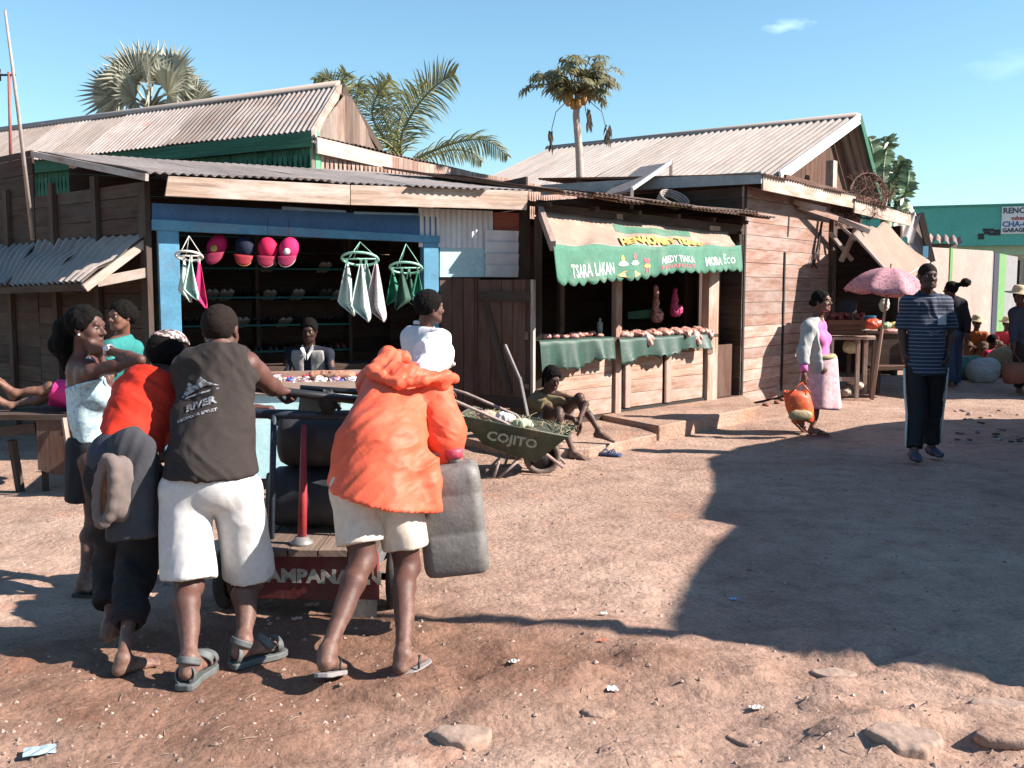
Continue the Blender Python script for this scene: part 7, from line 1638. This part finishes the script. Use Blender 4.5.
# peg hangers with cloths
MNT = mat('plastic_mint', (.28, .55, .42), .4, .15, 9, 0)
def hanger(cx, y0, yr, w, Y, cloths, lab, rimm):
    c_ = at(cx, yr, Y); root = thing('peg_hanger', lab, 'hanger', c_); hw = w / 2 * Y / 1000; mb = MB()
    mb.torus(c_, hw, .011, V((0, .35, 1)), 24, 6); mb.tube([c_ - V((hw, 0, 0)), c_ + V((hw, 0, 0))], .008, 5); mb.tube([c_ - V((0, hw, -.0)), c_ + V((0, hw, 0))], .008, 5); mb.build('ring', rimm, root)
    top_ = at(cx, y0, Y)
    for q in (0, 2.1, 4.2): mb = MB(); mb.tube([c_ + V((hw * math.cos(q), hw * math.sin(q), 0)), top_], .004, 4); mb.build('string', rimm, root)
    for x, yt, yb, wd, m_, lb, dy in cloths:
        p = at(x, yt, Y + dy); b_ = at(x, yb, Y + dy); W_ = wd * Y / 1000 * 1.25; ph = x * 1.3; rows = []; sg_ = 1 if int(x) % 3 else -1; H_ = p.z - b_.z
        for t in np.linspace(0, 1, 15):
            le = -.06 - .44 * min(1, t / .74) if t < .74 else -.50 + .82 * ((t - .74) / .26); ri = .06 + .36 * min(1, t / .9) if t < .9 else .42 - .10 * ((t - .9) / .1)
            rows.append([p + V((sg_ * W_ * (le + (ri - le) * s), W_ * .22 * math.sin(s * 8 + ph + t) * min(1, t * 2 + .3), -H_ * t)) for s in np.linspace(0, 1, 15)])
        mb = MB(); mb.loft(rows, False, True, False); o = mb.build('hung_cloth', m_); md = o.modifiers.new('Solid', 'SOLIDIFY'); md.thickness = .004; tag(o, lb, 'cloth')
        if m_ in (HWH, HST, HMN):
            for tt in ((.80, .88) if m_ is not HST else (.45, .55, .65, .75, .85)):
                k_ = int(tt * 14); mb = MB(); mb.tube([q + V((0, -.004, 0)) for q in rows[k_]], .0022, 4); mb.build('border_stripe', mat('stripe_dull', (.10, .16, .14) if m_ is not HST else (.2, .12, .14), .8), o)
        mb = MB(); mb.box(p + V((0, 0, .015)), (.018, .018, .06)); mb.build('peg', rimm, root)
HWH = mat('kerchief_white', (.50, .60, .54), .85, .12, 4, .002); HGR = mat('kerchief_dark', (.03, .09, .06), .8, .4, 8, .001); HPK = mat('kerchief_pink', (.62, .02, .14), .8, .2, 8, .001); HMN = mat('kerchief_mint', (.45, .62, .52), .85, .2, 12, .001); HST = mat('kerchief_check', (.56, .46, .47), .85, .2, 6, .001); HDG = mat('kerchief_green', (.02, .20, .11), .8, .3, 8, .001)
hanger(360, 242, 259, 36, 8.9, [(347, 264, 316, 16, HWH, 'white handkerchief with a thin border, leftmost on the middle hanger', 0), (361, 264, 322, 17, HWH, 'long white green-edged handkerchief in the centre of the middle hanger', -.08), (366, 263, 300, 14, HMN, 'short mint handkerchief hanging behind on the middle hanger', .1), (376, 264, 322, 18, HST, 'checked pinkish handkerchief, rightmost on the middle hanger', 0)], 'mint plastic peg hanger in the middle with four pale handkerchiefs', MNT)
hanger(406, 244, 268, 32, 9.1, [(393, 272, 305, 13, HDG, 'bright green cloth, leftmost on the right hanger', 0), (402, 272, 310, 14, HGR, 'dark greyish green cloth in the middle of the right hanger', -.08), (409, 272, 306, 13, HGR, 'dark cloth hanging behind on the right hanger', .1), (418, 272, 303, 12, HDG, 'green cloth, rightmost on the right hanger by the blue post', 0)], 'mint plastic peg hanger with dark green cloths beside the right blue post', MNT)
hanger(189, 236, 256, 26, 8.75, [(184, 260, 302, 14, HWH, 'off-white cloth, leftmost on the hanger by the left blue post', 0), (191, 260, 300, 14, HMN, 'pale mint cloth in the middle of the left hanger', -.08), (199, 262, 308, 15, HPK, 'bright crimson cloth, rightmost on the left hanger', 0)], 'white plastic peg hanger close to the left blue post', mat('plastic_white', (.65, .63, .58), .5, .1, 9, 0))

# ---------------------------------------------------------------- bench and table at the left
bt = thing('plank_bench', 'rough plank bench table under the lean-to at the left edge', 'bench', at(40, 480, 7.9))
zb_ = at(30, 411, 7.85).z
mb = MB(); mb.prism([V((at(-60, 411, 7.6).x, 7.6, zb_)), V((at(74, 411, 7.6).x, 7.6, zb_)), V((at(90, 411, 8.2).x, 8.25, zb_)), V((at(-60, 411, 8.2).x, 8.25, zb_))], V((0, 0, -.04))); mb.build('table_top', W_DARK, bt)  # bench boards use dark wood to stand in for the shade over them
mb = MB(); mb.prism([at(36, 418, 7.62), at(68, 418, 7.62), at(72, 478, 7.62), at(38, 470, 7.62)], V((0, .03, 0))); mb.build('side_board', W_RED, bt)
mb = MB(); mb.beam(at(64, 418, 7.58), at(77, 506, 7.45), .03, .035); mb.build('leg', W_LIT, bt)  # paler wood stands in for sun on this one leg
for x0_, y0_, x1_, y1_ in ((12, 440, 22, 500), (-25, 415, -20, 505), (45, 470, 46, 495)): mb = MB(); mb.beam(at(x0_, y0_, 7.7), at(x1_, y1_, 7.75), .05, .05); mb.build('leg', W_DARK, bt)
mb = MB(); mb.beam(at(-40, 436, 7.66), at(36, 428, 7.66), .04, .08); mb.build('rail', W_DARK, bt)

# ---------------------------------------------------------------- meat on the counters
MT = mat('meat_red', (.33, .05, .04), .45, .3, 25, .002, 60, c2=(.50, .28, .24), thr=(.45, .6)); MTP = mat('meat_fatty', (.50, .30, .25), .45, .3, 18, .002, 60, c2=(.34, .06, .05), thr=(.38, .52))
rng = random.Random(5)
for i in range(16):
    u_ = uu(545, .0) + (uu(600) - uu(545)) * (i / 15) + rng.uniform(-.01, .01); p = F2.P(u_, zc1 + .035 + rng.uniform(0, .02), rng.uniform(-.14, .04)); s_ = rng.uniform(.03, .045)
    vs, F = sdf_mesh([El(p, (s_, s_ * .8, s_ * .55), (V((1, 0, 0)), V((0, 1, 0)), ZUP)), El(p + V((.03, .01, .005)), (s_ * .7, s_ * .7, s_ * .5), (V((1, 0, 0)), V((0, 1, 0)), ZUP))], .009); vs = folds(vs, F, .006, (40, 40, 40), i)
    o = link_mesh('meat_chunk', vs, F, MT, None, smooth=True); tag(o, 'small red chunk of meat in the row on the left counter', 'meat', 'red meat chunks on the left counter')
for i, (x, dr, lab) in enumerate(((627, .0, 'pale flat cut of meat at the left end of the right counter'), (641, .10, 'strip of meat hanging over the cloth near the left end of the right counter'), (656, 0, 'low heap of pink meat at the middle of the right counter'), (668, 0, 'small fatty cut right of the middle of the right counter'), (679, .02, 'large pale cut of meat right of the middle of the right counter'), (690, .14, 'long strip of meat drooping over the green cloth near the light post'), (702, .05, 'thick fatty cut at the right end of the right counter'))):
    u_ = uu(x - 2); p = F2.P(u_, zc2 + .05, -.02); ax = (F2.u, F2.n, ZUP)
    pr_ = [El(p, (.095, .12, .035), ax, .02), El(p + F2.u * .06 - F2.n * .06 + ZUP * .02, (.06, .07, .03), ax, .02), El(p - F2.u * .05 + F2.n * .05, (.05, .06, .028), ax, .02)]
    if dr: pr_.append(Cn(p + F2.n * .10, .035, p + F2.n * .175 - ZUP * dr + F2.u * .02, .026, .02)); pr_.append(Cn(p + F2.n * .10 + F2.u * .04, .03, p + F2.n * .17 - ZUP * dr * .5 + F2.u * .06, .022, .02))
    vs, F = sdf_mesh(pr_, .009); vs = folds(vs, F, .010, (22, 22, 22), i + 30, .004); o = link_mesh('meat_cut', vs, F, MTP, None, smooth=True); tag(o, lab, 'meat')
for x, y0, y1, lab in ((656, 296, 318, 'narrow red piece of meat hanging deep in the stall, left of the other one'), (675, 300, 312, 'crumpled pink plastic bag hanging deep in the meat stall')):
    p0, p1 = at(x, y0 - 10, 12.6), at(x, y1, 12.6); vs, F = sdf_mesh([Cn(p0, .02, p1, .055, .02), El(p1 + V((.04, 0, .02)), (.05, .04, .07), (V((1, 0, 0)), V((0, 1, 0)), ZUP))], .01); vs = folds(vs, F, .012, (24, 24, 24), int(x)); o = link_mesh('hanging_meat' if x < 660 else 'plastic_bag', vs, F, MT if x < 660 else mat('bag_pink', (.45, .04, .16), .5, .3), None, smooth=True); tag(o, lab, 'meat' if x < 660 else 'bag')
mb = MB(); q0, q1 = at(628, 312, 12.7), at(662, 308, 12.7); mb.prism([q0, q1, q1 + V((0, 0, -.12)), q0 + V((0, 0, -.09))], V((0, .02, 0))); o = mb.build('plastic_sheet', CGR); tag(o, 'small green plastic sheet hung inside the meat stall', 'sheet')
mb = MB(); mb.tube([at(600, 322, 11.4), at(600, 334, 11.4)], [.035, .03], 10); mb.tube([at(600, 318, 11.4), at(600, 323, 11.4)], .014, 8); o = mb.build('bottle', mat('glass_pale', (.45, .45, .40), .3, .2)); tag(o, 'small pale bottle standing at the right end of the left meat counter', 'bottle')

# ---------------------------------------------------------------- vegetable stall and umbrella
VT = thing('stall_table', 'light wooden table with a wooden crate in front of the vegetable stall', 'table', at(853, 398, 14.4))
zt_ = at(850, 337, 14.3).z; a_, b_ = at(828, 337, 14.2), at(876, 337, 14.2); d_ = V((.3, .9, 0))
mb = MB(); mb.prism([V((a_.x, a_.y, zt_)), V((b_.x, b_.y, zt_)), V((b_.x, b_.y, zt_)) + d_, V((a_.x, a_.y, zt_)) + d_], V((0, 0, -.035))); mb.build('table_top', W_LIT, VT)
for p in (a_ + V((.04, .03, 0)), b_ + V((-.24, .03, 0)), a_ + d_, b_ + d_ - V((.06, .06, 0))): mb = MB(); mb.beam(V((p.x, p.y, zt_ - .036)), V((p.x, p.y, 0)), .05, .05); mb.build('leg', W_SHACK, VT)
mb = MB(); mb.beam(V((b_.x, b_.y + .05, zt_ - .04)), V((b_.x - .02, b_.y + .05, 0)), .05, .05); mb.build('leg', W_DARK, VT)
mb = MB(); mb.beam(V((a_.x + .04, a_.y + .05, .28)), V((b_.x - .24, b_.y + .05, .28)), .03, .06); mb.build('rail', W_SHACK, VT)
cr = thing('wooden_crate', 'brown wooden crate heaped with dark red produce on the light table', 'crate', (a_.x + .3, a_.y + .3, zt_))
mb = MB(); z1_ = zt_ + .02
for (p, q) in ((a_ + V((.02, .08, 0)), b_ + V((-.14, .08, 0))), (a_ + V((.02, .45, 0)), b_ + V((-.14, .45, 0))), (a_ + V((.02, .08, 0)), a_ + V((.02, .45, 0))), (b_ + V((-.14, .08, 0)), b_ + V((-.14, .45, 0)))):
    for k in range(3): mb.beam(V((p.x, p.y, z1_ + .04 + k * .075)), V((q.x, q.y, z1_ + .04 + k * .075)), .015, .068)
mb.build('crate_side', wood('crate_brown', (.16, .085, .055), (.10, .05, .035)), cr)
rng = random.Random(14)
def produce(n, x0, x1, Y, z, r, m_, nm, lab, grp, dy=.3, heap=.05):
    for i in range(n):
        x = x0 + (x1 - x0) * rng.random(); p = at(x, 330, Y); t = rng.random(); mb = MB(); mb.ball(V((p.x, Y + t * dy, z + rng.uniform(0, heap))), r * rng.uniform(.8, 1.2), 9, 6, .08); o = mb.build(nm, m_); tag(o, lab, nm.replace('_', ' '), grp)
produce(34, 832, 866, 14.32, zt_ + .25, .035, mat('produce_darkred', (.16, .03, .03), .4, .3), 'beetroot', 'dark red root heaped in the brown crate', 'dark red roots in the crate', .3, .07)
F5y = 15.2
st2 = thing('vegetable_counter', 'low dark counter spread with bags and vegetables behind the umbrella pole', 'counter', at(885, 390, F5y)); zc_ = at(885, 331, F5y - .3).z
mb = MB(); q0, q1 = at(866, 331, F5y - .3), at(914, 331, F5y - .3); mb.prism([V((q0.x, q0.y, zc_)), V((q1.x, q1.y, zc_)), V((q1.x + .2, q1.y + .8, zc_)), V((q0.x + .1, q0.y + .8, zc_))], V((0, 0, -.04))); mb.build('counter_top', W_SHACK, st2)
mb = MB(); mb.prism([V((q0.x, q0.y + .02, zc_ - .045)), V((q1.x, q1.y + .02, zc_ - .045)), V((q1.x, q1.y + .02, .35)), V((q0.x, q0.y + .02, .35))], V((0, .03, 0))); mb.build('front_board', W_DARK, st2)
for p in (q0, q1): mb = MB(); mb.beam(V((p.x, p.y, zc_ - .04)), V((p.x, p.y, 0)), .06, .06); mb.build('leg', W_SHACK, st2)
mb = MB(); mb.beam(V((q0.x, q0.y - .25, .42)), V((q1.x, q1.y - .25, .42)), .3, .05); mb.build('shelf', W_RED, st2)
for x, lab in ((858, 'blue plastic bucket behind the crate, left of its twin'), (870, 'blue plastic bucket standing right of its twin near the umbrella pole')):
    p = at(x, 321, 14.9); mb = MB(); mb.lathe(p, [(.06, -.07), (.085, .07), (.09, .075), (.08, .07)], n=20); o = mb.build('bucket', mat('plastic_blue', (.03, .22, .48), .4, .2)); tag(o, lab, 'bucket')
    mb = MB(); mb.lathe(p - V((0, 0, .5)), [(.10, 0), (.10, .43)], n=12)
mb = MB(); p0, p1 = at(850, 326, 15), at(880, 326, 15); mb.beam(p0, p1, .3, .03); mb.beam(V((p0.x, p0.y, p0.z - .02)), V((p0.x, p0.y, 0)), .05, .05, V((0, 1, 0))); mb.beam(V((p1.x, p1.y, p1.z - .02)), V((p1.x, p1.y, 0)), .05, .05, V((0, 1, 0))); o = mb.build('bucket_shelf', W_DARK); tag(o, 'dark plank stand carrying the two blue buckets', 'stand')
def lump(x, y, Y, r, m_, nm, lab, seed=0, cat=None, grp=None):
    p = at(x, y, Y)
    if nm in ('sack', 'basket'): p.z = r[2] * .9
    vs, F = sdf_mesh([El(p, r, (V((1, 0, 0)), V((0, 1, 0)), ZUP)), El(p + V((r[0] * .5, .0, r[2] * .35)), (r[0] * .6, r[1] * .6, r[2] * .7), (V((1, 0, 0)), V((0, 1, 0)), ZUP))], .012); vs = folds(vs, F, min(r) * (.18 if max(r) < .15 else .07), (18, 18, 18) if max(r) < .15 else (7, 7, 7), seed, min(r) * (.08 if max(r) < .15 else .02))
    o = link_mesh(nm, vs, F, m_, None, smooth=True); tag(o, lab, cat or nm.replace('_', ' '), grp); return o
lump(872, 324, 14.75, (.12, .08, .07), mat('bag_redorange', (.62, .09, .04), .45, .2), 'plastic_bag', 'shiny orange-red plastic bag on the counter left of the umbrella pole', 1)
lump(884, 326, 14.85, (.09, .08, .05), mat('greens_pale', (.30, .42, .24), .6, .4, 20), 'greens_bundle', 'bundle of pale greens just right of the umbrella pole', 2)
lump(895, 326, 14.9, (.10, .08, .055), mat('banana_yellow', (.50, .42, .14), .6, .3, 15), 'fruit_heap', 'yellowish heap of fruit on the counter beside the greens', 3)
lump(890, 331, 14.7, (.11, .05, .03), mat('onion_pink', (.52, .26, .24), .6, .3, 20), 'onion_heap', 'pinkish heap of onions along the front of the counter', 4)
lump(884, 305, 15.1, (.07, .05, .10), mat('bag_clear', (.55, .60, .52), .4, .4, 14), 'hanging_bag', 'pale bag hanging behind the umbrella pole under the umbrella', 5, 'bag')
lump(851, 347, 14.6, (.11, .09, .09), mat('gourd', (.50, .48, .34), .6, .2), 'gourd', 'round pale gourd under the light table', 6)
lump(846, 309, 15.3, (.16, .1, .14), mat('cloth_nearblack', (.02, .02, .03), .8, .4), 'dark_bundle', 'dark bundle standing behind the wooden crate', 7, 'bundle')
for k, x in enumerate((879, 883, 888)): lump(x, 353, 14.95, (.022, .02, .07), mat('radish_white', (.62, .42, .38), .6, .2), 'radish', 'pinkish white root hanging in front of the dark counter', 8 + k, 'root', 'pinkish roots hanging from the counter')
for k, (x, y) in enumerate(((852, 381), (858, 386), (846, 392))): lump(x, y, 14.5, (.07, .07, .05), mat('sack_pale', (.42, .36, .30), .8, .3), 'small_sack', ('upper', 'right', 'lower')[k] + ' small pale sack of the three stacked under the light table', 12 + k)
# umbrella
um = thing('umbrella', 'faded pink patterned umbrella on a slanting pole over the vegetable stall', 'umbrella', at(873, 396, 14.1))
ua_ = at(891, 268, 14.1); pf_ = at(872, 397, 14.1); pf_.z = 0; axu = (ua_ - pf_).normalized()
mb = MB(); mb.tube([pf_, ua_ + axu * .06], [.028, .018], 8); mb.build('pole', W_SHACK, um)
e1_ = axu.orthogonal().normalized(); e2_ = axu.cross(e1_); RU = .62; nrib = 8; rings = []
for k in range(9):
    t = k / 8; row = []
    for i in range(64):
        a = i / 64 * 2 * math.pi; f = (a * nrib / (2 * math.pi)) % 1; sc__ = 1 - .12 * math.sin(math.pi * f) * t; rr_ = RU * math.sin(t * .95) / math.sin(.95) * sc__
        row.append(ua_ + (e1_ * math.cos(a) + e2_ * math.sin(a)) * rr_ - axu * (.36 * (1 - math.cos(t * .95)) / (1 - math.cos(.95)) + .035 * math.sin(math.pi * f) * t))
    rings.append(row)
mb = MB(); mb.loft(rings, False); UM = mat('umbrella_pink', (.42, .21, .23), .8, .45, 38, .001, 60, c2=(.20, .08, .13), thr=(.40, .52)); o = mb.build('canopy', UM, um); md = o.modifiers.new('Solid', 'SOLIDIFY'); md.thickness = .003
for i in range(nrib):
    a = i / nrib * 2 * math.pi; mb = MB(); mb.tube([ua_ + (e1_ * math.cos(a) + e2_ * math.sin(a)) * RU * math.sin(t * .95) / math.sin(.95) * .985 - axu * (.36 * (1 - math.cos(t * .95)) / (1 - math.cos(.95)) + .012) for t in np.linspace(.02, 1, 6)], .004, 4); mb.build('rib', STEEL_D, um)
# sacks and baskets beside the far vendors
lump(967, 352, 17.2, (.26, .2, .22), mat('sack_green', (.05, .16, .12), .7, .3), 'sack', 'dark green sack on the ground behind the person with the hair bun', 21)
lump(983, 363, 16.6, (.26, .2, .22), mat('sack_whitegrey', (.36, .38, .38), .8, .25), 'sack', 'grey-white sack on the ground before the crimson shawl', 22)
lump(1006, 354, 17.8, (.34, .25, .28), mat('sack_tan', (.28, .19, .10), .85, .3), 'sack', 'bulging tan sack before the furthest straw hat', 23)
lump(974, 352, 18.4, (.12, .1, .1), mat('basket_green', (.06, .20, .10), .8, .3), 'basket', 'small green basket between the rust orange top and the crimson shawl', 24)

# ---------------------------------------------------------------- stones and litter on the road
def rock(x, y, rx_, ry_, h_, lab, seed, m_=None, dark_=0):
    p = onz(x, y); z = gz(p.x, p.y); ax = (V((1, .1, 0)), V((-.1, 1, 0)), ZUP); rng = random.Random(seed); rx_ *= 1.2; ry_ *= 1.25; h_ *= .55
    pr_ = [El(V((p.x, p.y, z - .006)), (rx_, ry_, h_ * 2.2), ax, .01), El(V((p.x + rx_ * .4, p.y + ry_ * .25, z)), (rx_ * .7, ry_ * .8, h_ * 1.2), ax, .01), El(V((p.x - rx_ * .35, p.y + ry_ * .3, z - .004)), (rx_ * .7, ry_ * .7, h_ * 1.4), ax, .01)]
    cu_ = [((p.x, p.y, z + h_), (.04, .05, 1))]
    for k in range(7): a_ = k * .9 + rng.uniform(-.2, .2); nn_ = V((math.cos(a_) / rx_, math.sin(a_) / ry_, 0)).normalized(); cu_.append(((p.x + rx_ * math.cos(a_) * rng.uniform(.62, .9), p.y + ry_ * math.sin(a_) * rng.uniform(.62, .9), z), nn_))
    vs, F = sdf_mesh(pr_, .006, cu_); vs = folds(vs, F, .004, (12, 12, 12), seed, .002); o = link_mesh('rock', vs, F, m_ or ROCK, None, smooth=True); tag(o, lab, 'rock'); return o
ROCK = mat('rock_dusty', (.33, .235, .185), .95, .3, 7, .006, 30, dirt=(.30, .19, .14))
rock(834, 676, .09, .075, .03, 'flat pale slab of rock at the lower border of the big shadow', 1)
rock(998, 709, .11, .06, .03, 'flat pale rock at the right edge of the picture below the shadow', 2)
rock(463, 742, .10, .07, .03, 'broad flat stone in the dirt at the bottom below the orange jacket', 3)
rock(905, 762, .14, .10, .04, 'broad stone half buried at the bottom right corner', 4)
rock(770, 740, .15, .08, .014, 'long worn rock surface breaking through the dirt at the bottom', 5, GM)
rock(597, 722, .06, .03, .015, 'small dark stone beside the striped scrap of paper', 6, GM)
rock(1010, 745, .12, .06, .018, 'low worn stone at the very bottom right', 8, GM)
rock(640, 755, .16, .06, .012, 'thin worn ledge of rock at the bottom centre', 9, GM)
for i, (x, y) in enumerate(((770, 398), (777, 402), (766, 404), (783, 399), (762, 399), (790, 404))):
    mb = MB(); p = onz(x, y); mb.ball((p.x, p.y, gz(p.x, p.y) + .02), (.05, .04, .03), 8, 5, .3); o = mb.build('brick_piece', mat('brick_red', (.26, .10, .07), .9, .4)); tag(o, 'small reddish piece of rubble by the foot of the plank shack', 'rubble', 'rubble at the shack')
def scrap(x, y, w_, d__, c_, lab, ang=0, nm='paper_scrap'):
    p = onz(x, y); mb = MB(); z = gz(p.x, p.y); cs, sn = math.cos(ang), math.sin(ang); rows = []
    for j in range(4): rows.append([V((p.x + cs * (i / 4 - .5) * w_ - sn * (j / 3 - .5) * d__, p.y + sn * (i / 4 - .5) * w_ + cs * (j / 3 - .5) * d__, z + .006 + .008 * abs(math.sin(i * 1.7 + j * 2.1 + x)))) for i in range(5)])
    mb.loft(rows, False, False, False); o = mb.build(nm, mat('scrap_%d' % x, c_, .7, .2, 30, 0)); md = o.modifiers.new('Solid', 'SOLIDIFY'); md.thickness = .001; tag(o, lab, 'litter'); return o
m, t = newmat('scrap_striped'); co = t.coord('Object', (1, 1, 1)); sx2 = t.n('ShaderNodeSeparateXYZ'); t.l(co, sx2.inputs[0]); t.color(t.ramp(t.math('SINE', t.math('MULTIPLY', t.math('ADD', sx2.outputs[0], sx2.outputs[1]), 620)), [(.45, (.75, .75, .75)), (.55, (.30, .20, .25))]))
o = scrap(612, 696, .042, .045, (.7, .7, .7), 'small striped white scrap of paper on the dirt at the lower centre', .1); o.data.materials[0] = MATS['scrap_striped']
scrap(733, 598, .035, .03, (.22, .42, .60), 'tiny light blue scrap lying in the big shadow', .2)
scrap(40, 757, .10, .07, (.30, .40, .45), 'crumpled bluish scrap at the bottom left corner', .4)
scrap(756, 714, .045, .03, (.55, .50, .46), 'tiny white scrap below the long rock surface', .3)
scrap(514, 671, .04, .03, (.6, .58, .54), 'tiny white scrap between the right flip-flop and the striped paper', .9)
scrap(602, 647, .035, .02, (.5, .10, .05), 'tiny red scrap right below the thin pole shadow', .5)
scrap(604, 622, .03, .03, (.6, .58, .55), 'tiny pale scrap right above the thin pole shadow', .2)
scrap(312, 605, .07, .05, (.60, .42, .33), 'pinkish scrap lying under the cart tail board', .3); scrap(297, 624, .05, .035, (.58, .44, .34), 'small pale scrap below the pinkish one under the cart', .3)
rng = random.Random(31)
for i in range(34):
    x, y = rng.uniform(955, 1022), rng.uniform(430, 442) if i > 12 else rng.uniform(410, 425)
    p = onz(x, y); mb = MB(); mb.ball((p.x, p.y, gz(p.x, p.y) + .008), (.03, .025, .012), 6, 4, .4); o = mb.build('litter_bit', mat('litter_mixed_%d' % (i % 3), ((.35, .35, .36), (.06, .055, .05), (.16, .12, .10))[i % 3], .8)); tag(o, ('pale', 'black', 'brown')[i % 3] + ' bit of litter on the shaded road right of the tall man', 'litter', ('pale', 'black', 'brown')[i % 3] + ' litter bits on the road')
# twigs and straws on the dirt
mb = MB()
for i in range(260):
    Y = 2.9 + rng.random() ** 1.4 * 7; X = rng.uniform(-.5, .55) * Y; a = rng.uniform(0, 3.14); L_ = rng.uniform(.015, .07); z = gz(X, Y) + .003; d = V((math.cos(a), math.sin(a), 0)) * L_
    mb.tube([V((X, Y, z)), V((X, Y, z + .003)) + d * .5, V((X, Y, z)) + d], .0013, 4, False)
o = mb.build('straw_bits', mat('straw_bits', (.42, .34, .26), .9, .5, 20), None, base=(0, 0, 0)); tag(o, 'bits of straw and twig strewn over the trodden dirt', 'straw', kind='stuff')
